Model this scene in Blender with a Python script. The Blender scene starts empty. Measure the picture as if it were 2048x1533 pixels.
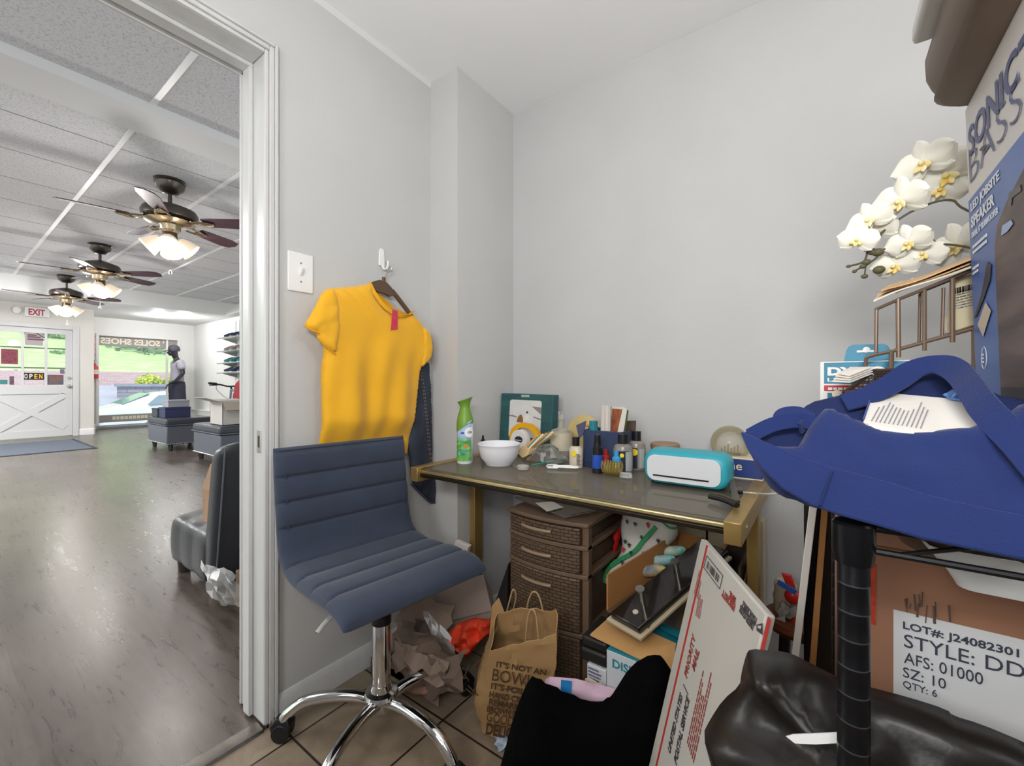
import bpy, math, random
from mathutils import Vector, Matrix, noise as mnoise
from mathutils.geometry import delaunay_2d_cdt
PI = math.pi
rnd = random.Random(7)
SC = bpy.context.scene
COL = SC.collection
V = Vector

# ---- the photograph's view: level camera, eye 1.05 m above the tiled floor
F, CX, CY, EYE = 857.0, 1024.0, 766.5, 1.05
TH = math.atan2(626, 857)
RX, RY, WX, WY = math.cos(TH), math.sin(TH), -math.sin(TH), math.cos(TH)

def ray(px, py):
    r = (px - CX) / F
    return V((RX * r + WX, RY * r + WY, (CY - py) / F))

def at(px, py, x=None, y=None, z=None, t=None, pl=None):
    """point of the place that a pixel of the photograph shows, given a plane it lies in"""
    d = ray(px, py)
    if pl is not None:
        O, N = pl
        t = (O - V((0, 0, EYE))).dot(N) / d.dot(N)
    elif x is not None: t = x / d.x
    elif y is not None: t = y / d.y
    elif z is not None: t = (z - EYE) / d.z
    return V((0, 0, EYE)) + d * t

def lerp(a, b, t): return a + (b - a) * t
def smooth(t):
    t = max(0.0, min(1.0, t)); return t * t * (3 - 2 * t)
def nz(p, s=1.0, o=0.0): return mnoise.noise(V((p[0] * s + o, p[1] * s - o, p[2] * s + o * .7)))

# ---- materials
def lin(h):
    if isinstance(h, str):
        c = [int(h[i:i + 2], 16) / 255 for i in (0, 2, 4)]
        return tuple(v / 12.92 if v <= .04045 else ((v + .055) / 1.055) ** 2.4 for v in c) + (1,)
    return tuple(h) + (1,) if len(h) == 3 else tuple(h)

MATS = {}
def M(name, col, rough=.55, metal=0, var=0, vs=8, bump=0, bs=60, stretch=(1, 1, 1), trans=0, ior=1.45, alpha=1, emit=None, es=0, spec=.5, coat=0, sheen=0, col2=None, detail=4):
    if name in MATS: return MATS[name]
    m = bpy.data.materials.new(name); m.use_nodes = True
    nt = m.node_tree; b = nt.nodes['Principled BSDF']; L = nt.links.new
    c = lin(col)
    b.inputs['Base Color'].default_value = c
    b.inputs['Roughness'].default_value = rough
    b.inputs['Metallic'].default_value = metal
    b.inputs['Specular IOR Level'].default_value = spec
    b.inputs['IOR'].default_value = ior
    b.inputs['Transmission Weight'].default_value = trans
    b.inputs['Alpha'].default_value = alpha
    b.inputs['Coat Weight'].default_value = coat
    b.inputs['Sheen Weight'].default_value = sheen
    if emit:
        b.inputs['Emission Color'].default_value = lin(emit); b.inputs['Emission Strength'].default_value = es
    if var or bump:
        tc = nt.nodes.new('ShaderNodeTexCoord'); mp = nt.nodes.new('ShaderNodeMapping')
        mp.inputs['Scale'].default_value = stretch
        L(tc.outputs['Object'], mp.inputs['Vector'])
    if var:
        n = nt.nodes.new('ShaderNodeTexNoise'); n.inputs['Scale'].default_value = vs; n.inputs['Detail'].default_value = detail
        L(mp.outputs['Vector'], n.inputs['Vector'])
        r = nt.nodes.new('ShaderNodeValToRGB')
        c2 = lin(col2) if col2 else tuple(v * (1 - var) for v in c[:3]) + (1,)
        c1 = c if col2 else tuple(min(1, v * (1 + var * .6)) for v in c[:3]) + (1,)
        r.color_ramp.elements[0].position = .32; r.color_ramp.elements[1].position = .68
        r.color_ramp.elements[0].color = c2; r.color_ramp.elements[1].color = c1
        L(n.outputs['Fac'], r.inputs['Fac']); L(r.outputs['Color'], b.inputs['Base Color'])
    if bump:
        n2 = nt.nodes.new('ShaderNodeTexNoise'); n2.inputs['Scale'].default_value = bs; n2.inputs['Detail'].default_value = 3
        L(mp.outputs['Vector'], n2.inputs['Vector'])
        bp = nt.nodes.new('ShaderNodeBump'); bp.inputs['Strength'].default_value = bump; bp.inputs['Distance'].default_value = .01
        L(n2.outputs['Fac'], bp.inputs['Height']); L(bp.outputs['Normal'], b.inputs['Normal'])
    MATS[name] = m
    return m

def glassy(name, col, alpha=.25, rough=.08):
    """thin clear sheet: mostly see-through, with a gloss"""
    if name in MATS: return MATS[name]
    m = bpy.data.materials.new(name); m.use_nodes = True
    nt = m.node_tree; L = nt.links.new
    b = nt.nodes['Principled BSDF']; out = nt.nodes['Material Output']
    b.inputs['Base Color'].default_value = lin(col); b.inputs['Roughness'].default_value = rough
    tr = nt.nodes.new('ShaderNodeBsdfTransparent'); mx = nt.nodes.new('ShaderNodeMixShader')
    lw = nt.nodes.new('ShaderNodeFresnel'); lw.inputs['IOR'].default_value = 1.5
    mm = nt.nodes.new('ShaderNodeMath'); mm.operation = 'ADD'; mm.use_clamp = True; mm.inputs[1].default_value = alpha
    L(lw.outputs['Fac'], mm.inputs[0]); L(mm.outputs[0], mx.inputs['Fac'])
    L(tr.outputs[0], mx.inputs[1]); L(b.outputs[0], mx.inputs[2]); L(mx.outputs[0], out.inputs['Surface'])
    MATS[name] = m
    return m

# ---- mesh collecting
class MB:
    def __init__(s): s.v = []; s.f = []
    def add(s, vs, fs):
        n = len(s.v); s.v += [V(p) for p in vs]; s.f += [tuple(i + n for i in f) for f in fs]; return s
    def merge(s, o): return s.add(o.v, o.f)
    def box(s, c, d, R=None):
        c = V(c); x, y, z = (k / 2 for k in d)
        P = [V((a * x, b * y, e * z)) for e in (-1, 1) for b in (-1, 1) for a in (-1, 1)]
        if R is not None: P = [R @ p for p in P]
        return s.add([c + p for p in P], [(0, 2, 3, 1), (4, 5, 7, 6), (0, 1, 5, 4), (2, 6, 7, 3), (0, 4, 6, 2), (1, 3, 7, 5)])
    def bx(s, x0, x1, y0, y1, z0, z1): return s.box(((x0 + x1) / 2, (y0 + y1) / 2, (z0 + z1) / 2), (abs(x1 - x0), abs(y1 - y0), abs(z1 - z0)))
    def hexa(s, P): return s.add(P, [(0, 3, 2, 1), (4, 5, 6, 7), (0, 1, 5, 4), (1, 2, 6, 5), (2, 3, 7, 6), (3, 0, 4, 7)])  # 4 low + 4 high corners
    def frame(s, O, U, W, N, w, h, d):
        """slab: corner O, sides U*w, W*h, thickness N*d"""
        O, U, W, N = V(O), V(U), V(W), V(N)
        a = [O, O + U * w, O + U * w + W * h, O + W * h]
        return s.hexa(a + [p + N * d for p in a])
    def loft(s, rings, cap0=True, cap1=True, closed=True):
        n = len(rings[0]); base = len(s.v)
        for r in rings: s.v += [V(p) for p in r]
        for i in range(len(rings) - 1):
            for j in range(n if closed else n - 1):
                k = (j + 1) % n
                s.f.append((base + i * n + j, base + i * n + k, base + (i + 1) * n + k, base + (i + 1) * n + j))
        if cap0: s.f.append(tuple(base + j for j in reversed(range(n))))
        if cap1: s.f.append(tuple(base + (len(rings) - 1) * n + j for j in range(n)))
        return s
    def lathe(s, prof, c=(0, 0, 0), n=24, axis=None, sx=1, sy=1):
        c = V(c); R = V((0, 0, 1)).rotation_difference(V(axis)).to_matrix() if axis is not None else Matrix.Identity(3)
        return s.loft([[c + R @ V((r * sx * math.cos(2 * PI * k / n), r * sy * math.sin(2 * PI * k / n), z)) for k in range(n)] for r, z in prof])
    def cyl(s, a, b, r, n=16, r2=None):
        a, b = V(a), V(b); L = (b - a).length
        return s.lathe([(r, 0), (r if r2 is None else r2, L)], a, n, b - a)
    def tube(s, pts, r, n=8, flat=1.0, up=None):
        pts = [V(p) for p in pts]; rings = []; prev = None
        for i, p in enumerate(pts):
            d = (pts[min(i + 1, len(pts) - 1)] - pts[max(i - 1, 0)]).normalized()
            if prev is None:
                u = V(up) if up is not None else (V((0, 0, 1)) if abs(d.z) < .9 else V((1, 0, 0)))
            else: u = prev
            u = (u - d * u.dot(d)).normalized(); w = d.cross(u); prev = u
            rr = r(i / (len(pts) - 1)) if callable(r) else r
            rings.append([p + w * (math.cos(2 * PI * k / n) * rr) + u * (math.sin(2 * PI * k / n) * rr * flat) for k in range(n)])
        return s.loft(rings)
    def ribbon(s, pts, width, thick, wdir):
        """strap: wdir gives the across direction at each point (one vector or a list)"""
        pts = [V(p) for p in pts]; rings = []
        for i, p in enumerate(pts):
            w = V(wdir[i] if isinstance(wdir, list) else wdir).normalized()
            d = (pts[min(i + 1, len(pts) - 1)] - pts[max(i - 1, 0)]).normalized()
            w = (w - d * w.dot(d)).normalized(); nn = d.cross(w)
            ww = width[i] if isinstance(width, list) else width
            rings.append([p - w * ww / 2 - nn * thick / 2, p + w * ww / 2 - nn * thick / 2, p + w * ww / 2 + nn * thick / 2, p - w * ww / 2 + nn * thick / 2])
        return s.loft(rings)
    def prism(s, poly, O, U, W, N, d):
        O, U, W, N = V(O), V(U), V(W), V(N); n = len(poly)
        a = [O + U * x + W * y for x, y in poly]
        return s.add(a + [p + N * d for p in a], [tuple(reversed(range(n))), tuple(range(n, 2 * n))] + [(i, (i + 1) % n, n + (i + 1) % n, n + i) for i in range(n)])
    def ball(s, c, r, n=12, m=8, sc=(1, 1, 1), R=None):
        c = V(c); prof = [(max(1e-4, math.sin(PI * k / m)) * r, -math.cos(PI * k / m) * r) for k in range(m + 1)]
        t = MB().lathe(prof, (0, 0, 0), n)
        for p in t.v:
            q = V((p.x * sc[0], p.y * sc[1], p.z * sc[2]))
            p.xyz = c + (R @ q if R is not None else q)
        return s.merge(t)
    def grid(s, fn, nu, nv, thick=0, closed=False):
        """surface fn(u,v); thick>0 makes a closed sheet of that thickness"""
        P = [[V(fn(i / nu, j / nv)) for j in range(nv + 1)] for i in range(nu + 1)]
        if not thick:
            base = len(s.v)
            for r in P: s.v += r
            for i in range(nu):
                for j in range(nv):
                    a = base + i * (nv + 1) + j; s.f.append((a, a + nv + 1, a + nv + 2, a + 1))
            return s
        Q = []
        for i in range(nu + 1):
            row = []
            for j in range(nv + 1):
                du = P[min(i + 1, nu)][j] - P[max(i - 1, 0)][j]; dv = P[i][min(j + 1, nv)] - P[i][max(j - 1, 0)]
                k = du.cross(dv)
                row.append(P[i][j] - (k.normalized() if k.length > 1e-12 else V((0, 0, 1))) * thick)
            Q.append(row)
        base = len(s.v); w = nv + 1; off = (nu + 1) * w
        for r in P: s.v += r
        for r in Q: s.v += r
        for i in range(nu):
            for j in range(nv):
                a = base + i * w + j
                s.f.append((a, a + w, a + w + 1, a + 1)); s.f.append((off + a, off + a + 1, off + a + w + 1, off + a + w))
        for i in range(nu):
            a = base + i * w; s.f.append((a, off + a, off + a + w, a + w))
            a = base + i * w + nv; s.f.append((a, a + w, off + a + w, off + a))
        for j in range(nv):
            a = base + j; s.f.append((a, a + 1, off + a + 1, off + a))
            a = base + nu * w + j; s.f.append((a, off + a, off + a + 1, a + 1))
        return s

def smooth_poly(P, it=2):
    for _ in range(it):
        Q = []
        for i in range(len(P)):
            a, b = P[i], P[(i + 1) % len(P)]
            Q += [a * .75 + b * .25, a * .25 + b * .75]
        P = Q
    return P

def spline(pts, n=6):
    pts = [V(p) for p in pts]; out = []
    for i in range(len(pts) - 1):
        p0, p1, p2, p3 = pts[max(i - 1, 0)], pts[i], pts[i + 1], pts[min(i + 2, len(pts) - 1)]
        for k in range(n):
            t = k / n
            out.append(.5 * ((2 * p1) + (p2 - p0) * t + (2 * p0 - 5 * p1 + 4 * p2 - p3) * t * t + (3 * p1 - p0 - 3 * p2 + p3) * t ** 3))
    out.append(pts[-1]); return out

def puff(outline, O, N, front=.03, back=.03, res=.02, edge=.05, disp=None, rounds=1):
    """stuffed shape: an outline (3D points, moved into the plane O,N), filled and swollen to both sides.
    disp(point, s) adds to the front swell; s runs 0 at the rim to 1 inside."""
    O = V(O); N = V(N).normalized()
    U = V((0, 0, 1)).cross(N)
    U = U.normalized() if U.length > 1e-3 else V((1, 0, 0))
    W = N.cross(U)
    P2 = [V(((p - O).dot(U), (p - O).dot(W))) for p in outline]
    if rounds: P2 = smooth_poly(P2, rounds)
    B = []
    for i in range(len(P2)):
        a, b = P2[i], P2[(i + 1) % len(P2)]
        k = max(1, int((b - a).length / res))
        for j in range(k): B.append(a + (b - a) * (j / k))
    def inside(q):
        c = False
        for i in range(len(B)):
            a, b = B[i], B[i - 1]
            if (a.y > q.y) != (b.y > q.y) and q.x < (b.x - a.x) * (q.y - a.y) / (b.y - a.y) + a.x: c = not c
        return c
    def dist(q):
        m = 1e9
        for i in range(len(B)):
            a, b = B[i], B[i - 1]; ab = b - a
            t = max(0, min(1, (q - a).dot(ab) / max(ab.length_squared, 1e-12)))
            m = min(m, (a + ab * t - q).length)
        return m
    pts = list(B)
    x0, x1 = min(p.x for p in B), max(p.x for p in B); y0, y1 = min(p.y for p in B), max(p.y for p in B)
    j = 0; y = y0
    while y < y1:
        x = x0 + (res / 2 if j % 2 else 0)
        while x < x1:
            q = V((x, y))
            if inside(q) and dist(q) > res * .45: pts.append(q)
            x += res
        y += res * .87; j += 1
    r = delaunay_2d_cdt(pts, [], [list(range(len(B)))], 1, 1e-6)
    vs, fs = r[0], r[2]
    D = [dist(V((p.x, p.y))) for p in vs]
    mb = MB(); n = len(vs); idx = []
    for p, d in zip(vs, D):
        s_ = min(1, d / edge); h = math.sqrt(max(0, 1 - (1 - s_) ** 2))
        w = O + U * p.x + W * p.y
        e = disp(w, h) if disp else 0
        mb.v.append(w + N * (front * h + e * h))
    for i, (p, d) in enumerate(zip(vs, D)):
        if d < 1e-5: idx.append(i); continue
        s_ = min(1, d / edge); h = math.sqrt(max(0, 1 - (1 - s_) ** 2))
        idx.append(len(mb.v)); mb.v.append(O + U * p.x + W * p.y - N * (back * h))
    for f in fs:
        mb.f.append(tuple(f)); mb.f.append(tuple(idx[k] for k in reversed(f)))
    return mb

def wrinkle(amp, sc, seed=0.0, dirv=None):
    def f(p, h):
        a = nz(p, sc, seed) + .5 * nz(p, sc * 2.3, seed + 9)
        if dirv is not None:
            q = V((p.dot(V(dirv[0])) * dirv[2], p.dot(V(dirv[1])) * dirv[3], 0))
            a = a * .4 + 1.0 - 2 * abs(mnoise.noise(q + V((seed, 3, 1))))
        return amp * a
    return f

# ---- objects
def chain_inv(p):
    m = Matrix.Identity(4)
    while p is not None: m = p.matrix_basis @ m; p = p.parent
    return m.inverted()

def mesh(name, mb, sharp=35, smooth_=True):
    me = bpy.data.meshes.new(name)
    me.from_pydata([tuple(p) for p in mb.v], [], mb.f)
    me.validate(); 
    if smooth_:
        me.polygons.foreach_set('use_smooth', [True] * len(me.polygons))
        me.set_sharp_from_angle(angle=math.radians(sharp))
    me.update()
    return me

def fixn(me):
    import bmesh
    b = bmesh.new(); b.from_mesh(me); bmesh.ops.recalc_face_normals(b, faces=b.faces); b.to_mesh(me); b.free()

def _obj(name, mb, mat, parent=None, bevel=0, sharp=35, sub=0, smooth_=True, seg=2, fix=True, mats=None, pick=None):
    me = mesh(name, mb, sharp, smooth_)
    if fix: fixn(me)
    for m in (mats or [mat]): me.materials.append(m)
    if pick:
        for p in me.polygons: p.material_index = pick(p.center, p.normal)
    o = bpy.data.objects.new(name, me); COL.objects.link(o)
    if bevel:
        b = o.modifiers.new('edge', 'BEVEL'); b.width = bevel; b.segments = seg; b.limit_method = 'ANGLE'; b.angle_limit = math.radians(40)
        b.harden_normals = False
    if sub:
        s = o.modifiers.new('soft', 'SUBSURF'); s.levels = s.render_levels = sub
    if parent is not None: o.parent = parent
    return o

def thing(name, label, cat, loc=(0, 0, 0), rotz=0, group=None, rot=None):
    o = bpy.data.objects.new(name, None); COL.objects.link(o)
    o.empty_display_size = .05
    o.location = loc; o.rotation_euler = rot if rot else (0, 0, rotz)
    o['label'] = label; o['category'] = cat
    if group: o['group'] = group
    return o

def part(name, mb, mat, parent, local=False, label=None, **k):
    """a child mesh; points are places in the room unless local"""
    if not local:
        iv = chain_inv(parent); mb.v = [iv @ p for p in mb.v]
    o = _obj(name, mb, mat, parent, **k)
    if label: o['label'] = label
    return o

def solo(name, label, cat, mb, mat, group=None, **k):
    """a thing of one mesh; its origin goes to its base"""
    xs = [p.x for p in mb.v]; ys = [p.y for p in mb.v]; zs = [p.z for p in mb.v]
    c = V(((min(xs) + max(xs)) / 2, (min(ys) + max(ys)) / 2, min(zs)))
    mb.v = [p - c for p in mb.v]
    o = _obj(name, mb, mat, None, **k); o.location = c
    o['label'] = label; o['category'] = cat
    if group: o['group'] = group
    return o

def struct(name, mb, mat, parent=None, **k):
    o = _obj(name, mb, mat, parent, **k)
    if parent is None: o['kind'] = 'structure'
    return o

def dup(root, loc, rotz, label=None, sc=None, name=None):
    r = root.copy(); COL.objects.link(r); r.location = loc; r.rotation_euler = (0, 0, rotz)
    if label: r['label'] = label
    if sc: r.scale = (sc, sc, sc)
    for ch in list(root.children):
        c = ch.copy(); COL.objects.link(c); c.parent = r
        for g in list(ch.children):
            d = g.copy(); COL.objects.link(d); d.parent = c
    return r

_txt = {}
def text_mb(s, O, xd, ud, w, h, bold=0, thick=.0006):
    """lettering laid on a surface: lower-left O, reading along xd, upright ud, w wide and h high"""
    key = (s, bold)
    if key not in _txt:
        cu = bpy.data.curves.new('lettering', 'FONT'); cu.body = s; cu.size = 1; cu.offset = bold; cu.resolution_u = 3; cu.fill_mode = 'BOTH'; cu.extrude = .01
        ob = bpy.data.objects.new('lettering', cu); COL.objects.link(ob)
        me = bpy.data.meshes.new_from_object(ob.evaluated_get(bpy.context.evaluated_depsgraph_get()))
        _txt[key] = ([v.co.copy() for v in me.vertices], [tuple(p.vertices) for p in me.polygons])
        bpy.data.objects.remove(ob); bpy.data.curves.remove(cu); bpy.data.meshes.remove(me)
    vs, fs = _txt[key]
    O, xd, ud = V(O), V(xd), V(ud); n = xd.cross(ud).normalized()
    x0, x1 = min(p.x for p in vs), max(p.x for p in vs); y0, y1 = min(p.y for p in vs), max(p.y for p in vs)
    mb = MB()
    mb.add([O + xd * ((p.x - x0) / (x1 - x0) * w) + ud * ((p.y - y0) / (y1 - y0) * h) + n * ((p.z + .01) / .02 * thick) for p in vs], fs)
    return mb

def text(parent, s, O, xd, ud, w, h, mat, bold=0, name='lettering', thick=.0006):
    return part(name, text_mb(s, O, xd, ud, w, h, bold, thick), mat, parent, smooth_=False, fix=False)

def scribble(O, xd, ud, w, h, rows, seed=1, thick=.0005, fill=.85, gap=.45):
    """rows of print too small to read: short dashes"""
    r = random.Random(seed); O, xd, ud = V(O), V(xd), V(ud); n = xd.cross(ud).normalized(); mb = MB()
    rh = h / rows
    for i in range(rows):
        x = 0; end = w * r.uniform(fill - .25, fill + .15)
        while x < end:
            l = w * r.uniform(.03, .11)
            mb.frame(O + xd * x + ud * (h - rh * (i + 1) + rh * gap / 2), xd, ud, n, min(l, w - x) * .8, rh * (1 - gap), thick)
            x += l
    return mb
# ================= the small back room and the shop beyond it
XA = -1.372                       # face of the wall with the doorway
CZ = 2.347                        # ceiling of the small room
CHX, CHY, WBY = -1.215, 1.285, 1.675   # boxed-in corner, back wall
XS = XA - .15                     # shop side of that wall
OY = .605                         # right edge of the doorway
HZ = 2.05                         # head of the doorway

m_wall = M('wall_paint', 'c1c1c1', .62, var=.03, vs=3, bump=.05, bs=90)
m_wallA = M('wall_paint_warm', 'c4c4c3', .6, var=.035, vs=2.5, bump=.06, bs=70)
m_ceil = M('ceiling_paint', 'efeff0', .8, var=.02, vs=2)
m_trim = M('gloss_trim_paint', 'cbcbca', .32, var=.05, vs=9, bump=.08, bs=30, stretch=(3, 3, .4))
m_scuff = M('chipped_wood', '4a3527', .8)
m_shopwall = M('shop_wall_paint', 'd9d6cf', .6, var=.03, vs=2)
m_shopwhite = M('shop_white_paint', 'e4e3e0', .5)
m_steel = M('brushed_steel', 'b9b6ae', .28, 1)
m_chrome = M('chrome', 'd8d8d8', .09, 1)
m_black = M('black_plastic', '17171a', .38)
m_white = M('white_plastic', 'e8e8e6', .3)

def tile_floor():
    m = bpy.data.materials.new('stone_tile'); m.use_nodes = True
    nt = m.node_tree; L = nt.links.new; b = nt.nodes['Principled BSDF']
    tc = nt.nodes.new('ShaderNodeTexCoord'); mp = nt.nodes.new('ShaderNodeMapping')
    mp.inputs['Location'].default_value = (.96, -.95 + .31, 0)
    L(tc.outputs['Object'], mp.inputs['Vector'])
    br = nt.nodes.new('ShaderNodeTexBrick'); br.offset = 0; br.squash = 1
    br.inputs['Scale'].default_value = 1; br.inputs['Brick Width'].default_value = .31; br.inputs['Row Height'].default_value = .31
    br.inputs['Mortar Size'].default_value = .0035; br.inputs['Mortar Smooth'].default_value = .1
    br.inputs['Color1'].default_value = lin('958673'); br.inputs['Color2'].default_value = lin('897a67'); br.inputs['Mortar'].default_value = lin('2e251d')
    L(mp.outputs['Vector'], br.inputs['Vector'])
    n = nt.nodes.new('ShaderNodeTexNoise'); n.inputs['Scale'].default_value = 7; n.inputs['Detail'].default_value = 9; n.inputs['Roughness'].default_value = .65; n.inputs['Distortion'].default_value = 1.2
    L(tc.outputs['Object'], n.inputs['Vector'])
    r = nt.nodes.new('ShaderNodeValToRGB'); r.color_ramp.elements[0].color = (.55, .52, .5, 1); r.color_ramp.elements[1].color = (1.15, 1.12, 1.08, 1)
    r.color_ramp.elements[0].position = .3; r.color_ramp.elements[1].position = .7
    L(n.outputs['Fac'], r.inputs['Fac'])
    mx = nt.nodes.new('ShaderNodeMix'); mx.data_type = 'RGBA'; mx.blend_type = 'MULTIPLY'; mx.inputs['Factor'].default_value = .8
    L(br.outputs['Color'], mx.inputs['A']); L(r.outputs['Color'], mx.inputs['B']); L(mx.outputs['Result'], b.inputs['Base Color'])
    b.inputs['Roughness'].default_value = .36
    bp = nt.nodes.new('ShaderNodeBump'); bp.inputs['Strength'].default_value = .5; bp.inputs['Distance'].default_value = .004
    ad = nt.nodes.new('ShaderNodeMath'); ad.operation = 'MULTIPLY_ADD'; ad.inputs[1].default_value = -1.5
    L(br.outputs['Fac'], ad.inputs[0]); L(n.outputs['Fac'], ad.inputs[2]); L(ad.outputs[0], bp.inputs['Height']); L(bp.outputs['Normal'], b.inputs['Normal'])
    return m

def plank_floor():
    m = bpy.data.materials.new('worn_plank'); m.use_nodes = True
    nt = m.node_tree; L = nt.links.new; b = nt.nodes['Principled BSDF']
    tc = nt.nodes.new('ShaderNodeTexCoord')
    br = nt.nodes.new('ShaderNodeTexBrick'); br.offset = .37; br.squash = 1
    br.inputs['Scale'].default_value = 1; br.inputs['Brick Width'].default_value = 1.35; br.inputs['Row Height'].default_value = .19
    br.inputs['Mortar Size'].default_value = .0012; br.inputs['Bias'].default_value = 0
    br.inputs['Color1'].default_value = lin('5f564f'); br.inputs['Color2'].default_value = lin('554d47'); br.inputs['Mortar'].default_value = lin('544b45')
    L(tc.outputs['Object'], br.inputs['Vector'])
    mp = nt.nodes.new('ShaderNodeMapping'); mp.inputs['Scale'].default_value = (3.5, 26, 1); L(tc.outputs['Object'], mp.inputs['Vector'])
    n = nt.nodes.new('ShaderNodeTexNoise'); n.inputs['Scale'].default_value = 1; n.inputs['Detail'].default_value = 8; n.inputs['Roughness'].default_value = .72; n.inputs['Distortion'].default_value = .9
    L(mp.outputs['Vector'], n.inputs['Vector'])
    r = nt.nodes.new('ShaderNodeValToRGB'); r.color_ramp.elements[0].color = (.55, .53, .52, 1); r.color_ramp.elements[1].color = (1.22, 1.2, 1.18, 1)
    r.color_ramp.elements[0].position = .32; r.color_ramp.elements[1].position = .66
    L(n.outputs['Fac'], r.inputs['Fac'])
    n3 = nt.nodes.new('ShaderNodeTexNoise'); n3.inputs['Scale'].default_value = 1.1; n3.inputs['Detail'].default_value = 3; L(tc.outputs['Object'], n3.inputs['Vector'])
    r3 = nt.nodes.new('ShaderNodeValToRGB'); r3.color_ramp.elements[0].color = (.75, .7, .68, 1); r3.color_ramp.elements[1].color = (1.1, 1.1, 1.1, 1); r3.color_ramp.elements[0].position = .35; r3.color_ramp.elements[1].position = .65
    L(n3.outputs['Fac'], r3.inputs['Fac'])
    mx = nt.nodes.new('ShaderNodeMix'); mx.data_type = 'RGBA'; mx.blend_type = 'MULTIPLY'; mx.inputs['Factor'].default_value = .85
    L(br.outputs['Color'], mx.inputs['A']); L(r.outputs['Color'], mx.inputs['B'])
    m2 = nt.nodes.new('ShaderNodeMix'); m2.data_type = 'RGBA'; m2.blend_type = 'MULTIPLY'; m2.inputs['Factor'].default_value = .8
    L(mx.outputs['Result'], m2.inputs['A']); L(r3.outputs['Color'], m2.inputs['B']); L(m2.outputs['Result'], b.inputs['Base Color'])
    rr = nt.nodes.new('ShaderNodeMapRange'); rr.inputs['To Min'].default_value = .2; rr.inputs['To Max'].default_value = .38; b.inputs['Specular IOR Level'].default_value = .65
    L(n.outputs['Fac'], rr.inputs['Value']); L(rr.outputs['Result'], b.inputs['Roughness'])
    bp = nt.nodes.new('ShaderNodeBump'); bp.inputs['Strength'].default_value = .12; bp.inputs['Distance'].default_value = .002
    L(n.outputs['Fac'], bp.inputs['Height']); L(bp.outputs['Normal'], b.inputs['Normal'])
    return m

def ceiling_tile():
    m = bpy.data.materials.new('acoustic_tile'); m.use_nodes = True
    nt = m.node_tree; L = nt.links.new; b = nt.nodes['Principled BSDF']
    tc = nt.nodes.new('ShaderNodeTexCoord'); n = nt.nodes.new('ShaderNodeTexNoise'); n.inputs['Scale'].default_value = 75; n.inputs['Detail'].default_value = 5; n.inputs['Roughness'].default_value = .75
    L(tc.outputs['Object'], n.inputs['Vector'])
    r = nt.nodes.new('ShaderNodeValToRGB'); r.color_ramp.elements[0].color = lin('b4b4b5'); r.color_ramp.elements[1].color = lin('dcdcde')
    r.color_ramp.elements[0].position = .34; r.color_ramp.elements[1].position = .5
    L(n.outputs['Fac'], r.inputs['Fac']); L(r.outputs['Color'], b.inputs['Base Color']); b.inputs['Roughness'].default_value = .9
    return m

struct('floor', MB().bx(XA - .03, 2.2, -1.6, WBY, -.04, 0), tile_floor(), smooth_=False)
struct('wall_left', MB().bx(XS, XA, OY + .002, WBY + .15, 0, CZ).bx(XS, XA, -.3, OY + .002, HZ + .002, CZ).bx(XS, XA, -1.6, -.3, 0, CZ), m_wallA, smooth_=False)
struct('wall_corner', MB().bx(XA, CHX, CHY, WBY, 0, CZ), m_wallA, smooth_=False)
struct('wall_back', MB().bx(XA, 2.35, WBY, WBY + .15, 0, CZ), m_wall, smooth_=False)
struct('wall_right', MB().bx(2.2, 2.35, -1.6, WBY, 0, CZ), m_wall, smooth_=False)
struct('wall_rear', MB().bx(XS, 2.35, -1.75, -1.6, 0, CZ), m_wall, smooth_=False)
struct('ceiling', MB().bx(XS, 2.35, -1.6, WBY + .15, CZ, CZ + .1), m_ceil, smooth_=False)
# a lighter strip along the top of the left wall
struct('trim_1', MB().bx(XA, XA + .0012, -.2, CHY, CZ - .026, CZ), M('top_strip_pale', 'd8d7d6', .6), smooth_=False)

# baseboards
def base_profile(p0, p1, nrm, h=.085, d=.014):
    p0, p1, nrm = V(p0), V(p1), V(nrm); U = (p1 - p0).normalized(); L = (p1 - p0).length
    return MB().prism([(0, 0), (d, 0), (d, h - .02), (d * .7, h - .008), (d * .35, h), (0, h)], p0, nrm, (0, 0, 1), U, L)
struct('baseboard_left', base_profile((XA, OY + .036, 0), (XA, CHY, 0), (1, 0, 0)).merge(base_profile((XA, CHY, 0), (CHX, CHY, 0), (0, -1, 0))).merge(base_profile((CHX, CHY, 0), (CHX, WBY, 0), (1, 0, 0))), m_trim, bevel=.002)
struct('baseboard_back', base_profile((CHX, WBY, 0), (2.2, WBY, 0), (0, -1, 0)), m_trim, bevel=.002)

# door frame: casing, jamb and stop
def casing_strip(mb, side):
    # stepped moulding, 36 mm wide, on the room side
    steps = [(0, .012, .006), (.012, .026, .012), (.026, .036, .017)]
    for a, b_, d in steps:
        if side == 'right': mb.bx(XA, XA + d, OY + a, OY + b_, .012, HZ + b_)
        else: mb.bx(XA, XA + d, -.3, OY + a, HZ + a, HZ + b_)
fr = MB(); casing_strip(fr, 'right'); casing_strip(fr, 'head')
fr.bx(XS - .012, XA, OY - .0, OY + .02, .01, HZ)                  # jamb
fr.bx(XS - .012, XA, -.3, OY, HZ, HZ + .02)
fr.bx(XS + .035, XS + .078, OY - .013, OY, .012, HZ - .013)       # stop
fr.bx(XS + .035, XS + .078, -.3, OY, HZ - .013, HZ)
fr.bx(XS - .014, XS - .002, OY - .004, OY + .05, .01, HZ + .05)   # casing on the shop side
fr.bx(XS - .014, XS - .002, -.3, OY + .05, HZ - .004, HZ + .05)
df = struct('door_1', fr, m_trim, bevel=.0025)
sp = MB().bx(XA - .045, XA - .018, OY - .0016, OY, .835, .905)
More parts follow.
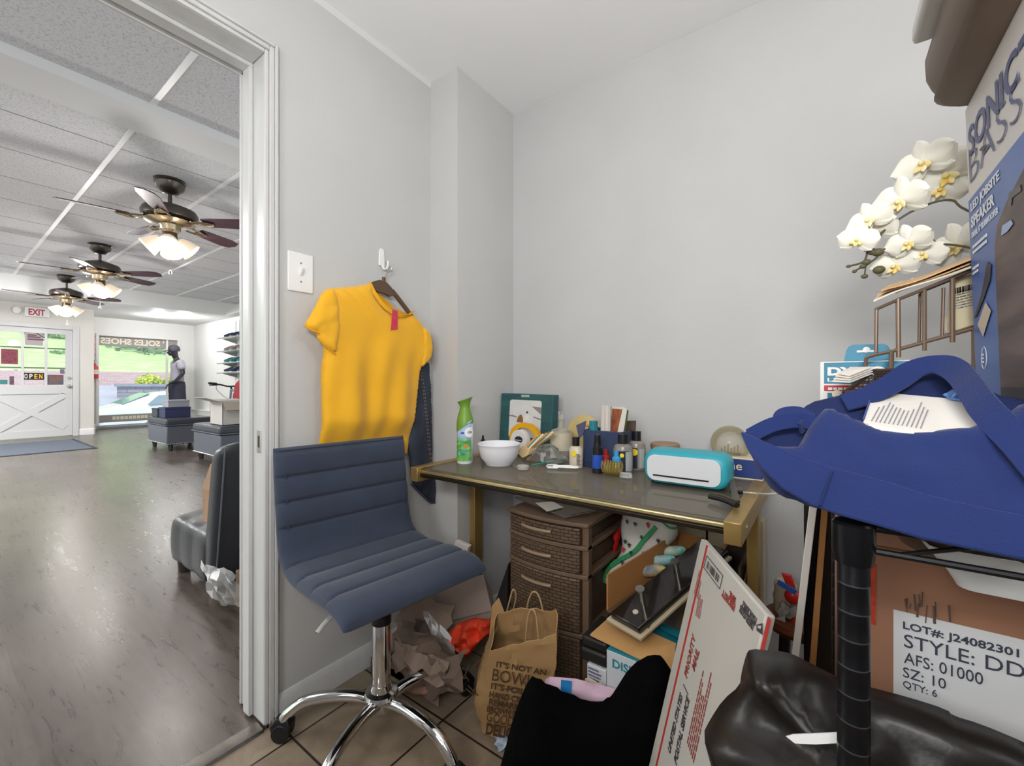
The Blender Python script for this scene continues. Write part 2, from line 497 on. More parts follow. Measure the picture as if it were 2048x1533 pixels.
spo = struct('strike_plate', sp, m_steel, df, bevel=.0008); spo['label'] = 'steel strike plate let into the white door jamb'
struct('latch_hole', MB().bx(XA - .037, XA - .027, OY - .0022, OY - .0012, .852, .888), m_scuff, spo)
cb = MB(); rr_ = random.Random(3)
for k in range(9):
    a = rr_.uniform(0, .034); cb.prism([(0, 0), (.006, 0), (.004, rr_.uniform(.012, .035))], (XA + .002 + .012 * (a > .012) + .005 * (a > .026), OY + a - .003, 0), (0, 1, 0), (0, 0, 1), (1, 0, 0), .0012)
cb.bx(XS - .01, XA - .002, OY - .001, OY + .004, 0, .012)
struct('worn_foot', cb, m_scuff, df)
m_thr = M('threshold_metal', '8f8a84', .42, 1, var=.25, vs=20)
struct('trim_2', MB().prism([(0, 0), (.055, 0), (.05, .008), (.012, .012), (0, .008)], (XA - .042, -.9, 0), (1, 0, 0), (0, 0, 1), (0, 1, 0), .9 + OY - .005), m_thr, bevel=.001)

# light switch
sw = thing('light_switch', 'white toggle light switch plate on the wall beside the doorway', 'light switch', (XA, .72, 1.41))
a_, b_ = at(574, 500, x=XA), at(625, 588, x=XA)
y0s, y1s = a_.y, b_.y; z1s, z0s = at(600, 507, x=XA).z, at(600, 585, x=XA).z
part('wall_plate', MB().bx(XA, XA + .006, y0s, y1s, z0s, z1s), m_white, sw, bevel=.003)
ym = (y0s + y1s) / 2; zm = (z0s + z1s) / 2
part('toggle', MB().hexa([V((XA + .005, ym - .005, zm - .012)), V((XA + .011, ym - .004, zm - .006)), V((XA + .011, ym + .004, zm - .006)), V((XA + .005, ym + .005, zm - .012)),
                         V((XA + .005, ym - .005, zm + .012)), V((XA + .019, ym - .0035, zm + .014)), V((XA + .019, ym + .0035, zm + .014)), V((XA + .005, ym + .005, zm + .012))]), m_white, sw, bevel=.001)
for s in (-1, 1): part('screw', MB().cyl((XA + .005, ym, zm + s * .03), (XA + .0072, ym, zm + s * .03), .003, 10), m_steel, sw)

# ================= shop shell
ZS = 2.83; XD = -12.06; XW = -13.3; YR = 4.13; YC = 2.03; ZL = 2.545; XB = -10.72
m_tile = ceiling_tile()
struct('wood_floor', MB().bx(XW - .1, XA - .03, -3.2, YR, -.04, .004), plank_floor(), smooth_=False)
struct('tile_ceiling', MB().bx(XB, XS, -3.2, YR, ZS, ZS + .1), m_tile, smooth_=False)
m_grid = M('ceiling_grid', 'f0f0ef', .35); m_gap = M('ceiling_joint', '8d8d8e', .8)
for k in range(-4, 5):
    yy = .855 + .72 * k
    if yy > YR: continue
    g = MB().bx(XB, XS, yy - .016, yy + .016, ZS - .006, ZS)
    struct('ceiling_rail', g, m_grid, smooth_=False)
xx = -4.32
while xx > XB:
    if not -3.85 < xx < -3.42:
        struct('ceiling_joint', MB().bx(xx - .004, xx + .004, -3.2, YR, ZS - .0015, ZS), m_gap, smooth_=False)
    xx -= .69
struct('beam_1', MB().bx(-3.81, -3.46, -3.2, YR, 2.77, ZS), M('beam_paint', 'dedede', .6), smooth_=False)
# dropped front: soffit over the entrance, beam face
m_soff = M('soffit_paint', 'e2e2e0', .6)
struct('beam_2', MB().bx(XW - .1, XB, -3.2, YR - .02, ZL, ZS + .1), m_soff, smooth_=False)
sl = thing('recessed_light', 'round recessed light in the white soffit above the shop window', 'ceiling light', (at(318, 632, z=ZL).x, at(318, 632, z=ZL).y, ZL))
c_ = V(sl.location)
part('trim_ring', MB().lathe([(.09, 0), (.09, -.006), (.075, -.01), (.07, 0)], c_, 24), m_shopwhite, sl)
part('lamp', MB().lathe([(.0, -.004), (.07, -.004), (.07, 0), (0, 0)], c_, 24), M('lamp_lit', 'ffffff', emit='fff6e8', es=6), sl)
# corner cove at the right end of the beam
struct('trim_3', MB().prism([(0, 0), (-.22, 0), (-.20, .06), (-.10, .17), (-.04, .27), (0, .285)], (XB, YR - .0, ZL), (0, 1, 0), (0, 0, 1), (1, 0, 0), 9.1), m_soff, bevel=.004)

# walls of the shop; the door wall is built round the door and its glass
DY0, DY1, DZ1 = .62, 1.725, 2.10
struct('wall_front', MB().bx(XD - .15, XD, DY1, YC, 0, ZS).bx(XD - .15, XD, -3.2, DY0, 0, ZS).bx(XD - .15, XD, DY0, DY1, DZ1, ZS).bx(XW, XD - .15, YC - .15, YC, 0, ZS), m_shopwall, smooth_=False)
WY0, WY1, WZ0, WZ1 = 2.32, 3.78, .075, 2.13
struct('wall_window', MB().bx(XW - .15, XW, YC - .15, WY0, 0, ZS).bx(XW - .15, XW, WY1, YR + .15, 0, ZS).bx(XW - .15, XW, WY0, WY1, 0, WZ0).bx(XW - .15, XW, WY0, WY1, WZ1, ZS), m_shopwhite, smooth_=False)
struct('wall_side', MB().bx(XW - .15, XS, YR, YR + .15, 0, ZS + .1), m_shopwhite, smooth_=False)
struct('baseboard_front', base_profile((XD, DY1 + .09, 0), (XD, YC, 0), (1, 0, 0), .13, .02).merge(base_profile((XD, YC, 0), (XW, YC, 0), (0, 1, 0), .13, .02)).merge(base_profile((XW, YC, 0), (XW, WY0, 0), (1, 0, 0), .13, .02)).merge(base_profile((XW, WY1, 0), (XW, YR, 0), (1, 0, 0), .13, .02)), m_shopwhite, bevel=.003)
struct('trim_4', MB().bx(XW, XS - .4, YR - .10, YR, 0, .36).bx(XW, XS - .4, YR - .13, YR, .36, .385), m_shopwhite, bevel=.004)   # low ledge along the side wall

# entrance door
m_door = M('door_paint', 'cfcfcf', .3)
dt = MB().bx(XD, XD + .025, DY1, DY1 + .085, 0, DZ1 + .085).bx(XD, XD + .025, DY0 - .085, DY1, DZ1, DZ1 + .085).bx(XD, XD + .025, DY0 - .085, DY0, 0, DZ1)
struct('trim_5', dt, m_door, bevel=.005)
GY0, GY1, GZ0, GZ1 = DY0 + .06, 1.628, 1.0, 2.0
d = MB().bx(XD - .06, XD - .015, DY0, GY0, .02, DZ1 - .004).bx(XD - .06, XD - .015, GY1, DY1 - .004, .02, DZ1 - .004).bx(XD - .06, XD - .015, GY0, GY1, .02, GZ0).bx(XD - .06, XD - .015, GY0, GY1, GZ1, DZ1 - .004)
# crossbuck: raised rails and an X on the lower half
PY0, PY1, PZ0, PZ1 = DY0 + .0, DY1 - .005, .08, .93
xf = XD - .015
def bar(mb, a, b_, w, d_=.016):
    a, b_ = V(a), V(b_); u = (b_ - a).normalized(); n = V((1, 0, 0)); w_ = n.cross(u)
    mb.frame(a - w_ * w / 2, u, w_, n, (b_ - a).length, w, d_)
bar(d, (xf - .001, DY0 + .12, .17), (xf - .001, PY1 - .10, .82), .10, .020); bar(d, (xf - .001, DY0 + .12, .82), (xf - .001, PY1 - .10, .17), .10, .0215)
for (a, b_, e, f) in ((PY0, PY1, .02, .15), (PY0, PY1, .84, .99), (PY0, PY0 + .10, .02, .99), (PY1 - .10, PY1, .02, .99)): d.bx(xf - .002, xf + .016 + .003 * (e > .5) - .002 * (b_ - a < .2), a, b_, e, f)
door = struct('door_2', d, m_door)
mu = MB()
for k in (1, 2):
    yy = [0, at(45, 700, x=XD - .036).y, at(92, 700, x=XD - .036).y][k]; mu.bx(XD - .055, XD - .02, yy - .018, yy + .018, GZ0, GZ1)
struct('muntin', mu, m_door, door, bevel=.003)
mu = MB()
for k in (1, 2):
    zz = [0, at(113, 737, x=XD - .036).z, at(113, 698, x=XD - .036).z][k]; mu.bx(XD - .05, XD - .03, GY0, GY1, zz - .012, zz + .012)
struct('crossbar', mu, M('dark_muntin', '5d6a62', .5), door)
m_pane = glassy('window_glass', 'e8f0ee', .04, .02)
struct('pane', MB().bx(XD - .045, XD - .041, GY0, GY1, GZ0, GZ1), m_pane, door)
kn = MB().cyl((xf, 1.675, .985), (xf + .03, 1.675, .985), .014).ball((xf + .05, 1.675, .985), .033, 16, 10, (.8, 1, 1))
struct('door_knob', kn, m_steel, door); struct('deadbolt', MB().cyl((xf, 1.675, 1.15), (xf + .02, 1.675, 1.15), .028).cyl((xf + .02, 1.66, 1.15), (xf + .03, 1.69, 1.15), .008), m_steel, door)
# things hung in the door's glass (seen from their backs)
def card(name, label, y0, y1, z0, z1, mat, cat='sign', x=XD - .038):
    return solo(name, label, cat, MB().bx(x, x + .004, y0, y1, z0, z1), mat, smooth_=False)
def dpx(px, py): return at(px, py, x=XD - .036)
def dcard(name, label, px0, py0, px1, py1, mat, cat='sign'):
    a, b_ = dpx(px0, py0), dpx(px1, py1); return card(name, label, a.y, b_.y, b_.z, a.z, mat, cat)
pk = M('pinkish_grey_card', 'b3a5ab', .6)
c = thing('door_sign', 'grey pinkish card with a dark shoe drawing in the top middle door pane', 'sign', dpx(67, 692))
a, b_ = dpx(50, 661), dpx(86, 692); part('card', MB().bx(XD - .037, XD - .033, a.y, b_.y, b_.z, a.z), pk, c)
a = dpx(55, 680); dk = M('sign_print', '6a4a55', .6)
sh = MB()
for k, (w, h) in enumerate(((1, .0), (.8, .3), (.55, .55))): sh.bx(XD - .033, XD - .032, a.y, a.y + .21 * w, a.z + .12 * h * 1.2, a.z + .12 * h * 1.2 + .028)
sh.hexa([V((XD - .033, a.y + .06, a.z + .16)), V((XD - .032, a.y + .06, a.z + .16)), V((XD - .032, a.y + .22, a.z + .04)), V((XD - .033, a.y + .22, a.z + .04)), V((XD - .033, a.y + .09, a.z + .165)), V((XD - .032, a.y + .09, a.z + .165)), V((XD - .032, a.y + .235, a.z + .05)), V((XD - .033, a.y + .235, a.z + .05))])
part('shoe_print', sh, dk, c)
dcard('notice', 'dark red notice of small print in the left door pane', 2, 698, 36, 729, M('dark_red_card', '8a4353', .6, var=.5, vs=40), 'notice')
op = thing('open_sign', 'black open sign with yellow letters hanging in the door glass', 'sign', dpx(65, 762))
a, b_ = dpx(44, 746), dpx(88, 760); part('board', MB().bx(XD - .036, XD - .026, a.y, b_.y, b_.z, a.z), M('black_board', '221c16', .5), op)
m_yel = M('sign_yellow', 'e8c23a', .5); m_pale = M('sign_pale', 'e0dccf', .5)
w_ = (b_.y - a.y)
for ch, k, mt in (('O', 0, m_pale), ('P', 1, m_pale), ('E', 2, m_yel), ('N', 3, m_yel)):
    text(op, ch, (XD - .026, a.y + w_ * (.10 + .225 * k), lerp(b_.z, a.z, .15)), (0, 1, 0), (0, 0, 1), w_ * .15, (a.z - b_.z) * .7, mt, .03)
dcard('flyer', 'teal and brown picture flyer in the lower right door pane', 95, 750, 127, 770, M('flyer_teal', '3d5f70', .5, var=.6, vs=12, col2='8a5a4a'), 'flyer')
dcard('leaflet', 'small teal leaflet at the bottom of the left door pane', 0, 760, 15, 769, M('leaflet_teal', '3f7f80', .5), 'leaflet')
dcard('postcard', 'small upright dark card beside the teal leaflet in the door', 19, 753, 28, 770, M('postcard_dark', '6b5560', .5, var=.5, vs=30), 'card')
dcard('sticker', 'small dull purple sticker in the right door pane above the flyer', 120, 739, 129, 748, M('sticker_purple', '7d6c80', .5), 'sticker')

# window with its lettered bands
wf = MB()
for (y0, y1, z0, z1) in ((WY0 - .05, WY0, WZ0, WZ1), (WY1, WY1 + .05, WZ0, WZ1), (WY0 - .05, WY1 + .05, WZ1, WZ1 + .05)): wf.bx(XW - .02, XW + .03, y0, y1, z0, z1)
wf.bx(XW - .06, XW - .01, 3.555, 3.595, WZ0, WZ1)
win = struct('window_1', wf, m_shopwhite, bevel=.004)
struct('window_sill', MB().bx(XW - .10, XW + .04, WY0 - .04, WY1 + .04, .0, WZ0).bx(XW - .03, XW + .055, WY0 - .03, WY1 + .04, .03, .055), M('grey_sill', 'a9abb0', .4), win, bevel=.006)
struct('pane', MB().bx(XW - .08, XW - .076, WY0, WY1, WZ0, WZ1), m_pane, win)
m_band = M('window_band', 'a09a95', .6); m_cream = M('sign_cream', 'efe6d4', .5)
bt, bb = at(200, 671, x=XW - .07), at(200, 690, x=XW - .07)
b1 = thing('shop_banner', 'grey band with cream mirror-written shop lettering across the window top', 'banner', (XW - .07, 3, bb.z))
part('band', MB().bx(XW - .074, XW - .068, WY0, WY1, 1.915, WZ1), m_band, b1)
text(b1, "' SOLES SHOES", (XW - .0675, 3.53, 1.955), (0, -1, 0), (0, 0, 1), 1.17, .145, m_cream, .035)
b2 = thing('window_banner', 'grey band of pale script low across the shop window', 'banner', (XW - .07, 3, .12))
part('band', MB().bx(XW - .074, XW - .068, WY0, WY1, .14, .31), m_band, b2)
part('lettering', scribble((XW - .0675, 3.2, .19), (0, -1, 0), (0, 0, 1), .75, .085, 1, 5, gap=.1), m_cream, b2)

# exit sign
ex = thing('exit_sign', 'white exit sign with red letters above the entrance door', 'exit sign', (XD, 1.24, 2.29))
a, b_ = at(49, 611, x=XD + .05), at(99, 636, x=XD + .05)
part('sign_box', MB().bx(XD, XD + .05, a.y, b_.y, 2.30, 2.475), m_white, ex, bevel=.01)
text(ex, 'EXIT', (XD + .0505, a.y + .05, 2.325), (0, 1, 0), (0, 0, 1), (b_.y - a.y) * .66, .12, M('exit_red', 'b3304c', .5), .03)
for px, nm in ((33, 0), (112, 1)):
    c = at(px, 619, x=XD + .04)
    e = thing('emergency_light', ['white emergency lamp head on the left of the exit sign', 'white emergency lamp head on the right of the exit sign'][nm], 'emergency light', (XD, c.y, c.z - .04))
    part('housing', MB().lathe([(.03, 0), (.065, .02), (.07, .05), (.06, .06), (0, .055)], (XD + .01, c.y, c.z), 16, (1, 0, -.3), 1, .75), m_white, e)
    part('lens', MB().lathe([(.0, .056), (.045, .058), (.045, .064), (0, .066)], (XD + .01, c.y, c.z), 16, (1, 0, -.3), 1, .75), M('lens_clear', 'f4f4f2', .1), e)
# mat, camera, extinguisher, plaque
mt = M('grey_mat', '5c6470', .95, var=.35, vs=160, bump=.3, bs=200)
p = [at(190, 899, z=.006), at(0, 917, z=.006)]
rug = thing('door_mat', 'dark blue-grey door mat in front of the entrance door', 'mat', (-10.2, .9, .004))
part('pile', MB().bx(-11.25, -9.43, -.55, 1.58, .004, .014), mt, rug); part('border', MB().bx(-11.3, -9.38, -.6, 1.63, .004, .009), M('mat_edge', '2e3238', .8), rug)
c = at(380, 660, y=YR - .05)
sc_ = thing('wall_camera', 'small black speaker high in the corner right of the shop window', 'speaker', (c.x, YR, c.z - .06))
part('body', MB().box(c, (.11, .09, .14)), m_black, sc_, bevel=.02); part('bracket', MB().cyl(c, (c.x, YR, c.z), .015), m_black, sc_)
c = at(190, 745, x=XW + .09)
fe = thing('fire_extinguisher', 'small red fire extinguisher on the wall left of the shop window', 'fire extinguisher', (XW + .08, 2.22, .95))
fy, fz = c.y, 1.20
m_red = M('extinguisher_red', 'c43c3a', .35)
part('cylinder', MB().lathe([(0, 0), (.055, 0), (.06, .02), (.06, .22), (.05, .27), (.02, .31), (.02, .34), (0, .34)], (XW + .07, fy, fz - .05), 20), m_red, fe)
part('label_band', MB().lathe([(.0606, .10), (.061, .10), (.061, .2), (.0606, .2)], (XW + .07, fy, fz - .05), 20), m_pale, fe)
part('valve', MB().cyl((XW + .07, fy, fz + .28), (XW + .07, fy, fz + .36), .018).bx(XW + .06, XW + .15, fy - .012, fy + .012, fz + .34, fz + .36), m_steel, fe)
solo('wall_plaque', 'narrow pale sign with a red edge above the fire extinguisher', 'sign', MB().bx(XW, XW + .012, fy - .045, fy + .045, 1.62, 2.12), M('plaque', 'e3c9c9', .5, var=.3, vs=25), smooth_=False)
# ================= outside
m_asph = M('asphalt', '9da3b3', .8, var=.15, vs=1.5)
m_grass = M('lawn', 'b0cc94', .9, var=.35, vs=2.2, col2='90b274', stretch=(1, .5, 1))
def stone(name, c1, c2, mo, w, h):
    m = M(name, c1, .85, var=.3, vs=3); nt = m.node_tree; L = nt.links.new; b = nt.nodes['Principled BSDF']
    tc = nt.nodes.new('ShaderNodeTexCoord'); sx = nt.nodes.new('ShaderNodeSeparateXYZ'); cx = nt.nodes.new('ShaderNodeCombineXYZ')
    L(tc.outputs['Object'], sx.inputs[0]); L(sx.outputs['Y'], cx.inputs['X']); L(sx.outputs['Z'], cx.inputs['Y'])
    br = nt.nodes.new('ShaderNodeTexBrick'); br.inputs['Scale'].default_value = 1; br.inputs['Brick Width'].default_value = w; br.inputs['Row Height'].default_value = h; br.inputs['Mortar Size'].default_value = h * .09; br.inputs['Mortar Smooth'].default_value = .3
    for k, c in (('Color1', c1), ('Color2', c2), ('Mortar', mo)): br.inputs[k].default_value = lin(c)
    L(cx.outputs[0], br.inputs['Vector']); L(br.outputs['Color'], b.inputs['Base Color'])
    return m
m_stone = stone('pink_stone', 'd2bcbe', 'c6acae', 'b09498', .22, .085)
m_rock = stone('grey_stone', '9396a4', '7c8090', '5f6474', .38, .13)
def ground(prof, y0=-14, y1=26, n=30, amp=0):
    return MB().grid(lambda u, v: (lambda p: (p[0], lerp(y0, y1, v), p[1] + amp * nz((p[0], lerp(y0, y1, v), 0), .3)))((lambda k: (lerp(prof[k][0], prof[k + 1][0], u * (len(prof) - 1) - k), lerp(prof[k][1], prof[k + 1][1], u * (len(prof) - 1) - k)))(min(int(u * (len(prof) - 1)), len(prof) - 2))), (len(prof) - 1) * 2, n)
struct('outside_pavement', ground([(XW - .1, -.72), (-17.35, -.72), (-19, .38), (-24, .68), (-28, .95)]), m_asph)
struct('hill', ground([(-28.3, 1.55), (-34, 2.6), (-44, 5.2), (-60, 10.5), (-90, 22)], -60, 80, 30, .25), m_grass)
struct('retaining_wall', MB().bx(-28.4, -27.9, -14, 26, .4, 1.6), m_stone, smooth_=False)
# stone planter with its yellow-green shrubs
c = at(300, 775, t=15.5)
pl = thing('stone_planter', 'low grey stone planter outside the shop window beyond the car', 'planter', (c.x, c.y + 2, -.6))
mb = MB(); r_ = random.Random(4)
pc = V((-21.0, 6.7, 0)); 
prof = []
for k in range(28):
    a = 2 * PI * k / 28; prof.append((pc.x + 1.5 * math.cos(a), pc.y + 2.55 * math.sin(a) * (1 if abs(math.sin(a)) < .99 else 1)))
mb.loft([[V((x, y, z)) for x, y in prof] for z in (.0, .92)])
part('stone_ring', mb, m_rock, pl, smooth_=False)
mb = MB().loft([[V((pc.x + (x - pc.x) * 1.04, pc.y + (y - pc.y) * 1.03, z)) for x, y in prof] for z in (.92, 1.02)])
part('coping', mb, M('coping', '8b93a6', .8, var=.2, vs=3), pl, smooth_=False)
def leafclump(c, r, sc, n, seed, leaf=.12):
    mb = MB(); q = random.Random(seed); c = V(c)
    for _ in range(n):
        d = V((q.gauss(0, 1), q.gauss(0, 1), q.gauss(0, 1))).normalized() * (r * q.uniform(.55, 1) )
        p = c + V((d.x * sc[0], d.y * sc[1], abs(d.z) * sc[2] if sc[2] > 0 else d.z * -sc[2]))
        a = V((q.gauss(0, 1), q.gauss(0, 1), q.gauss(0, 1))).normalized(); b = a.cross(V((q.gauss(0, 1), q.gauss(0, 1), q.gauss(0, 1)))).normalized()
        l = leaf * q.uniform(.6, 1.2)
        mb.add([p - a * l, p + b * l * .5, p + a * l, p - b * l * .5], [(0, 1, 2, 3)])
    return mb
m_lime = M('lime_leaf', 'd3dd55', .7, var=.4, vs=3, col2='93b045')
m_leafd = M('dark_leaf', '6f9a80', .7, var=.4, vs=2, col2='557a68')
m_leafm = M('mid_leaf', '9cc586', .7, var=.4, vs=2, col2='6da070')
for k, (dy, lab) in enumerate(((-1.75, 'yellow-green shrub at the left end of the stone planter'), (-.95, 'yellow-green shrub in the middle of the stone planter'), (-.15, 'yellow-green shrub at the right end of the stone planter'))):
    s = thing('shrub', lab, 'shrub', (pc.x + .6, pc.y + dy, 1.02), group='shrubs in the stone planter')
    part('foliage', leafclump((pc.x + .6, pc.y + dy, 1.0), .40, (1, 1.0, .85), 900, 30 + k, .10), m_lime, s, smooth_=False, fix=False)
    part('stem', MB().cyl((pc.x + .6, pc.y + dy, .95), (pc.x + .6, pc.y + dy, 1.25), .03), m_scuff, s)
for k, (px, py, t, R, lab, mt) in enumerate(((208, 743, 24.0, .45, 'low blue-grey bush before the retaining wall left in the window', m_leafd), (236, 744, 24.0, .45, 'second low blue-grey bush before the retaining wall', m_leafd), (329, 700, 30, 2.6, 'dark green tree on the hill at the right of the window', m_leafd))):
    c = at(px, py, t=t); s = thing('bush' if R < 1 else 'tree', lab, 'bush' if R < 1 else 'tree', (c.x, c.y, c.z - R * .8))
    part('foliage', leafclump(c, R, (1, 1.3, -.8), 1400, 50 + k, .16 if R < 1 else .3), mt, s, smooth_=False, fix=False)
    part('trunk', MB().cyl((c.x, c.y, .6), (c.x, c.y, c.z), .1), m_scuff, s)
for k, (px, py, t, R, lab, mt) in enumerate(((115, 668, 27, 1.3, 'light green tree seen through the right door panes', m_leafm), (75, 718, 24, .6, 'leafy shrub seen through the middle door pane', m_leafd), (121, 715, 24, .45, 'leafy shrub seen through the right middle door pane', m_leafm), (32, 664, 30, 1.4, 'tree at the hilltop seen through the left door pane', m_leafd))):
    c = at(px, py, t=t); s = thing('tree', lab, 'tree', (c.x, c.y, c.z - R))
    part('foliage', leafclump(c, R, (1, 1.2, -.7), 800, 80 + k, .2), mt, s, smooth_=False, fix=False)
    part('trunk', MB().cyl((c.x, c.y, .6), (c.x, c.y, c.z), .09), m_scuff, s)
# parked car, tail to the left
m_car = M('car_paint', 'd9e6ea', .18, coat=.6); m_glass = M('car_glass', '6d8796', .06, spec=.8); m_tail = M('tail_lamp', 'd05560', .25)
car = thing('parked_car', 'pale silver-blue car parked outside the shop window', 'car', (-16.4, 5.2, -.72))
st = [(2.66, .02, .05, .55), (2.72, .25, .27, .70), (2.9, .33, .36, .78), (3.18, .36, .40, .80), (3.72, .40, .69, .82), (4.15, .41, .80, .84), (4.9, .41, .82, .84), (5.6, .38, .74, .84), (6.3, .34, .38, .82), (7.0, .25, .28, .76), (7.2, .0, .02, .6)]
rings = []
for y, zb, zt, w in st:
    roof = smooth((zt - zb) / .35); wr = lerp(w * .97, w * .72, roof)
    rings.append([V((-16.4 + a, y, z)) for a, z in ((-w, -.5), (-w * 1.04, -.1), (-w, zb), (-wr, lerp(zb, zt, .92)), (-wr * .6, zt + .015), (wr * .6, zt + .015), (wr, lerp(zb, zt, .92)), (w, zb), (w * 1.04, -.1), (w, -.5))])
part('body', MB().loft(rings), m_car, car, sub=2, sharp=60)
g = MB()
def cp(y, f, side):   # point on the glasshouse side
    for i in range(len(st) - 1):
        if st[i][0] <= y <= st[i + 1][0]:
            k = (y - st[i][0]) / (st[i + 1][0] - st[i][0]); zb, zt, w = (lerp(st[i][j], st[i + 1][j], k) for j in (1, 2, 3))
            roof = smooth((zt - zb) / .35); wr = lerp(w * .97, w * .72, roof)
            return V((-16.4 + side * (lerp(w, wr, f) + .012), y, lerp(zb, zt, f * .92)))
def sidewin(y0, y1, y2, y3):
    for side in (1, -1):
        a = [cp(y0, .1, side), cp(y3, .1, side), cp(y2, .86, side), cp(y1, .86, side)]
        n = V((side, 0, .3)).normalized()
        g2 = MB().hexa(a + [p + n * .01 for p in a]); yield g2
for gg in sidewin(3.72, 4.02, 4.72, 4.76): part('side_window', gg, m_glass, car, bevel=.01)
for gg in sidewin(4.84, 4.84, 5.5, 5.9): part('side_window', gg, m_glass, car, bevel=.01)
rw = MB().hexa([V((-16.4 + sx_ * w_, y_, z_ + dz_)) for dz_ in (0, .03) for sx_, w_, y_, z_ in ((-1, .66, 3.22, .43), (1, .66, 3.22, .43), (1, .52, 3.86, .735), (-1, .52, 3.86, .735))])
part('rear_window', rw, m_glass, car, bevel=.01)
for s in (-1, 1): part('tail_light', MB().box((-16.4 + s * .62, 2.84, .12), (.34, .42, .12)), m_tail, car, bevel=.04)
for s in (-1, 1):
    for y in (3.5, 6.25): part('wheel', MB().lathe([(.1, -.1), (.33, -.1), (.33, .1), (.1, .1), (.1, .06), (0, .06)], (-16.4 + s * .74, y, -.41), 24, (s, 0, 0)), m_black, car)

# ================= ceiling fans
m_bronze = M('fan_bronze', '5c5651', .3, .85); m_blade = M('fan_blade_walnut', '4d3840', .3, var=.35, vs=3, stretch=(1, 12, 1)); m_brass = M('fan_brass', 'b5a68c', .22, 1)
m_bladew = M('fan_blade_top', 'c9c6c4', .4)
def shade_mat(n, c, es): return M(n, 'fff3e2', .3, emit=c, es=es)
m_shade = shade_mat('lit_frosted_glass', 'ffdcb0', .35)
def make_fan(label, loc):
    f = thing('ceiling_fan', label, 'ceiling fan', loc, 0, 'ceiling fans in the shop')
    def P(n, mb, m, par=None, **k): return part(n, mb, m, par or f, local=True, **k)
    P('canopy', MB().lathe([(0, 0), (.115, 0), (.118, -.012), (.108, -.02), (.112, -.03), (.10, -.075), (.055, -.115), (.02, -.12), (0, -.12)], n=28), m_bronze)
    P('downrod', MB().cyl((0, 0, -.24), (0, 0, -.115), .016), m_bronze)
    P('motor_housing', MB().lathe([(0, -.20), (.045, -.205), (.12, -.23), (.19, -.26), (.205, -.29), (.20, -.335), (.17, -.35), (0, -.35)], n=32), m_bronze)
    P('motor_band', MB().lathe([(0, -.35), (.165, -.35), (.185, -.365), (.15, -.385), (.08, -.395), (.075, -.44), (.055, -.46), (0, -.46)], n=32), m_brass)
    for k in range(5):
        a = 2 * PI * k / 5; R = Matrix.Rotation(a, 3, 'Z'); T = Matrix.Rotation(math.radians(-13), 3, 'X')
        b = MB()
        out = [(.27, -.055), (.33, -.065), (.60, -.078), (.685, -.06), (.71, 0), (.685, .06), (.60, .078), (.33, .065), (.27, .055)]
        b.prism(out, (0, 0, 0), (1, 0, 0), (0, 1, 0), (0, 0, 1), .008)
        b.v = [R @ (T @ p + V((0, 0, -.36))) for p in b.v]
        bl = P('blade', b, m_blade, bevel=.002, mats=[m_blade, m_bladew], pick=lambda c, n: 1 if n.z > .6 else 0)
        br = MB()
        for s in (-1, 1): br.tube([R @ V(p) for p in ((.16, s * .02, -.35), (.2, s * .045, -.368), (.27, s * .04, -.372), (.35, s * .012, -.372))], .009)
        br.merge(MB().prism([(.25, -.045), (.36, 0), (.25, .045)], (0, 0, -.372), R @ V((1, 0, 0)), R @ V((0, 1, 0)), (0, 0, 1), .005))
        part('blade_bracket', br, m_brass, bl, local=True)
    P('light_fitter', MB().lathe([(0, -.46), (.05, -.46), (.055, -.50), (.045, -.53), (.02, -.55), (0, -.55)], n=20), m_bronze)
    for k in range(4):
        a = 2 * PI * k / 4 + .45; d = V((math.cos(a), math.sin(a), -.85)).normalized()
        c = V((0, 0, -.475)) + d * .07
        prof = [(.022, 0), (.045, .012), (.062, .05), (.072, .10), (.084, .135), (.081, .137), (.069, .10), (.058, .05), (.03, .015), (0, .012)]
        s = P('lamp_shade', MB().lathe(prof, c, 20, d), m_shade)
        part('bulb', MB().ball(c + d * .06, .028, 12, 8), M('bulb_lit', 'ffffff', emit='ffd9a0', es=5), s, local=True)
    ch = MB().cyl((.02, -.03, -.80), (.02, -.03, -.54), .0025, 6).lathe([(0, 0), (.01, .005), (.012, .02), (.004, .035), (0, .035)], (.02, -.03, -.83), 10)
    P('pull_chain', ch, m_brass)
    return f
p1, p2, p3 = at(340, 362, z=ZS), at(200, 490, z=ZS), at(133, 552, z=ZS)
fan = make_fan('ceiling fan nearest the doorway, its lamps largest', (p1.x, p1.y, ZS)); fan.rotation_euler.z = math.radians(44)
fan2 = dup(fan, (p2.x, p2.y, ZS), math.radians(45), 'ceiling fan between the nearest and the farthest of the three'); fan3 = dup(fan, (p3.x, p3.y, ZS), math.radians(60), 'farthest ceiling fan, near the exit sign')

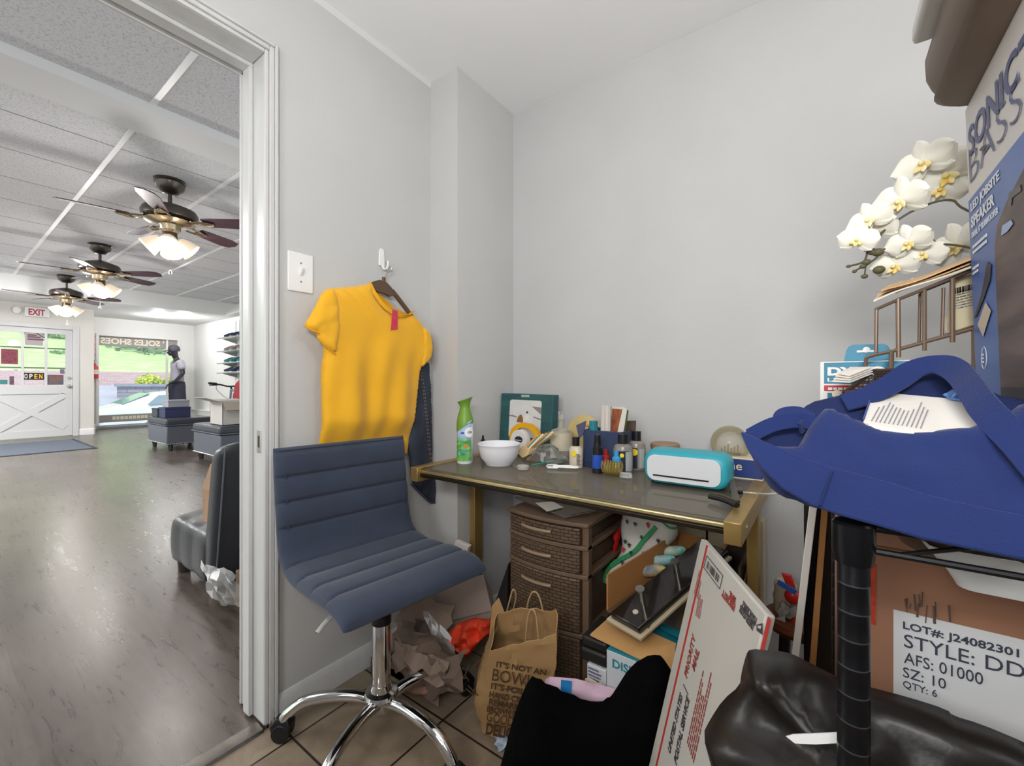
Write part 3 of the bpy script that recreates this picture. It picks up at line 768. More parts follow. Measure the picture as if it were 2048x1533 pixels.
# ================= shop furniture
m_lea = M('grey_leather', '595e68', .38, bump=.15, bs=140); m_leat = M('dark_leather', '3a3e46', .36, bump=.15, bs=140); m_leg = M('dark_wood_leg', '241f1e', .4); m_nail = M('nailhead', 'c0bdb8', .25, 1)
def make_ottoman(label, loc):
    o = thing('ottoman', label, 'ottoman', loc, 0, 'storage ottomans in the shop')
    L, W, H = .91, .62, .50
    part('body', MB().bx(0, L, 0, W, .10, .385), m_lea, o, local=True, bevel=.015)
    lid = part('cushion_lid', MB().bx(-.012, L + .012, -.012, W + .012, .39, .50), m_leat, o, local=True, bevel=.035, seg=4)
    pp = [(-.013, -.013), (L + .013, -.013), (L + .013, W + .013), (-.013, W + .013), (-.013, -.013)]
    part('piping', MB().tube([(x, y, .40) for x, y in pp], .008), m_lea, lid, local=True)
    for x in (.07, L - .07):
        for y in (.07, W - .07): part('leg', MB().lathe([(.025, 0), (.035, .10)], (x, y, 0), 4), m_leg, o, local=True)
    n = MB()
    for k in range(24): n.ball((L + .001, .02 + k * .0252, .115), .009, 8, 5)
    for k in range(36): n.ball((.015 + k * .0252, -.001, .115), .009, 8, 5)
    part('nailhead_trim', n, m_nail, o, local=True)
    return o
o1 = make_ottoman('dark grey leather ottoman with shoe boxes on its lid', (-8.95, 2.15, .004))
o2 = dup(o1, (-7.0, 2.17, .004), 0, 'grey leather ottoman carrying the open carton')
zt = .506
# shoe boxes
def shoebox(name, label, c, d, rz, mb_, ml_, lidh=.03):
    t = thing(name, label, 'box', (c[0], c[1], c[2]), rz)
    x, y, z = d
    part('box_body', MB().bx(-x / 2, x / 2, -y / 2, y / 2, 0, z - lidh * .5), mb_, t, local=True, bevel=.002)
    part('lid', MB().bx(-x / 2 - .004, x / 2 + .004, -y / 2 - .004, y / 2 + .004, z - lidh, z), ml_, t, local=True, bevel=.003)
    return t
m_navy = M('navy_card', '2c3355', .5); m_grey = M('grey_card', '8f949b', .6); m_dk = M('charcoal_card', '333c44', .5); m_green = M('green_mark', '9ec04a', .5)
b1 = shoebox('shoe_box', 'navy shoe box on the dark ottoman under the grey box', (-8.42, 2.36, zt), (.30, .33, .16), .0, m_navy, m_navy)
b2 = shoebox('shoe_box', 'small grey box lying on top of the navy shoe box', (-8.40, 2.37, zt + .163), (.24, .28, .11), .04, m_grey, m_grey)
b3 = shoebox('shoe_box', 'charcoal shoe box with a green mark left of the navy box', (-8.73, 2.27, zt), (.28, .18, .14), 0, m_dk, m_dk)
part('green_mark', MB().bx(.151, .154, -.07, -.045, .02, .10), m_green, b3, local=True)
# open carton
m_cart = M('pale_carton', 'bdb9b3', .75, var=.06, vs=5); m_carti = M('carton_inside', '9a8f85', .8)
ct = thing('carton', 'open pale carton with flaps out on the second ottoman', 'carton', (-6.45, 2.42, zt))
cw = MB(); X0, X1, Y0, Y1, Z0, Z1 = -6.62, -6.22, 2.24, 2.62, zt, zt + .30
cw.bx(X0, X1, Y0, Y0 + .006, Z0, Z1).bx(X0, X1, Y1 - .006, Y1, Z0, Z1).bx(X0, X0 + .006, Y0, Y1, Z0, Z1).bx(X1 - .006, X1, Y0, Y1, Z0, Z1).bx(X0, X1, Y0, Y1, Z0, Z0 + .006)
part('carton_walls', cw, m_cart, ct, smooth_=False)
def flap(par, a, b_, d, mat, th=.005, name='flap'):
    a, b_, d = V(a), V(b_), V(d); n = (b_ - a).cross(d).normalized()
    return part(name, MB().hexa([a, b_, b_ + d, a + d, a + n * th, b_ + n * th, b_ + d + n * th, a + d + n * th]), mat, par, smooth_=False)
flap(ct, (X0, Y0, Z1), (X1, Y0, Z1), (-.02, -.18, .06), m_cart); flap(ct, (X1, Y0, Z1), (X1, Y1, Z1), (.12, 0, -.10), m_carti); flap(ct, (X0, Y1, Z1), (X1, Y1, Z1), (0, .16, .03), m_cart); flap(ct, (X0, Y0, Z1), (X0, Y1, Z1), (-.15, 0, .02), m_cart)
# low black chair by the doorway
m_bl = M('black_vinyl', '2c2e33', .33, bump=.2, bs=120, var=.12, vs=5)
chb = thing('slipper_chair', 'low black vinyl armless chair just beyond the doorway', 'chair', (-2.6, 1.15, .004))
def lerp3(a, b_, t): return a + (b_ - a) * t
seat = MB().grid(lambda u, v: (0, 0, 0), 1, 1)
y0c, y1c = .80, 1.42
s_ = MB(); rings = []
for k in range(13):
    x = lerp(-2.96, -2.40, k / 12); e = min(1, min(k, 12.6 - k) / 1.2); e = math.sqrt(max(.05, 1 - (1 - e) ** 2)); b_ = .010 * abs(math.sin(PI * k / 4))
    zlo, zhi = lerp(.14, .06, e), lerp(.22, .325 + b_, e)
    yy0, yy1 = y0c + .02 * (1 - e) - b_, y1c
    rings.append([V((x, yy0, zlo + .02)), V((x, yy0 + .02, zlo)), V((x, yy1, zlo)), V((x, yy1, zhi)), V((x, yy0 + .03, zhi)), V((x, yy0, zhi - .03))])
part('seat', MB().loft(rings), m_bl, chb, sub=2, sharp=80)
rings = []
for k in range(9):
    t = k / 8; z = lerp(.07, .775, t); e = min(1, (8.15 - k) / 1.0); e = math.sqrt(max(.08, 1 - (1 - e) ** 2)); xb = lerp(-2.36, -2.25, t); th = lerp(.15, .125, t) * e
    rings.append([V((xb, y0c + .025, z)), V((xb, y1c, z)), V((xb - th, y1c, z)), V((xb - th, y0c + .03, z)), V((xb - th + .02, y0c, z)), V((xb - .02, y0c, z))])
part('backrest', MB().loft(rings), m_bl, chb, sub=2, sharp=80)
part('seam', MB().tube([(-2.262, .826, .75), (-2.30, .822, .45), (-2.36, .822, .1)], .004), M('seam_thread', '55585f', .5), chb)
for x, y in ((-2.43, .85), (-2.88, .85), (-2.43, 1.38), (-2.88, 1.38)): part('leg', MB().lathe([(.028, 0), (.032, .07)], (x, y, .004), 12), M('chair_leg_brown', '3b302b', .4), chb)
cr = MB(); cr.frame((-2.2535 - .036, .815, .23), (.06, 0, .20), (0, 1, 0), (.95, 0, -.3), .012, .012, .0015)
m_kraft = M('kraft_card', '9c7d62', .8, var=.12, vs=6, bump=.05, bs=40)
bx = thing('cardboard_box', 'brown cardboard box on the black chair seat against its back', 'box', (-2.58, .98, .34))
part('box_body', MB().hexa([V((-2.60, .845, .335)), V((-2.50, .845, .335)), V((-2.50, 1.2, .335)), V((-2.60, 1.2, .335)), V((-2.60, .845, .51)), V((-2.49, .845, .51)), V((-2.49, 1.2, .51)), V((-2.60, 1.2, .51))]), m_kraft, bx, bevel=.003)
flap(bx, (-2.49, .845, .51), (-2.60, .845, .51), (.02, .03, .12), m_kraft)
# plastic-wrapped bundle by its back legs
m_film = glassy('plastic_film', 'e9e9e6', .22, .12)
c = at(462, 1185, x=-2.12)
def crumple(u0, u1, w, h, nu, nv, amp, seed):
    r = random.Random(seed)
    D = [[V((r.uniform(-1, 1), r.uniform(-1, 1), r.uniform(-1, 1))) * amp for _ in range(nv + 1)] for _ in range(nu + 1)]
    return lambda u, v: V(u0) + V(w) * u + V(h) * v + D[min(nu, int(round(u * nu)))][min(nv, int(round(v * nv)))] + V(u1) * math.sin(PI * u) * math.sin(PI * v)
wrap = thing('wrapped_bundle', 'clear plastic wrapped bundle on the floor behind the black chair', 'bundle', (-2.15, .85, .004))
part('plastic_wrap', MB().grid(crumple((-2.30, .735, .235), (.03, -.04, .02), (.24, .05, -.01), (.02, .05, -.18), 9, 7, .014, 5), 9, 7), m_film, wrap, sharp=15)
part('cardboard_core', MB().bx(-2.24, -1.95, .86, 1.15, .004, .17), M('dark_kraft', '6b5643', .8), wrap, bevel=.004)
# mannequin, looking out along the window
m_man = M('mannequin_gloss', '26272d', .22); m_shirt = M('mannequin_tee', '9c97a3', .85); m_short = M('navy_shorts', '2f3040', .8); m_cap = M('dark_cap', '3a3a44', .7)
mo = V((-12.55, 3.56, .0)); man = thing('mannequin', 'black mannequin in a grey tee and dark shorts by the shop window', 'mannequin', (mo.x, mo.y, .004))
S = 1.06
def skin(name, verts, edges, radii, mat, par, sub=2):
    me = bpy.data.meshes.new(name); me.from_pydata([tuple(V(v) * S) for v in verts], edges, []); me.materials.append(mat)
    o = bpy.data.objects.new(name, me); COL.objects.link(o); o.parent = par
    sk = o.modifiers.new('skin', 'SKIN'); sk.use_smooth_shade = True
    for i, r in enumerate(radii):
        s_ = me.skin_vertices[0].data[i]; s_.radius = ((r, r) if not isinstance(r, tuple) else r); s_.radius = tuple(k * S for k in s_.radius); s_.use_root = (i == 0)
    b = o.modifiers.new('soft', 'SUBSURF'); b.levels = b.render_levels = sub
    return o
# local axes: faces -y; x to its side
vt = [(0, 0, .98), (0, .0, 1.12), (0, .01, 1.28), (0, .0, 1.44), (0, -.02, 1.54), (0, -.05, 1.63), (0, -.075, 1.72), (0, -.06, 1.79),
      (.18, .01, 1.45), (.235, .05, 1.20), (.22, -.10, 1.02), (.20, -.19, .98), (-.18, .01, 1.45), (-.25, .06, 1.18), (-.26, .04, .96), (-.25, .0, .86),
      (.09, 0, .92), (.10, -.01, .50), (.10, .02, .12), (.11, -.12, .04), (-.09, 0, .92), (-.11, .03, .50), (-.13, .06, .12), (-.14, -.08, .04)]
ed = [(0, 1), (1, 2), (2, 3), (3, 4), (4, 5), (5, 6), (6, 7), (3, 8), (8, 9), (9, 10), (10, 11), (3, 12), (12, 13), (13, 14), (14, 15), (0, 16), (16, 17), (17, 18), (18, 19), (0, 20), (20, 21), (21, 22), (22, 23)]
ra = [(.14, .11), (.12, .095), (.145, .11), (.11, .085), .05, .075, .09, .06, .058, .044, .034, .03, .058, .044, .034, .03, .085, .062, .038, .035, .085, .062, .038, .035]
body = skin('body', vt, ed, ra, m_man, man)
for (b0, dx, dy) in (((.20, -.19, .98), 0, -1), ((-.25, .0, .86), 0, 0)):
    h = MB()
    for k in range(4):
        o_ = (k - 1.5) * .02; h.tube([V(b0) * S, V((b0[0] + o_, b0[1] - .05 * (dy != 0), b0[2] - .05)) * S, V((b0[0] + o_, b0[1] - .07 * (dy != 0), b0[2] - .12)) * S], .011)
    h.tube([V(b0) * S, V((b0[0] - .045, b0[1] - .03, b0[2] - .05)) * S], .012)
    part('hand', h, m_man, man, local=True)
vt2 = [(0, 0.0, .96), (0, .0, 1.12), (0, .01, 1.28), (0, .0, 1.46), (.17, .01, 1.455), (.225, .035, 1.27), (-.17, .01, 1.455), (-.235, .045, 1.26)]
skin('t_shirt', vt2, [(0, 1), (1, 2), (2, 3), (3, 4), (4, 5), (3, 6), (6, 7)], [(.19, .155), (.165, .13), (.17, .13), (.10, .085), .08, .085, .08, .085], m_shirt, man)
shm = MB()
for sgn in (-1, 1):
    shm.loft([[V((sgn * cx_ + rx_ * math.cos(2 * PI * k / 16), cy_ + ry_ * math.sin(2 * PI * k / 16), z)) * S for k in range(16)] for z, cx_, cy_, rx_, ry_ in ((1.02, .06, 0, .115, .125), (.92, .075, 0, .115, .14), (.80, .095, 0, .108, .135), (.62, .11, .01, .105, .13), (.56, .11, .01, .106, .13))])
part('shorts', shm, m_short, man, local=True, sharp=60)
capm = MB().lathe([(.113, -.03), (.118, .02), (.105, .07), (.07, .105), (0, .12)], V((0, -.055, 1.735)) * S, 20).grid(lambda u, v: V((lerp(-.075, .075, u), -.155 - .09 * v * math.sin(PI * lerp(.15, .85, u)), 1.715 - .03 * v)) * S, 8, 4, .008)
part('cap', capm, m_cap, man, local=True)
part('face', MB().ball(V((0, -.125, 1.66)) * S, .05, 12, 8, (1.0, .9, 1.3)).ball(V((0, -.176, 1.66)) * S, .012, 8, 6, (1, 1.4, 1.6)), m_man, man, local=True)
part('base_plate', MB().lathe([(.0, 0), (.24, 0), (.24, .012), (0, .014)], (0, 0, 0), 28), m_steel, man, local=True)
# bicycle behind the second ottoman
m_fr = M('bike_frame_silver', '9db4c0', .25, .6); m_tyre = M('tyre', '1c1c1f', .7)
bk = thing('bicycle', 'silver bicycle with black handlebar behind the open carton', 'bicycle', (-7.6, 3.35, .004))
def B(n, mb, m): return part(n, mb, m, bk)
hb = at(445, 772, y=3.2)
hx = hb.x
# the bicycle runs along x, front wheel away (towards -x)
fw, rw_ = V((hx - .25, 3.35, .36)), V((hx + .85, 3.35, .36))
head_t, head_b = V((hx - .02, 3.35, .93)), V((hx - .07, 3.35, .74)); bb_, st_ = V((hx + .42, 3.35, .33)), V((hx + .58, 3.35, .80))
for w in (fw, rw_):
    t = [w + V((math.cos(2 * PI * k / 28), 0, math.sin(2 * PI * k / 28))) * .33 for k in range(29)]
    wheel = B('wheel', MB().tube(t, .024), m_tyre); sp_ = MB()
    for k in range(14): sp_.cyl(w, t[k * 2], .0025, 5)
    sp_.cyl(w - V((0, .04, 0)), w + V((0, .04, 0)), .02); part('spokes', sp_, m_steel, wheel)
fr_ = MB()
for a, b_, r in ((head_t, head_b, .022), (head_b, bb_, .022), (head_t, st_, .018), (st_, bb_, .018), (st_, rw_, .01), (bb_, rw_, .012)): fr_.cyl(a, b_, r)
B('frame', fr_, m_fr)
B('fork', MB().tube([head_b, head_b + V((-.02, .05, -.05)), fw + V((0, .05, 0))], .014).tube([head_b, head_b + V((-.02, -.05, -.05)), fw + V((0, -.05, 0))], .014), m_fr)
hz = head_t + V((.0, 0, .06))
B('handlebar', MB().cyl(head_t, hz, .016).tube(spline([hz + V((.06, -.36, .05)), hz + V((.0, -.18, .03)), hz + V((-.03, -.06, 0)), hz + V((-.03, .06, 0)), hz + V((0, .18, .03)), hz + V((.06, .36, .05))]), .014), m_black)
for s in (-1, 1):
    B('grip', MB().cyl(hz + V((.03, s * .25, .045)), hz + V((.062, s * .38, .055)), .021), m_tyre)
    B('brake_lever', MB().tube([hz + V((-.0, s * .2, .03)), hz + V((-.06, s * .23, .02)), hz + V((-.03, s * .34, .02))], .009), m_black)
B('brake_cable', MB().tube(spline([hz + V((-.04, -.22, .02)), hz + V((-.22, -.16, -.06)), hz + V((-.16, -.05, -.2)), head_b]), .004).tube(spline([hz + V((-.04, .22, .02)), hz + V((-.25, .1, -.08)), head_b + V((-.05, 0, 0))]), .004), m_black)
B('saddle', MB().cyl(st_, st_ + V((.04, 0, .12)), .013).ball(st_ + V((.05, 0, .14)), .1, 14, 8, (1.3, .6, .3)), m_black)
B('crank', MB().lathe([(.0, -.01), (.09, -.01), (.09, .01), (0, .01)], bb_ + V((0, .05, 0)), 20, (0, 1, 0)).tube([bb_ + V((0, .07, 0)), bb_ + V((.1, .08, -.13))], .012), m_black)
# wall shelves with shoes
m_gsh = M('shelf_glass', 'cfe6e4', .12, trans=.6); m_sh1 = M('shoe_navy', '3b4060', .6); m_sh2 = M('shoe_tan', 'a38d88', .7); m_sh3 = M('shoe_teal', '3f7f86', .6); m_sole = M('shoe_sole', 'd8d5d4', .6)
cs = at(458, 700, y=YR - .15); sx = cs.x
solo('slat_panel', 'narrow ribbed wall panel holding the shoe shelves', 'wall panel', (lambda m: [m.bx(sx - .1 + k * .18, sx + .02 + k * .18, YR - .025, YR - .004, .9, ZL - .1) for k in range(12)] and m)(MB()).bx(sx - .12, sx + 2.2, YR - .014, YR - .004, .9, ZL - .1), m_shopwhite, smooth_=False)
def make_shoe(label, c, rz, mt, name='shoe', L=.30, group='shoes on the wall shelves'):
    t = thing(name, label, 'shoe', c, rz, group)
    part('sole', MB().loft([[V((x * L, y * .05 * w, z)) for x, y, w in ((-.5, 0, 1), (-.45, -.7, 1), (-.1, -.75, 1), (.2, -1, 1), (.42, -.8, 1), (.5, 0, 1), (.42, .8, 1), (.2, 1, 1), (-.1, .75, 1), (-.45, .7, 1))] for z in (0, .028)]), m_sole, t, local=True, bevel=.006)
    rings = []
    for x, w, h in ((-.48, .7, .10), (-.3, .8, .115), (-.08, .8, .11), (.12, .9, .085), (.3, .95, .06), (.46, .6, .035)):
        rings.append([V((x * L, math.cos(PI * k / 7) * .048 * w, .028 + math.sin(PI * k / 7) * h)) for k in range(8)])
    u = part('upper', MB().loft(rings), mt, t, local=True, sub=1, sharp=80)
    part('laces', (lambda m: [m.tube([V((x * L, -.022, z)), V((x * L, 0, z + .008)), V((x * L, .022, z))], .004) for x, z in ((-.02, .128), (.06, .118), (.14, .105), (.22, .09))] and m)(MB()), m_sole, u, local=True)
    return t
def shelf(z, label, x0=.02):
    t = thing('glass_shelf', label, 'shelf', (sx + .4, YR - .2, z), group='glass shelves on the side wall')
    part('shelf_board', MB().bx(sx + x0, sx + 2.1, YR - .40, YR - .02, z, z + .02), m_gsh, t, bevel=.003)
    for x in (sx + .1, sx + 1.6): part('bracket', MB().prism([(0, 0), (.3, 0), (0, -.09)], (x, YR - .02, z), (0, -1, 0), (0, 0, 1), (1, 0, 0), .012), m_steel, t)
zz = [at(455, p, y=YR - .2).z for p in (680, 706, 729, 748)]
for z, lab in zip(zz, ('topmost glass shelf on the side wall', 'glass shelf just below the topmost one', 'glass shelf with the pale sandals on the side wall', 'lowest glass shelf above the bicycle handlebar')): shelf(z, lab)
k = 0
for i, z in enumerate(zz):
    for j, dx in enumerate((.12, .42, .72)):
        words = ['navy', 'tan', 'teal', 'dark navy'][i]; pos = ['at the open end of', 'in the middle of', 'second along'][0 if j == 0 else (1 if j == 2 else 2)]
        make_shoe('%s shoe %s the %s shoe shelf' % (words, pos, ['topmost', 'second', 'third', 'lowest'][i]), (sx + dx + .12, YR - .2, z + .02), PI / 2 + .4 * (j - 1) + PI, [m_sh1, m_sh2, m_sh3, m_sh1][i])
# red jacket hanging at the edge of the doorway
c = at(476, 805, y=2.98)
rj = [at(x, y, y=2.98) for x, y in ((474, 762), (492, 755), (530, 760), (560, 842), (500, 848), (464, 838), (468, 800))]
jk = thing('red_jacket', 'dark red jacket hanging just behind the door jamb', 'jacket', (rj[0].x, 2.98, rj[5].z))
part('jacket_body', puff(rj, c, (0, -1, 0), .05, .05, .04, .08, wrinkle(.02, 8)), M('red_cloth', '8f2f36', .85), jk)
zr = rj[1].z
part('hanger', MB().tube([(rj[1].x - .02, 2.98, zr - .03), (rj[1].x + .05, 2.98, zr + .03), (rj[2].x, 2.98, zr - .02)], .008).cyl((rj[1].x + .05, 2.98, zr + .03), (rj[1].x + .05, 2.98, zr + .12), .005), m_black, jk)
rk = thing('garment_rail', 'chrome garment rail holding the red jacket', 'rail', (rj[1].x + .4, 2.98, .004))
for dx in (-.03, 1.3):
    part('post', MB().cyl((rj[1].x + .12 + dx, 2.98, .02), (rj[1].x + .12 + dx, 2.98, zr + .12), .014), m_steel, rk); part('foot', MB().cyl((rj[1].x + .12 + dx, 2.84, .02), (rj[1].x + .12 + dx, 3.12, .02), .014), m_steel, rk)
part('rail', MB().cyl((rj[1].x - .02, 2.98, zr + .12), (rj[1].x + 1.43, 2.98, zr + .12), .012), m_steel, rk)
# ================= blue office chair
m_vel = M('blue_velvet', '343d4f', .9, sheen=.15, bump=.12, bs=350, var=.1, vs=14)
m_piece = M('velvet_dark_seam', '2c384f', .85)
oc = thing('office_chair', 'blue armless office chair with channelled back on a chrome star base', 'chair', (-1.065, .80, 0), math.radians(-7))
# seat shell: a path in the chair's x-z plane, front edge to top of the back
path = spline([(.245, .468), (.225, .492), (.12, .497), (.0, .494), (-.09, .496), (-.155, .515), (-.195, .56), (-.212, .62), (-.225, .70), (-.238, .79), (-.245, .842)], 10) if False else None
def spl2(P, n):
    Q = spline([V((a, 0, b)) for a, b in P], n); return Q
PS = spl2([(.222, .488), (.17, .506), (.10, .508), (.0, .502), (-.08, .500), (-.14, .511), (-.182, .545), (-.20, .60), (-.212, .68), (-.224, .76), (-.232, .855)], 14)
LEN = [0]
for i in range(1, len(PS)): LEN.append(LEN[-1] + (PS[i] - PS[i - 1]).length)
TOT = LEN[-1]
def pth(s):
    s = max(0, min(TOT, s))
    for i in range(1, len(PS)):
        if s <= LEN[i]:
            k = (s - LEN[i - 1]) / max(1e-9, LEN[i] - LEN[i - 1]); p = PS[i - 1].lerp(PS[i], k); break
    a, b = PS[max(0, i - 2)], PS[min(len(PS) - 1, i + 1)]; d = (b - a).normalized()
    return p, V((-d.z, 0, d.x)) * -1 if False else V((d.z, 0, -d.x))
SC_ = .435                            # where seat and back meet
HW = .222
seams = [.10, .19, .28, .37, .50, .575, .65, .725]
def shell(s0, s1, end0, end1, ns):
    T = .024; nv = 30
    def half(s, w):
        e = 1.0
        dw = HW - abs(w); r = .03
        if dw < r: e *= math.sqrt(max(0, 1 - (1 - dw / r) ** 2))
        for on, q in ((end0, s - s0), (end1, s1 - s)):
            if on and q < r: e *= math.sqrt(max(0, 1 - (1 - q / r) ** 2))
        return e
    def surf(side):
        def f(u, v):
            s = lerp(s0, s1, u); v2 = .5 - .5 * math.cos(PI * v) if False else v
            w = HW * math.sin(PI * (v2 - .5)) ; e = half(s, w); p, n = pth(s)
            g = 0
            if side > 0:
                for q in seams: g = max(g, math.exp(-((s - q) / .0045) ** 2))
                k = sorted(seams + [0, TOT]); 
                for a, b in zip(k, k[1:]):
                    if a <= s <= b: bul = math.sin(PI * (s - a) / (b - a)); break
                off = T + .005 * bul - .0075 * g
                off -= .003 * math.exp(-((abs(w) - HW + .022) / .0035) ** 2)
            else: off = -T * .8
            return p + n * (off * e) + V((0, w, 0))
        return f
    mb = MB(); nu = ns
    a = MB().grid(surf(1), nu, nv); b = MB().grid(surf(-1), nu, nv)
    mb.merge(a); o = len(mb.v); mb.add(b.v, [tuple(reversed(f)) for f in b.f])
    W_ = nv + 1
    for i in range(nu):
        mb.f.append((i * W_, (i + 1) * W_, o + (i + 1) * W_, o + i * W_)); mb.f.append((i * W_ + nv, o + i * W_ + nv, o + (i + 1) * W_ + nv, (i + 1) * W_ + nv))
    for j in range(nv):
        mb.f.append((j, o + j, o + j + 1, j + 1)); k = nu * W_ + j; mb.f.append((k, k + 1, o + k + 1, o + k))
    return mb
st_ob = part('seat', shell(0, SC_, True, False, 90), m_vel, oc, local=True, sharp=70)
bk_ob = part('backrest', shell(SC_, TOT, False, True, 80), m_vel, oc, local=True, sharp=70)
def edge_seam(s0, s1, par):
    for sd in (-1, 1):
        pts = []
        for k in range(25):
            p, n = pth(lerp(s0, s1, k / 24)); pts.append(p + n * .0215 + V((0, sd * (HW - .026), 0)))
        part('piping', MB().tube(pts, .0028, 6), m_piece, par, local=True)
edge_seam(.04, SC_, st_ob); edge_seam(SC_, TOT - .03, bk_ob)
p, n = pth(.03); part('piping', MB().tube([p + n * .0215 + V((0, w, 0)) for w in (-HW + .026, 0, HW - .026)], .0028, 6), m_piece, st_ob, local=True)
part('seat_plate', MB().bx(-.09, .09, -.08, .08, .452, .478), m_black, oc, local=True, bevel=.006)
part('gas_piston', MB().cyl((0, 0, .34), (0, 0, .455), .0145), M('piston_grey', '6b6b6e', .3, .8), oc, local=True)
part('column', MB().lathe([(0, .12), (.026, .12), (.027, .15), (.027, .345), (.024, .35), (0, .35)], n=28), m_chrome, oc, local=True)
part('column_collar', MB().lathe([(0, .338), (.0285, .338), (.0285, .364), (.02, .367), (0, .367)], n=28), m_black, oc, local=True)
part('hub', MB().lathe([(0, .075), (.022, .075), (.03, .09), (.034, .115), (.046, .118), (.05, .128), (.046, .138), (.032, .142), (.028, .16), (0, .16)], n=32), m_chrome, oc, local=True)
lv = MB().tube([(.05, -.08, .452), (.05, -.16, .448), (.052, -.185, .44)], .005)
part('height_lever', lv.tube([(.051, -.175, .443), (.054, -.195, .432), (.058, -.212, .42)], .008, 10, .5), M('lever_grey', '9b9b98', .35), oc, local=True)
for k in range(5):
    a = math.radians(218 + 7 + 72 * k); d = V((math.cos(a), math.sin(a), 0)); q = d.cross(V((0, 0, 1)))
    pts = spline([d * .02 + V((0, 0, .108)), d * .08 + V((0, 0, .122)), d * .15 + V((0, 0, .122)), d * .22 + V((0, 0, .110)), d * .268 + V((0, 0, .078)), d * .284 + V((0, 0, .058))], 6)
    lg = part('leg', MB().tube(pts, .0165, 16), m_chrome, oc, local=True)
    cst = MB(); c = d * .288
    for s in (-1, 1): cst.cyl(c + q * s * .006 + V((0, 0, .0265)), c + q * s * .022 + V((0, 0, .0265)), .026, 20)
    cst.cyl(c + V((0, 0, .03)), c + V((0, 0, .066)), .008)
    cst.loft([[c + d * (x * .027) + q * (y * .021) + V((0, 0, z)) for x, y in ((-1, -1), (1, -1), (1.1, 0), (1, 1), (-1, 1), (-1.1, 0))] for z in (.034, .05)] + [[c + d * (x * .016) + q * (y * .012) + V((0, 0, .066)) for x, y in ((-1, -1), (1, -1), (1.1, 0), (1, 1), (-1, 1), (-1.1, 0))]])
    part('caster', cst, m_black, lg, local=True, bevel=.002)

# ================= hook, hanger, shirt and jeans on the left wall
c1, c2 = at(762, 497, x=XA), at(768, 528, x=XA)
hk = thing('wall_hook', 'white adhesive hook on the wall holding the hanger', 'hook', (XA, c1.y, c2.z))
part('hook_plate', MB().prism([(-.013, 0), (.013, 0), (.011, .055), (.006, .066), (-.006, .066), (-.011, .055)], (XA, c1.y, c2.z - .012), (0, 1, 0), (0, 0, 1), (1, 0, 0), .007), m_white, hk, bevel=.002)
hy, hz0 = c1.y + .004, c2.z - .01
part('hook_prong', MB().tube(spline([(XA + .005, hy, hz0), (XA + .014, hy, hz0 - .014), (XA + .028, hy, hz0 - .016), (XA + .036, hy, hz0 - .004), (XA + .037, hy, hz0 + .012)]), .0055, 10, .7), m_white, hk)
m_hang = M('brown_plastic', '5b4636', .42)
hg = thing('clothes_hanger', 'brown plastic clothes hanger on the white hook inside the yellow shirt', 'hanger', (XA + .03, hy, hz0 - .1))
PX = XA + .042
hb0 = at(768, 585, x=PX); 
wire = spline([(XA + .030, hy - .003, hz0 + .012), (XA + .027, hy + .0, hz0 - .003), (XA + .03, hy + .014, hz0 - .006), (PX - .006, hy + .021, hz0 - .02), (PX, hb0.y + .012, hz0 - .04), (PX, hb0.y + .004, hb0.z + .016)], 5)
part('hook_wire', MB().tube(wire, .0022, 8), m_steel, hg)
def HP(px, py, dx=0): return at(px, py, x=PX + dx)
top = [HP(738, 566), HP(760, 560), HP(784, 574), HP(789, 590), HP(770, 588), HP(752, 586)]
yz = lambda P: [(p.y, p.z) for p in P]
part('crossbar', MB().prism(yz([HP(738, 566), HP(758, 560), HP(772, 565), HP(783, 577), HP(788, 592), HP(778, 594), HP(768, 588), HP(752, 584)]), (PX - .006, 0, 0), (0, 1, 0), (0, 0, 1), (1, 0, 0), .012), m_hang, hg, bevel=.002)
part('hook_boss', MB().cyl(HP(767, 572), HP(767, 555), .006), m_hang, hg)
part('shoulder_arm', MB().tube(spline([HP(784, 582), HP(800, 602), HP(822, 632), HP(842, 668)]), .008, 8, 1.2), m_hang, hg)
part('shoulder_arm', MB().tube(spline([HP(746, 572), HP(720, 580), HP(690, 583), HP(660, 588)]), .008, 8, 1.2), m_hang, hg)
# shirt: outline on a plane just off the wall, swollen to both sides, open neck
m_sh = M('yellow_jersey', 'eeb122', .85, sheen=.2, var=.05, vs=6, bump=.06, bs=260)
m_shd = M('yellow_rib', 'e2a41c', .85)
sx_ = XA + .042
def SP(px, py): return at(px, py, x=sx_)
shirt = thing('yellow_shirt', 'yellow short-sleeved t-shirt on a brown hanger on the left wall', 'shirt', (sx_, SP(750, 700).y, SP(750, 900).z))
O_ = V((sx_, 1.0, 1.15)); N_ = V((1, 0, 0))
bo = [SP(*q) for q in ((648, 578), (690, 574), (728, 570), (738, 566), (744, 588), (756, 610), (772, 625), (790, 632), (806, 632), (820, 626), (836, 640), (852, 664), (857, 690), (857, 716), (846, 728), (838, 738), (834, 790), (828, 850), (822, 900), (820, 912), (760, 910), (700, 908), (642, 898), (644, 870), (642, 800), (641, 735), (648, 700), (640, 640))]
def folds(p, h):
    # long hanging folds towards the hem and drag lines from the shoulder
    y, z = p.y, p.z; low = smooth((1.30 - z) / .30)
    f = .006 * low * math.sin((y - .12 * (z - 1.2)) * 58 + 2 * nz(p, 4)) + .009 * low * math.sin((y + .25 * (z - 1.1)) * 31 + 1)
    sh = .003 * math.sin((y * .7 + z) * 160) * smooth((z - 1.28) / .05)
    return f + sh + .006 * nz(p, 9, 3)
sb = puff(bo, O_, N_, .030, .012, .0085, .045, folds, 1)
for p_ in sb.v:                      # the hem is pressed flat between chair and wall
    k_ = smooth((.93 - p_.z) / .11); p_.x = lerp(p_.x, XA + .012 + .25 * (p_.x - XA), k_)
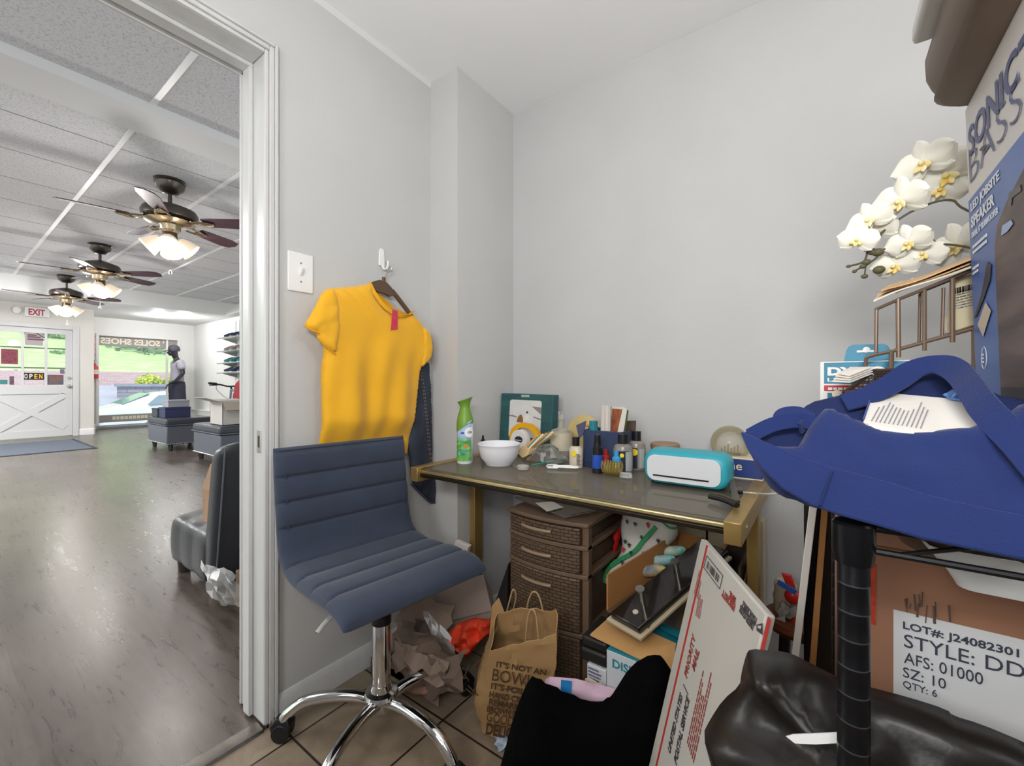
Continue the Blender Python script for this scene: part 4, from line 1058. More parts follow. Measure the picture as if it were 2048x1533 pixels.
part('shirt_body', sb, m_sh, shirt, sharp=80)
slv = [SP(*q) for q in ((650, 576), (634, 590), (618, 625), (600, 652), (612, 662), (626, 668), (627, 678), (640, 694), (652, 704), (664, 712), (666, 690), (672, 660), (672, 620), (664, 585))]
part('left_sleeve', puff(slv, O_ + V((.022, 0, 0)), N_, .018, .012, .008, .03, wrinkle(.006, 22, 5), 1), m_sh, shirt, sharp=80)
part('sleeve_hem', MB().tube([SP(600, 652) + V((.022, 0, 0)), SP(614, 663) + V((.034, 0, 0)), SP(627, 668) + V((.032, 0, 0))], .003).tube([SP(627, 678) + V((.03, 0, 0)), SP(645, 699) + V((.036, 0, 0)), SP(664, 712) + V((.026, 0, 0))], .003), m_shd, shirt)
slr = [SP(*q) for q in ((836, 650), (852, 664), (858, 690), (857, 716), (846, 728), (835, 738), (834, 716), (836, 690))]
part('right_sleeve', puff(slr, O_ + V((.014, 0, 0)), N_, .022, .012, .008, .02, wrinkle(.005, 22, 8), 1), m_sh, shirt, sharp=80)
col = [SP(*q) + V((d, 0, 0)) for q, d in (((737, 566), .004), ((743, 588), .018), ((755, 610), .027), ((771, 625), .031), ((790, 633), .032), ((807, 632), .028), ((822, 624), .012))]
part('collar', MB().ribbon(spline(col, 5), .014, .004, [V((.25, 1, .6))] * 31), m_shd, shirt, sharp=60)
bkc = [SP(*q) + V((-.008, 0, 0)) for q in ((745, 572), (766, 590), (790, 612), (818, 628), (806, 634), (788, 632), (770, 622), (755, 606))]
part('back_of_neck', MB().prism(yz(bkc), (sx_ - .016, 0, 0), (0, 1, 0), (0, 0, 1), (1, 0, 0), .004), M('yellow_inside', 'dda01a', .9), shirt)
tg = [SP(773, 621), SP(783, 624), SP(783, 660), SP(770, 662)]
part('size_sticker', MB().prism(yz(tg), (sx_ + .0345, 0, 0), (0, 1, 0), (0, 0, 1), (1, 0, 0), .0015), M('red_sticker', 'd8432f', .4, var=.4, vs=60, col2='c2256b'), shirt)
part('neck_label', MB().prism(yz([SP(771, 618), SP(783, 620), SP(782, 630), SP(773, 628)]), (sx_ + .0335, 0, 0), (0, 1, 0), (0, 0, 1), (1, 0, 0), .001), m_grey, shirt)
# jeans behind the shirt
m_den = M('dark_denim', '3b4454', .9, var=.35, vs=18, col2='2b303b', bump=.3, bs=300, stretch=(1, 1, .3)); m_den2 = M('denim_fade', '434957', .9, var=.2, vs=30); m_thread = M('tan_stitch', '9a7a6c', .8)
jx = XA + .016
def JP(px, py, d=0): return at(px, py, x=jx + d)
jn = thing('denim_jeans', 'dark denim jeans hanging behind the yellow shirt', 'jeans', (jx, JP(850, 900).y, JP(850, 1005).z))
jo = [JP(*q) for q in ((800, 720), (857, 716), (860, 760), (862, 820), (863, 880), (864, 935), (872, 968), (884, 992), (884, 1004), (874, 1008), (862, 1008), (846, 992), (822, 968), (820, 930), (812, 880), (800, 800))]
part('trouser_leg', puff(jo, V((jx, 1.2, 1.1)), N_, .014, .012, .009, .02, wrinkle(.006, 16, 2), 1), m_den, jn, sharp=80)
sp_ = [JP(*q, .013) for q in ((838, 735), (845, 780), (850, 830), (855, 880), (860, 935))]
st2 = MB()
for off in (0, .008):
    S_ = spline([p + V((.004, off, 0)) for p in sp_], 14)
    for i in range(0, len(S_) - 1, 2): st2.tube([S_[i], S_[i + 1]], .0011, 5)
part('seam_stitching', st2, m_thread, jn)
part('hem', MB().tube(spline([JP(822, 968, .012), JP(846, 992, .016), JP(864, 1006, .014), JP(884, 1002, .008)]), .0035), m_den2, jn)
# ================= glass desk
m_gold = M('gold_metal', 'b99a5e', .36, .7, var=.08, vs=20); m_goldd = M('gold_edge', 'cdbd8e', .3, .8)
ZD = .75
XL, XR = at(825, 936, z=ZD).x, at(1470, 1038, z=ZD).x
YF = 1.035; YB = 1.60
dk_ = thing('glass_desk', 'gold framed desk with a clear smoked glass top', 'desk', ((XL + XR) / 2, 1.3, 0))
m_gt = glassy('desk_glass', '9c9486', .03, .02)
part('glass_top', MB().bx(XL + .012, XR - .012, YF + .012, YB - .01, ZD - .010, ZD - .002), m_gt, dk_, bevel=.001)
for x, s in ((XL, 1), (XR, -1)):
    rl = part('side_rail', MB().bx(x - .018, x + .018, YF - .012, YB + .02, ZD - .05, ZD), m_gold, dk_, bevel=.002)
    part('bolt', MB().cyl((x - .0195, YF + .06, ZD - .026), (x + .0195, YF + .06, ZD - .026), .006), m_goldd, rl)
    part('leg', MB().bx(x - .014, x + .014, 1.335, 1.385, .03, ZD - .05), m_gold, dk_, bevel=.002)
    part('foot', MB().bx(x - .018, x + .018, YF + .02, YB, 0, .03), m_gold, dk_, bevel=.003)
part('front_bar', MB().bx(XL + .018, XR - .018, YF + .006, YF + .022, ZD - .022, ZD - .0105), m_goldd, dk_, bevel=.003)
part('front_channel', MB().bx(XL + .018, XR - .018, YF + .000, YF + .030, ZD - .033, ZD - .022), M('dark_channel', '2a2219', .4, .6), dk_, bevel=.002)
part('back_bar', MB().bx(XL + .018, XR - .018, YB - .02, YB + .002, ZD - .014, ZD + .004), m_goldd, dk_, bevel=.002)
part('centre_strut', MB().bx(-.50, -.485, YF + .03, YB - .02, ZD - .03, ZD - .012), M('dark_bar', '2b2a27', .4, .6), dk_)
ZT = ZD - .0018
def D(px, py, dz=0): return at(px, py, z=ZT + dz)
def pxs(px, py):        # metres per pixel there
    p = at(px, py, z=ZT); return (p - V((0, 0, EYE))).dot(V((WX, WY, 0))) / F

# air freshener
b = D(930, 926); s = pxs(930, 926); r = 16.2 * s
af = thing('air_freshener', 'green and white air freshener can at the left end of the desk', 'spray can', b)
part('can', MB().lathe([(0, 0), (r * .93, 0), (r, .006), (r, .155), (r * .93, .165), (0, .165)], b, 28), M('can_white', 'e4e6ea', .25), af)
wrap_ = MB().grid(lambda u, v: b + V((math.cos(lerp(-2.15, .05, u)) * (r + .0006), math.sin(lerp(-2.15, .05, u)) * (r + .0006), lerp(.01, lerp(.125, .165, u), v))), 20, 10)
def leafmat():
    m = M('leaf_print', '6fae5a', .3)
    nt = m.node_tree; L = nt.links.new; b_ = nt.nodes['Principled BSDF']
    tc = nt.nodes.new('ShaderNodeTexCoord'); vo = nt.nodes.new('ShaderNodeTexVoronoi'); vo.inputs['Scale'].default_value = 90; L(tc.outputs['Object'], vo.inputs['Vector'])
    r_ = nt.nodes.new('ShaderNodeValToRGB'); e = r_.color_ramp.elements; e[0].color = lin('2f7a3a'); e[1].color = lin('b7d99a'); e.new(.45).color = lin('7cc04a'); e.new(.7).color = lin('3f9a78')
    L(vo.outputs['Color'], r_.inputs['Fac'])
    sx = nt.nodes.new('ShaderNodeSeparateXYZ'); L(tc.outputs['Object'], sx.inputs[0])
    mr = nt.nodes.new('ShaderNodeMapRange'); mr.inputs['From Min'].default_value = .085; mr.inputs['From Max'].default_value = .105; L(sx.outputs['Z'], mr.inputs['Value'])
    mx = nt.nodes.new('ShaderNodeMix'); mx.data_type = 'RGBA'; mx.inputs['B'].default_value = lin('a9c4e6'); L(mr.outputs['Result'], mx.inputs['Factor']); L(r_.outputs['Color'], mx.inputs['A']); L(mx.outputs['Result'], b_.inputs['Base Color'])
    return m
part('printed_label', wrap_, leafmat(), af, fix=False)
cv = V((-RX * -1, -RY, 0))
dirc = (V((0, 0, EYE)) - b); dirc.z = 0; dirc.normalize(); rt = V((0, 0, 1)).cross(dirc)
def on_can(a, z, d=.0012): return b + (dirc * math.cos(a) + rt * math.sin(a)) * (r + d) + V((0, 0, z))
disc = MB().grid(lambda u, v: on_can(.55 + .62 * v * math.cos(2 * PI * u), .118 + .019 * v * math.sin(2 * PI * u), .002), 24, 3); part('round_badge', disc, M('badge_white', 'f2f2f0', .3), af, fix=False)
part('badge_script', MB().tube([on_can(.30 + .06 * k, .117 + (.006 if k % 2 else -.003), .003) for k in range(9)], .0008, 5), M('script_ink', '4a4a66', .4), af)
part('flower_print', MB().grid(lambda u, v: on_can(.15 + .22 * v * math.cos(2 * PI * u), .068 + .007 * v * math.sin(2 * PI * u), .002), 14, 2), M('orange_print', 'e08a2e', .4), af, fix=False)
part('blue_bar', MB().grid(lambda u, v: on_can(lerp(-.5, .0, u), lerp(.113, .119, v), .0016), 8, 1), M('blue_print', '2d4f8f', .4), af, fix=False)
rings = []
for z, k, tx in ((.118, 1.03, 0), (.15, 1.03, 0), (.175, .92, 0), (.195, .70, 0), (.210, .60, .0), (.224, .66, .01), (.234, .84, .04), (.240, .98, .07)):
    ring = []
    for j in range(24):
        a = 2 * PI * j / 24; cut = (.118 if z == .118 else None)
        zz_ = z + (.045 * (math.sin(a) * .5 + .5) if z == .118 else 0) + (.010 * math.sin(a) if z > .233 else (.007 * math.sin(a) if z > .22 else 0))
        ring.append(b + rt * (math.sin(a) * r * k + tx * r * .4) + dirc * (math.cos(a) * r * k) + V((0, 0, zz_)))
    rings.append(ring)
part('green_cap', MB().loft(rings), M('cap_green', '6f9a35', .4), af, sharp=50)
# bowl
b = D(998, 929); s = pxs(998, 929); R_ = 43 * s
part('bowl_body', MB().lathe([(0, .002), (R_ * .60, 0), (R_ * .64, .006), (R_ * .86, .028), (R_ * .95, .06), (R_ * .97, .072), (R_, .076), (R_ * .985, .079), (R_ * .93, .074), (R_ * .83, .03), (R_ * .6, .008), (0, .006)], b, 40), M('bowl_white', 'e4e4e8', .25), thing('bowl', 'white plastic bowl beside the air freshener', 'bowl', b))
# dropper bottle
b = D(966, 905); db = thing('dropper_bottle', 'tiny dark bottle with a dropper cap behind the white bowl', 'bottle', b)
part('bottle_body', MB().lathe([(0, 0), (.013, 0), (.014, .004), (.014, .035), (.007, .042), (0, .042)], b, 16), M('dark_glass', '24303a', .15), db)
part('dropper_cap', MB().lathe([(0, .04), (.009, .04), (.009, .055), (.005, .057), (.0045, .07), (.002, .075), (0, .075)], b, 14), m_black, db)
# green boxed picture
yb = 1.57
a, c = at(1003, 787, y=yb), at(1107, 787, y=yb); w_ = c.x - a.x; zt_ = a.z
gb = thing('gift_box', 'dark green frame box with a snowy picture against the back wall', 'box', (a.x + w_ / 2, yb, ZT))
m_gb = M('teal_green_card', '2f5f5c', .55, var=.3, vs=9, stretch=(1, 1, 4), col2='254a55')
sl_ = .012
hx_ = MB().hexa([V((a.x - .006, yb - .012, ZT)), V((c.x - .008, yb - .012, ZT)), V((c.x - .004, yb + .03, ZT)), V((a.x, yb + .03, ZT)), V((a.x, yb + .0, zt_)), V((c.x, yb, zt_ - .004)), V((c.x + .004, yb + .04, zt_ - .004)), V((a.x + .004, yb + .04, zt_))])
part('box_body', hx_, m_gb, gb, bevel=.002)
def GB(u, v, d=.0012):   # on its front
    o0, o1, t0, t1 = hx_.v[0], hx_.v[1], hx_.v[4], hx_.v[5]
    iv = gb.matrix_basis
    return iv @ (o0.lerp(o1, u).lerp(t0.lerp(t1, u), v)) + V((0, -d, 0))
def patch(u0, u1, v0, v1, d=.0012, poly=None):
    P_ = poly or [(u0, v0), (u1, v0), (u1, v1), (u0, v1)]
    P_ = [GB(u, v, d) for u, v in P_]; n = len(P_)
    return MB().add(P_ + [p + V((0, -.0008, 0)) for p in P_], [tuple(range(n)), tuple(reversed(range(n, 2 * n)))] + [(i, (i + 1) % n, n + (i + 1) % n, n + i) for i in range(n)])
m_snow = M('snow_print', 'd6d6d4', .5, var=.06, vs=12)
rp = [(.19 + .05 * (1 - math.cos(k * PI / 8)), .93 - .0 - .05 * (1 - math.sin(k * PI / 8))) for k in range(5)]
pic = part('picture', patch(0, 0, 0, 0, .0012, [(.19, .25), (.8, .25), (.8, .86), (.785, .885), (.76, .895), (.23, .895), (.205, .885), (.19, .86)]), m_snow, gb)
part('roof_print', patch(0, 0, 0, 0, .0022, [(.8, .78), (.62, .79), (.76, .69), (.8, .66)]), M('print_grey', '8b8682', .6), pic)
part('figure_print', patch(0, 0, 0, 0, .0022, [(.34, .5), (.36, .58), (.40, .63), (.43, .64), (.46, .58), (.47, .5)]), M('print_brown', '8a6038', .6), pic)
part('figure_print', patch(0, 0, 0, 0, .0022, [(.47, .5), (.48, .6), (.51, .66), (.515, .70), (.54, .715), (.565, .70), (.57, .66), (.63, .6), (.65, .5)]), M('print_white', 'e9e9ea', .6, var=.2, vs=60), pic)
part('figure_print', patch(0, 0, 0, 0, .003, [(.52, .665), (.52, .695), (.54, .71), (.56, .695), (.555, .665)]), M('print_dark', '3c4a4a', .6), pic)
part('ridge_print', patch(0, 0, 0, 0, .0021, [(.19, .60), (.34, .585), (.34, .60), (.26, .625), (.19, .62)]).merge(patch(0, 0, 0, 0, .0021, [(.66, .60), (.8, .56), (.8, .585), (.67, .62)])), M('print_grey', '8b8682', .6), pic)
part('lettering', scribble(GB(.41, .945, .0015), (1, 0, 0), (0, 0, 1), w_ * .17, .011, 1, 9, gap=.05, fill=.98), M('pale_ink', 'a9c4bd', .5), gb)
# yellow ring with the white roll inside, leaning on the green box
yb2 = 1.50; c = at(1051, 868, y=yb2)
yr = thing('yellow_ring', 'yellow ring of tape standing in front of the green box', 'tape ring', (c.x, yb2, ZT))
m_yt = M('yellow_tape', 'e5a917', .45)
sc1 = (c - V((0, 0, EYE))).dot(V((WX, WY, 0))) / F
ro, ri = 37 * sc1, 26 * sc1; c.z = ZT + ro * .86
rg = [[c + V((math.cos(2 * PI * k / 14 + .3) * q * 1.0, d, math.sin(2 * PI * k / 14 + .3) * q * .86)) for k in range(14)] for q, d in ((ri, -.012), (ro, -.012), (ro * .98, .012), (ri, .012))]
part('ring', MB().loft(rg + [rg[0]], False, False), m_yt, yr, smooth_=False)
wr = thing('white_roll', 'round white roll with a dark round logo inside the yellow ring', 'roll', (c.x, yb2 - .02, ZT))
cc = V((c.x - .012, yb2 - .02, c.z - .008))
part('roll', MB().lathe([(0, -.018), (ri * .72, -.018), (ri * .75, -.014), (ri * .75, .014), (0, .014)], cc, 28, (0, 1, 0), 1, 1.12), M('paper_white', 'dcdcdc', .6), wr)
part('logo', MB().lathe([(0, .0), (ri * .36, .0), (ri * .36, .0012), (0, .0012)], cc + V((.004, -.0185, .006)), 20, (0, -1, 0), 1, .7).merge(MB()), M('logo_dark', '33282a', .5), wr)
part('logo_band', MB().bx(cc.x - .012, cc.x + .018, cc.y - .0212, cc.y - .0197, cc.z + .002, cc.z + .005), M('paper_white', 'dcdcdc', .6), wr)
# striped wooden spoons in a clear bag
m_wood = M('pale_wood', 'd6b98a', .6); m_str = [M('stripe_orange', 'e08b35', .5), M('stripe_teal', '3c8f8a', .5), M('stripe_cream', 'efe0c0', .5)]
base = D(1072, 912)
for k in range(6):
    a0 = at(1044 + k * 4, 908 - k * 2.2, y=1.350 + .012 * k); a1 = at(1076 + k * 6.5, 874 - k * 1.6, y=1.375 + .012 * k)
    d = (a1 - a0); L_ = d.length; u = d / L_; nn = V((0, 0, EYE)) - a0; nn = (nn - u * nn.dot(u)).normalized(); q = u.cross(nn)
    t = thing('wooden_spoon', '', 'spoon', a0, group='striped wooden spoons in the clear bag')
    t['label'] = 'flat wooden spoon with striped handle in the bag beside the white bowl'
    part('stick', MB().prism([(-.012, -.01), (-.02, .01), (-.015, .03), (-.009, .036), (-.0095, L_), (.0095, L_), (.009, .036), (.015, .03), (.02, .01), (.012, -.01)], a0, q, u, nn, .002), m_wood, t)
    for j in range(3):
        sp = MB().prism([(-.0088 + .006 * j, L_ * .36), (-.0088 + .006 * j + .0052, L_ * .36), (-.0088 + .006 * j + .0056, L_ * .99), (-.0088 + .006 * j, L_ * .99)], a0 + nn * .0021, q, u, nn, .0006); part('stripe', sp, m_str[(j + k) % 3], t, smooth_=False)
m_bagf = glassy('clear_bag', 'f2efe8', .05, .12)
c = at(1092, 905, y=1.40); c.z = ZT
part('bag_film', MB().grid(lambda u, v: V((c.x - .055 + .13 * u, c.y - .045 + .10 * v, ZT + .004 + .062 * math.sin(PI * min(1, .1 + u * .9)) * math.sin(PI * v) ** .6)) + V((rnd.uniform(-1, 1), rnd.uniform(-1, 1), rnd.uniform(0, 1))) * .007, 12, 10), m_bagf, thing('clear_bag', 'crinkled clear plastic bag over the spoons on the desk', 'plastic bag', c), sharp=20)
a0, a1 = D(1050, 912, .012), D(1097, 898, .016); q = (a1 - a0).cross(V((0, 0, 1))).normalized(); u = (a1 - a0).normalized()
solo('paddle_spoon', 'flat pale wooden paddle lying in front of the clear bag', 'spoon', MB().prism([(-.004, 0), (-.009, .02), (-.008, .05), (-.004, (a1 - a0).length), (.004, (a1 - a0).length), (.008, .05), (.009, .02), (.004, 0)], a0, q, u, q.cross(u), .003), m_wood, bevel=.001)
a0, a1 = D(1062, 932), D(1126, 920); q = (a1 - a0).cross(V((0, 0, 1))).normalized(); u = (a1 - a0).normalized(); L_ = (a1 - a0).length
solo('teal_knife', 'teal green plastic knife lying on the desk glass', 'knife', MB().prism([(0, 0), (-.008, .02), (-.009, L_ * .55), (-.005, L_ * .6), (-.005, L_), (.005, L_), (.005, L_ * .6), (.006, L_ * .5), (.006, .02)], a0, q, u, V((0, 0, 1)), .003), M('teal_plastic', '2f9a86', .35), bevel=.001)
a0, a1 = D(1158, 941), D(1092, 938); u = (a1 - a0).normalized(); q = u.cross(V((0, 0, 1))).normalized(); L_ = (a1 - a0).length
fk = [(0, 0), (.006, .004), (.010, L_ * .35), (.008, L_ * .62), (.011, L_ * .68)]
fo = fk + [(.011, L_ * .97), (.007, L_ * .97), (.007, L_ * .78), (.003, L_ * .78), (.003, L_), (-.001, L_), (-.001, L_ * .78), (-.004, L_ * .78), (-.004, L_ * .95), (-.008, L_ * .95), (-.008, L_ * .66), (-.003, L_ * .6), (-.004, .01)]
solo('plastic_fork', 'white plastic fork lying at the front of the desk glass', 'fork', MB().prism(fo, a0 + V((0, 0, .007)), (q * .8 + V((0, 0, .6)) * (1 if q.y > 0 else -1)).normalized(), u, u.cross((q * .8 + V((0, 0, .6)) * (1 if q.y > 0 else -1)).normalized()) * -1, .003), m_white, bevel=.0008)
c = D(1046, 938); solo('clear_ring', 'small clear plastic lid lying in front of the white bowl', 'lid', MB().lathe([(.018, 0), (.021, 0), (.022, .008), (.018, .012), (0, .011), (0, .009), (.016, .009)], c, 18), glassy('clear_plastic', 'e8e8e6', .25, .1))
# clear bottle
b = at(1122, 889, y=1.53); b.z = ZT; s = 1.85 / F
cbm = glassy('clear_bottle', 'dcd8ca', .30, .05); cb_ = thing('clear_bottle', 'clear glass bottle with a crystal stopper behind the spoon bag', 'bottle', b)
part('bottle_body', MB().lathe([(0, 0), (19 * s, 0), (20 * s, .006), (20 * s, .10), (17 * s, .112), (7 * s, .118), (5 * s, .124), (0, .124)], b, 24), cbm, cb_)
part('label_panel', MB().lathe([(20.3 * s, .03), (20.5 * s, .03), (20.5 * s, .10), (20.3 * s, .10)], b, 24), M('cream_label', 'c9c0a8', .6), cb_)
part('neck', MB().lathe([(0, .12), (5 * s, .12), (4.5 * s, .15), (0, .15)], b, 16), cbm, cb_)
part('stopper', MB().box(b + V((0, 0, .163)), (.02, .02, .022), Matrix.Rotation(.5, 3, 'Z')).box(b + V((-.007, 0, .179)), (.007, .01, .014)).box(b + V((.007, 0, .179)), (.007, .01, .014)), cbm, cb_, smooth_=False)
# gold plate leaning on the wall
yc = 1.60; c = at(1168, 868, y=yc); sc1 = (c - V((0, 0, EYE))).dot(V((WX, WY, 0))) / F
gp = thing('gold_plate', 'round gold plate standing on edge behind the navy caddy', 'plate', (c.x, yc, ZT)); rr = 37.5 * sc1
c.z = max(c.z, ZT + rr)
part('plate', MB().lathe([(0, 0), (rr * .8, 0), (rr, -.004), (rr * 1.01, .001), (rr, .005), (rr * .8, .006), (0, .006)], c, 44, (0, -1, .12)), M('plate_gold', 'cdb981', .42, .25), gp)
# lotion bottle
def bottle(name, label, px, py, prof, mat, n=24, sx=1, sy=1, cat='bottle', **k):
    b = D(px, py); t = thing(name, label, cat, b, **k); part('bottle_body', MB().lathe(prof, b, n, None, sx, sy), mat, t); return t, b, pxs(px, py)
s = pxs(1152, 935)
t, b, s = bottle('lotion_bottle', 'cream lotion bottle with a black cap left of the navy caddy', 1152, 935, [(0, 0), (13 * s, 0), (14 * s, .004), (14 * s, .065), (11 * s, .074), (6 * s, .078), (0, .078)], M('cream_plastic', 'd2c6b4', .35), 24, 1, .8)
part('cap', MB().lathe([(0, .077), (7 * s, .077), (7 * s, .108), (0, .108)], b, 20), m_black, t)
def facing(b):
    d = V((0, 0, EYE)) - b; d.z = 0; d.normalize(); return d, V((0, 0, 1)).cross(d)
def curved(b, r, a0, a1, z0, z1, sy=1, n=8):
    d, q = facing(b); return MB().grid(lambda u, v: b + (d * math.cos(lerp(a0, a1, u)) + q * math.sin(lerp(a0, a1, u))) * r + V((0, 0, lerp(z0, z1, v))), n, 1)
def badge(b, r, a, z, rad): 
    d, q = facing(b); return MB().grid(lambda u, v: b + (d * math.cos(a + rad / r * v * math.cos(2 * PI * u)) + q * math.sin(a + rad / r * v * math.cos(2 * PI * u))) * r + V((0, 0, z + rad * v * math.sin(2 * PI * u))), 18, 2)
m_yb = M('yellow_badge', 'eed21f', .4); m_ink = M('ink', '3a3a40', .5)
part('yellow_badge', badge(b, 14.6 * s, -.35, .052, .010), m_yb, t, fix=False)
part('small_print', MB().merge(scribble(b + facing(b)[0] * (14.5 * s) + facing(b)[1] * .002 + V((0, 0, .012)), facing(b)[1], (0, 0, 1), .014, .04, 8, 3)), m_ink, t)
# navy caddy
xl, xr = at(1163, 935, z=ZT), at(1252, 935, z=ZT)
cx0, cx1 = D(1166, 930).x, D(1252, 930).x; cy0 = 1.41
c0, c1_ = at(1166, 936, y=cy0), at(1243, 936, y=cy0)
cd = thing('navy_caddy', 'navy blue open caddy stuffed with papers in the middle of the desk', 'caddy', ((c0.x + c1_.x) / 2, cy0 + .06, ZT))
m_nav = M('navy_plastic', '2d3b5a', .45)
zc = at(1200, 862, y=cy0).z
x0, x1, y0, y1 = c0.x, c1_.x, cy0, cy0 + .11
cm = MB().bx(x0, x1, y0, y0 + .004, ZT, zc).bx(x0, x1, y1 - .004, y1, ZT, zc).bx(x0, x0 + .004, y0, y1, ZT, zc).bx(x1 - .004, x1, y0, y1, ZT, zc).bx(x0, x1, y0, y1, ZT, ZT + .005)
part('caddy_walls', cm, m_nav, cd, bevel=.002)
part('foot_rim', MB().bx(x0 - .002, x1 + .002, y0 - .003, y0, ZT, ZT + .010).bx(x0 - .002, x1 + .002, y0 - .002, y0, ZT + .016, ZT + .019), m_nav, cd, bevel=.001)
def slab_card(name, label, q0, q1, q2, q3, y, mat, cat, th=.004, **k):
    P_ = [at(*q, y=y) for q in (q0, q1, q2, q3)]; P_ = [p + V((0, 0, 0)) for p in P_]
    return solo(name, label, cat, MB().hexa(P_ + [p + V((0, th, 0)) for p in P_]), mat, smooth_=False, **k)
m_pap = M('paper_stack', 'cdc5bd', .8, var=.25, vs=4, stretch=(90, 1, 1)); m_mag = M('magazine_print', 'b06038', .45, var=.7, vs=26, stretch=(3, 1, 1), col2='5c3a28'); m_pap2 = M('paper', 'd5cfc6', .8); m_mg = M('magazine_green', '4f6a3c', .5, var=.4, vs=40)
slab_card('paper_stack', 'pale folded papers standing at the left in the navy caddy', (1200, 900), (1219, 900), (1221, 813), (1203, 811), cy0 + .03, m_pap, 'papers', .012)
slab_card('magazine', 'brown printed magazine standing in the navy caddy', (1216, 900), (1240, 900), (1247, 820), (1225, 818), cy0 + .052, m_mag, 'magazine', .008)
slab_card('paper_sheet', 'white folded sheet standing behind the magazine in the caddy', (1215, 900), (1245, 900), (1250, 815), (1214, 813), cy0 + .075, m_pap2, 'paper', .006)
slab_card('paper_pad', 'slanting pale leaflet in front of the magazine in the caddy', (1226, 905), (1240, 905), (1254, 818), (1246, 814), cy0 + .022, m_pap2, 'leaflet', .004)
slab_card('green_booklet', 'narrow dark green booklet at the right of the caddy papers', (1240, 880), (1247, 880), (1256, 822), (1248, 816), cy0 + .034, m_mg, 'booklet', .006)
slab_card('grey_pouch', 'dark grey-blue pouch hanging over the left rim of the caddy', (1158, 878), (1166, 870), (1172, 842), (1152, 851), cy0 - .006, M('slate_pouch', '4a4d68', .3), 'pouch', .004)
slab_card('brown_wallet', 'brown leather wallet edge sticking up behind the two black caps', (1249, 880), (1268, 880), (1270, 842), (1250, 842), cy0 + .10, M('brown_leather', '5a4836', .5), 'wallet', .012)
t_ = at(1187, 858, y=cy0 + .06); tb = thing('teal_jar', 'teal capped jar standing inside the left of the caddy', 'jar', (t_.x, t_.y, ZT + .006))
h_ = at(1187, 842, y=cy0 + .06).z - ZT
part('jar_body', MB().lathe([(0, .006), (.019, .006), (.019, h_ - .02), (0, h_ - .02)], (t_.x, t_.y, ZT), 20), M('teal_jar', '2d8a94', .3), tb); part('lid', MB().lathe([(0, h_ - .02), (.016, h_ - .02), (.016, h_), (0, h_)], (t_.x, t_.y, ZT), 20), M('teal_lid', '2f7f95', .3), tb)
c = at(1173, 851, y=cy0 + .04); tt = thing('wooden_stick', 'orange-ended wooden stick poking out of the caddy beside the teal jar', 'stick', (c.x, c.y, ZT))
part('shaft', MB().cyl((c.x + .01, c.y + .01, ZT + .006), c, .006, 12), m_wood, tt); part('tip', MB().ball(c, .0075, 10, 7), M('orange_tip', 'e0a05a', .5), tt)
# blue spray bottle
s = pxs(1195, 948)
t, b, s = bottle('spray_bottle', 'slim blue bottle with a tall black sprayer before the caddy', 1195, 946, [(0, 0), (9.5 * s, 0), (10 * s, .003), (10 * s, .073), (9 * s, .077), (0, .077)], M('blue_bottle', '2850b0', .2))
part('base_band', MB().lathe([(10.3 * s, .0), (10.3 * s, .016), (9 * s, .016), (9 * s, 0)], b, 24), m_black, t); part('sprayer', MB().lathe([(0, .062), (10.4 * s, .062), (10.4 * s, .085), (7.5 * s, .088), (6 * s, .115), (6.5 * s, .120), (6 * s, .128), (0, .128)], b, 22), m_black, t)
# two little nozzles
for px, py, hexc, lab in ((1211, 943, 'a3262c', 'tiny white bottle with a red nozzle cap beside the blue spray bottle'), (1233, 947, '3a9ad8', 'tiny white bottle with a light blue nozzle cap beside the grey bottles')):
    s = pxs(px, py); t, b, s = bottle('nozzle_bottle', lab, px, py, [(0, 0), (8.5 * s, 0), (8.5 * s, .032), (0, .032)], M('milky_plastic', 'cfcac5', .4), 18, group='little nozzle bottles')
    part('cap', MB().lathe([(0, .030), (8.7 * s, .030), (8.7 * s, .052), (5.4 * s, .056), (4.4 * s, .056), (4.4 * s, .075), (0, .076)], b, 18), M('cap_' + hexc, hexc, .35), t)
# claw clip
c = D(1224, 951); m_amb = M('amber_clear', 'd9c67a', .1, trans=.8, ior=1.4)
ccl = thing('hair_claw', 'clear amber hair claw clip at the front of the desk', 'hair clip', c)
cl = MB()
for k in range(7):
    a = lerp(-1, 1, k / 6)
    for sgn in (-1, 1): cl.tube(spline([c + V((a * .020, 0, .004)), c + V((a * .026, sgn * .012, .012)), c + V((a * .029, sgn * .016, .03)), c + V((a * .027, sgn * .010, .045))], 4), .0032, 6)
part('claw_teeth', cl, m_amb, ccl)
part('spine', MB().cyl(c + V((-.024, 0, .006)), c + V((.024, 0, .006)), .0058), m_amb, ccl)
c = D(1252, 955); solo('plastic_dome', 'small clear plastic cap lying beside the hair claw', 'cap', MB().lathe([(.012, 0), (.018, .0), (.016, .014), (0, .015), (0, .013), (.013, .012)], c, 14, None, 1.2, .8), glassy('clear_plastic', 'e8e8e6', .25, .1))
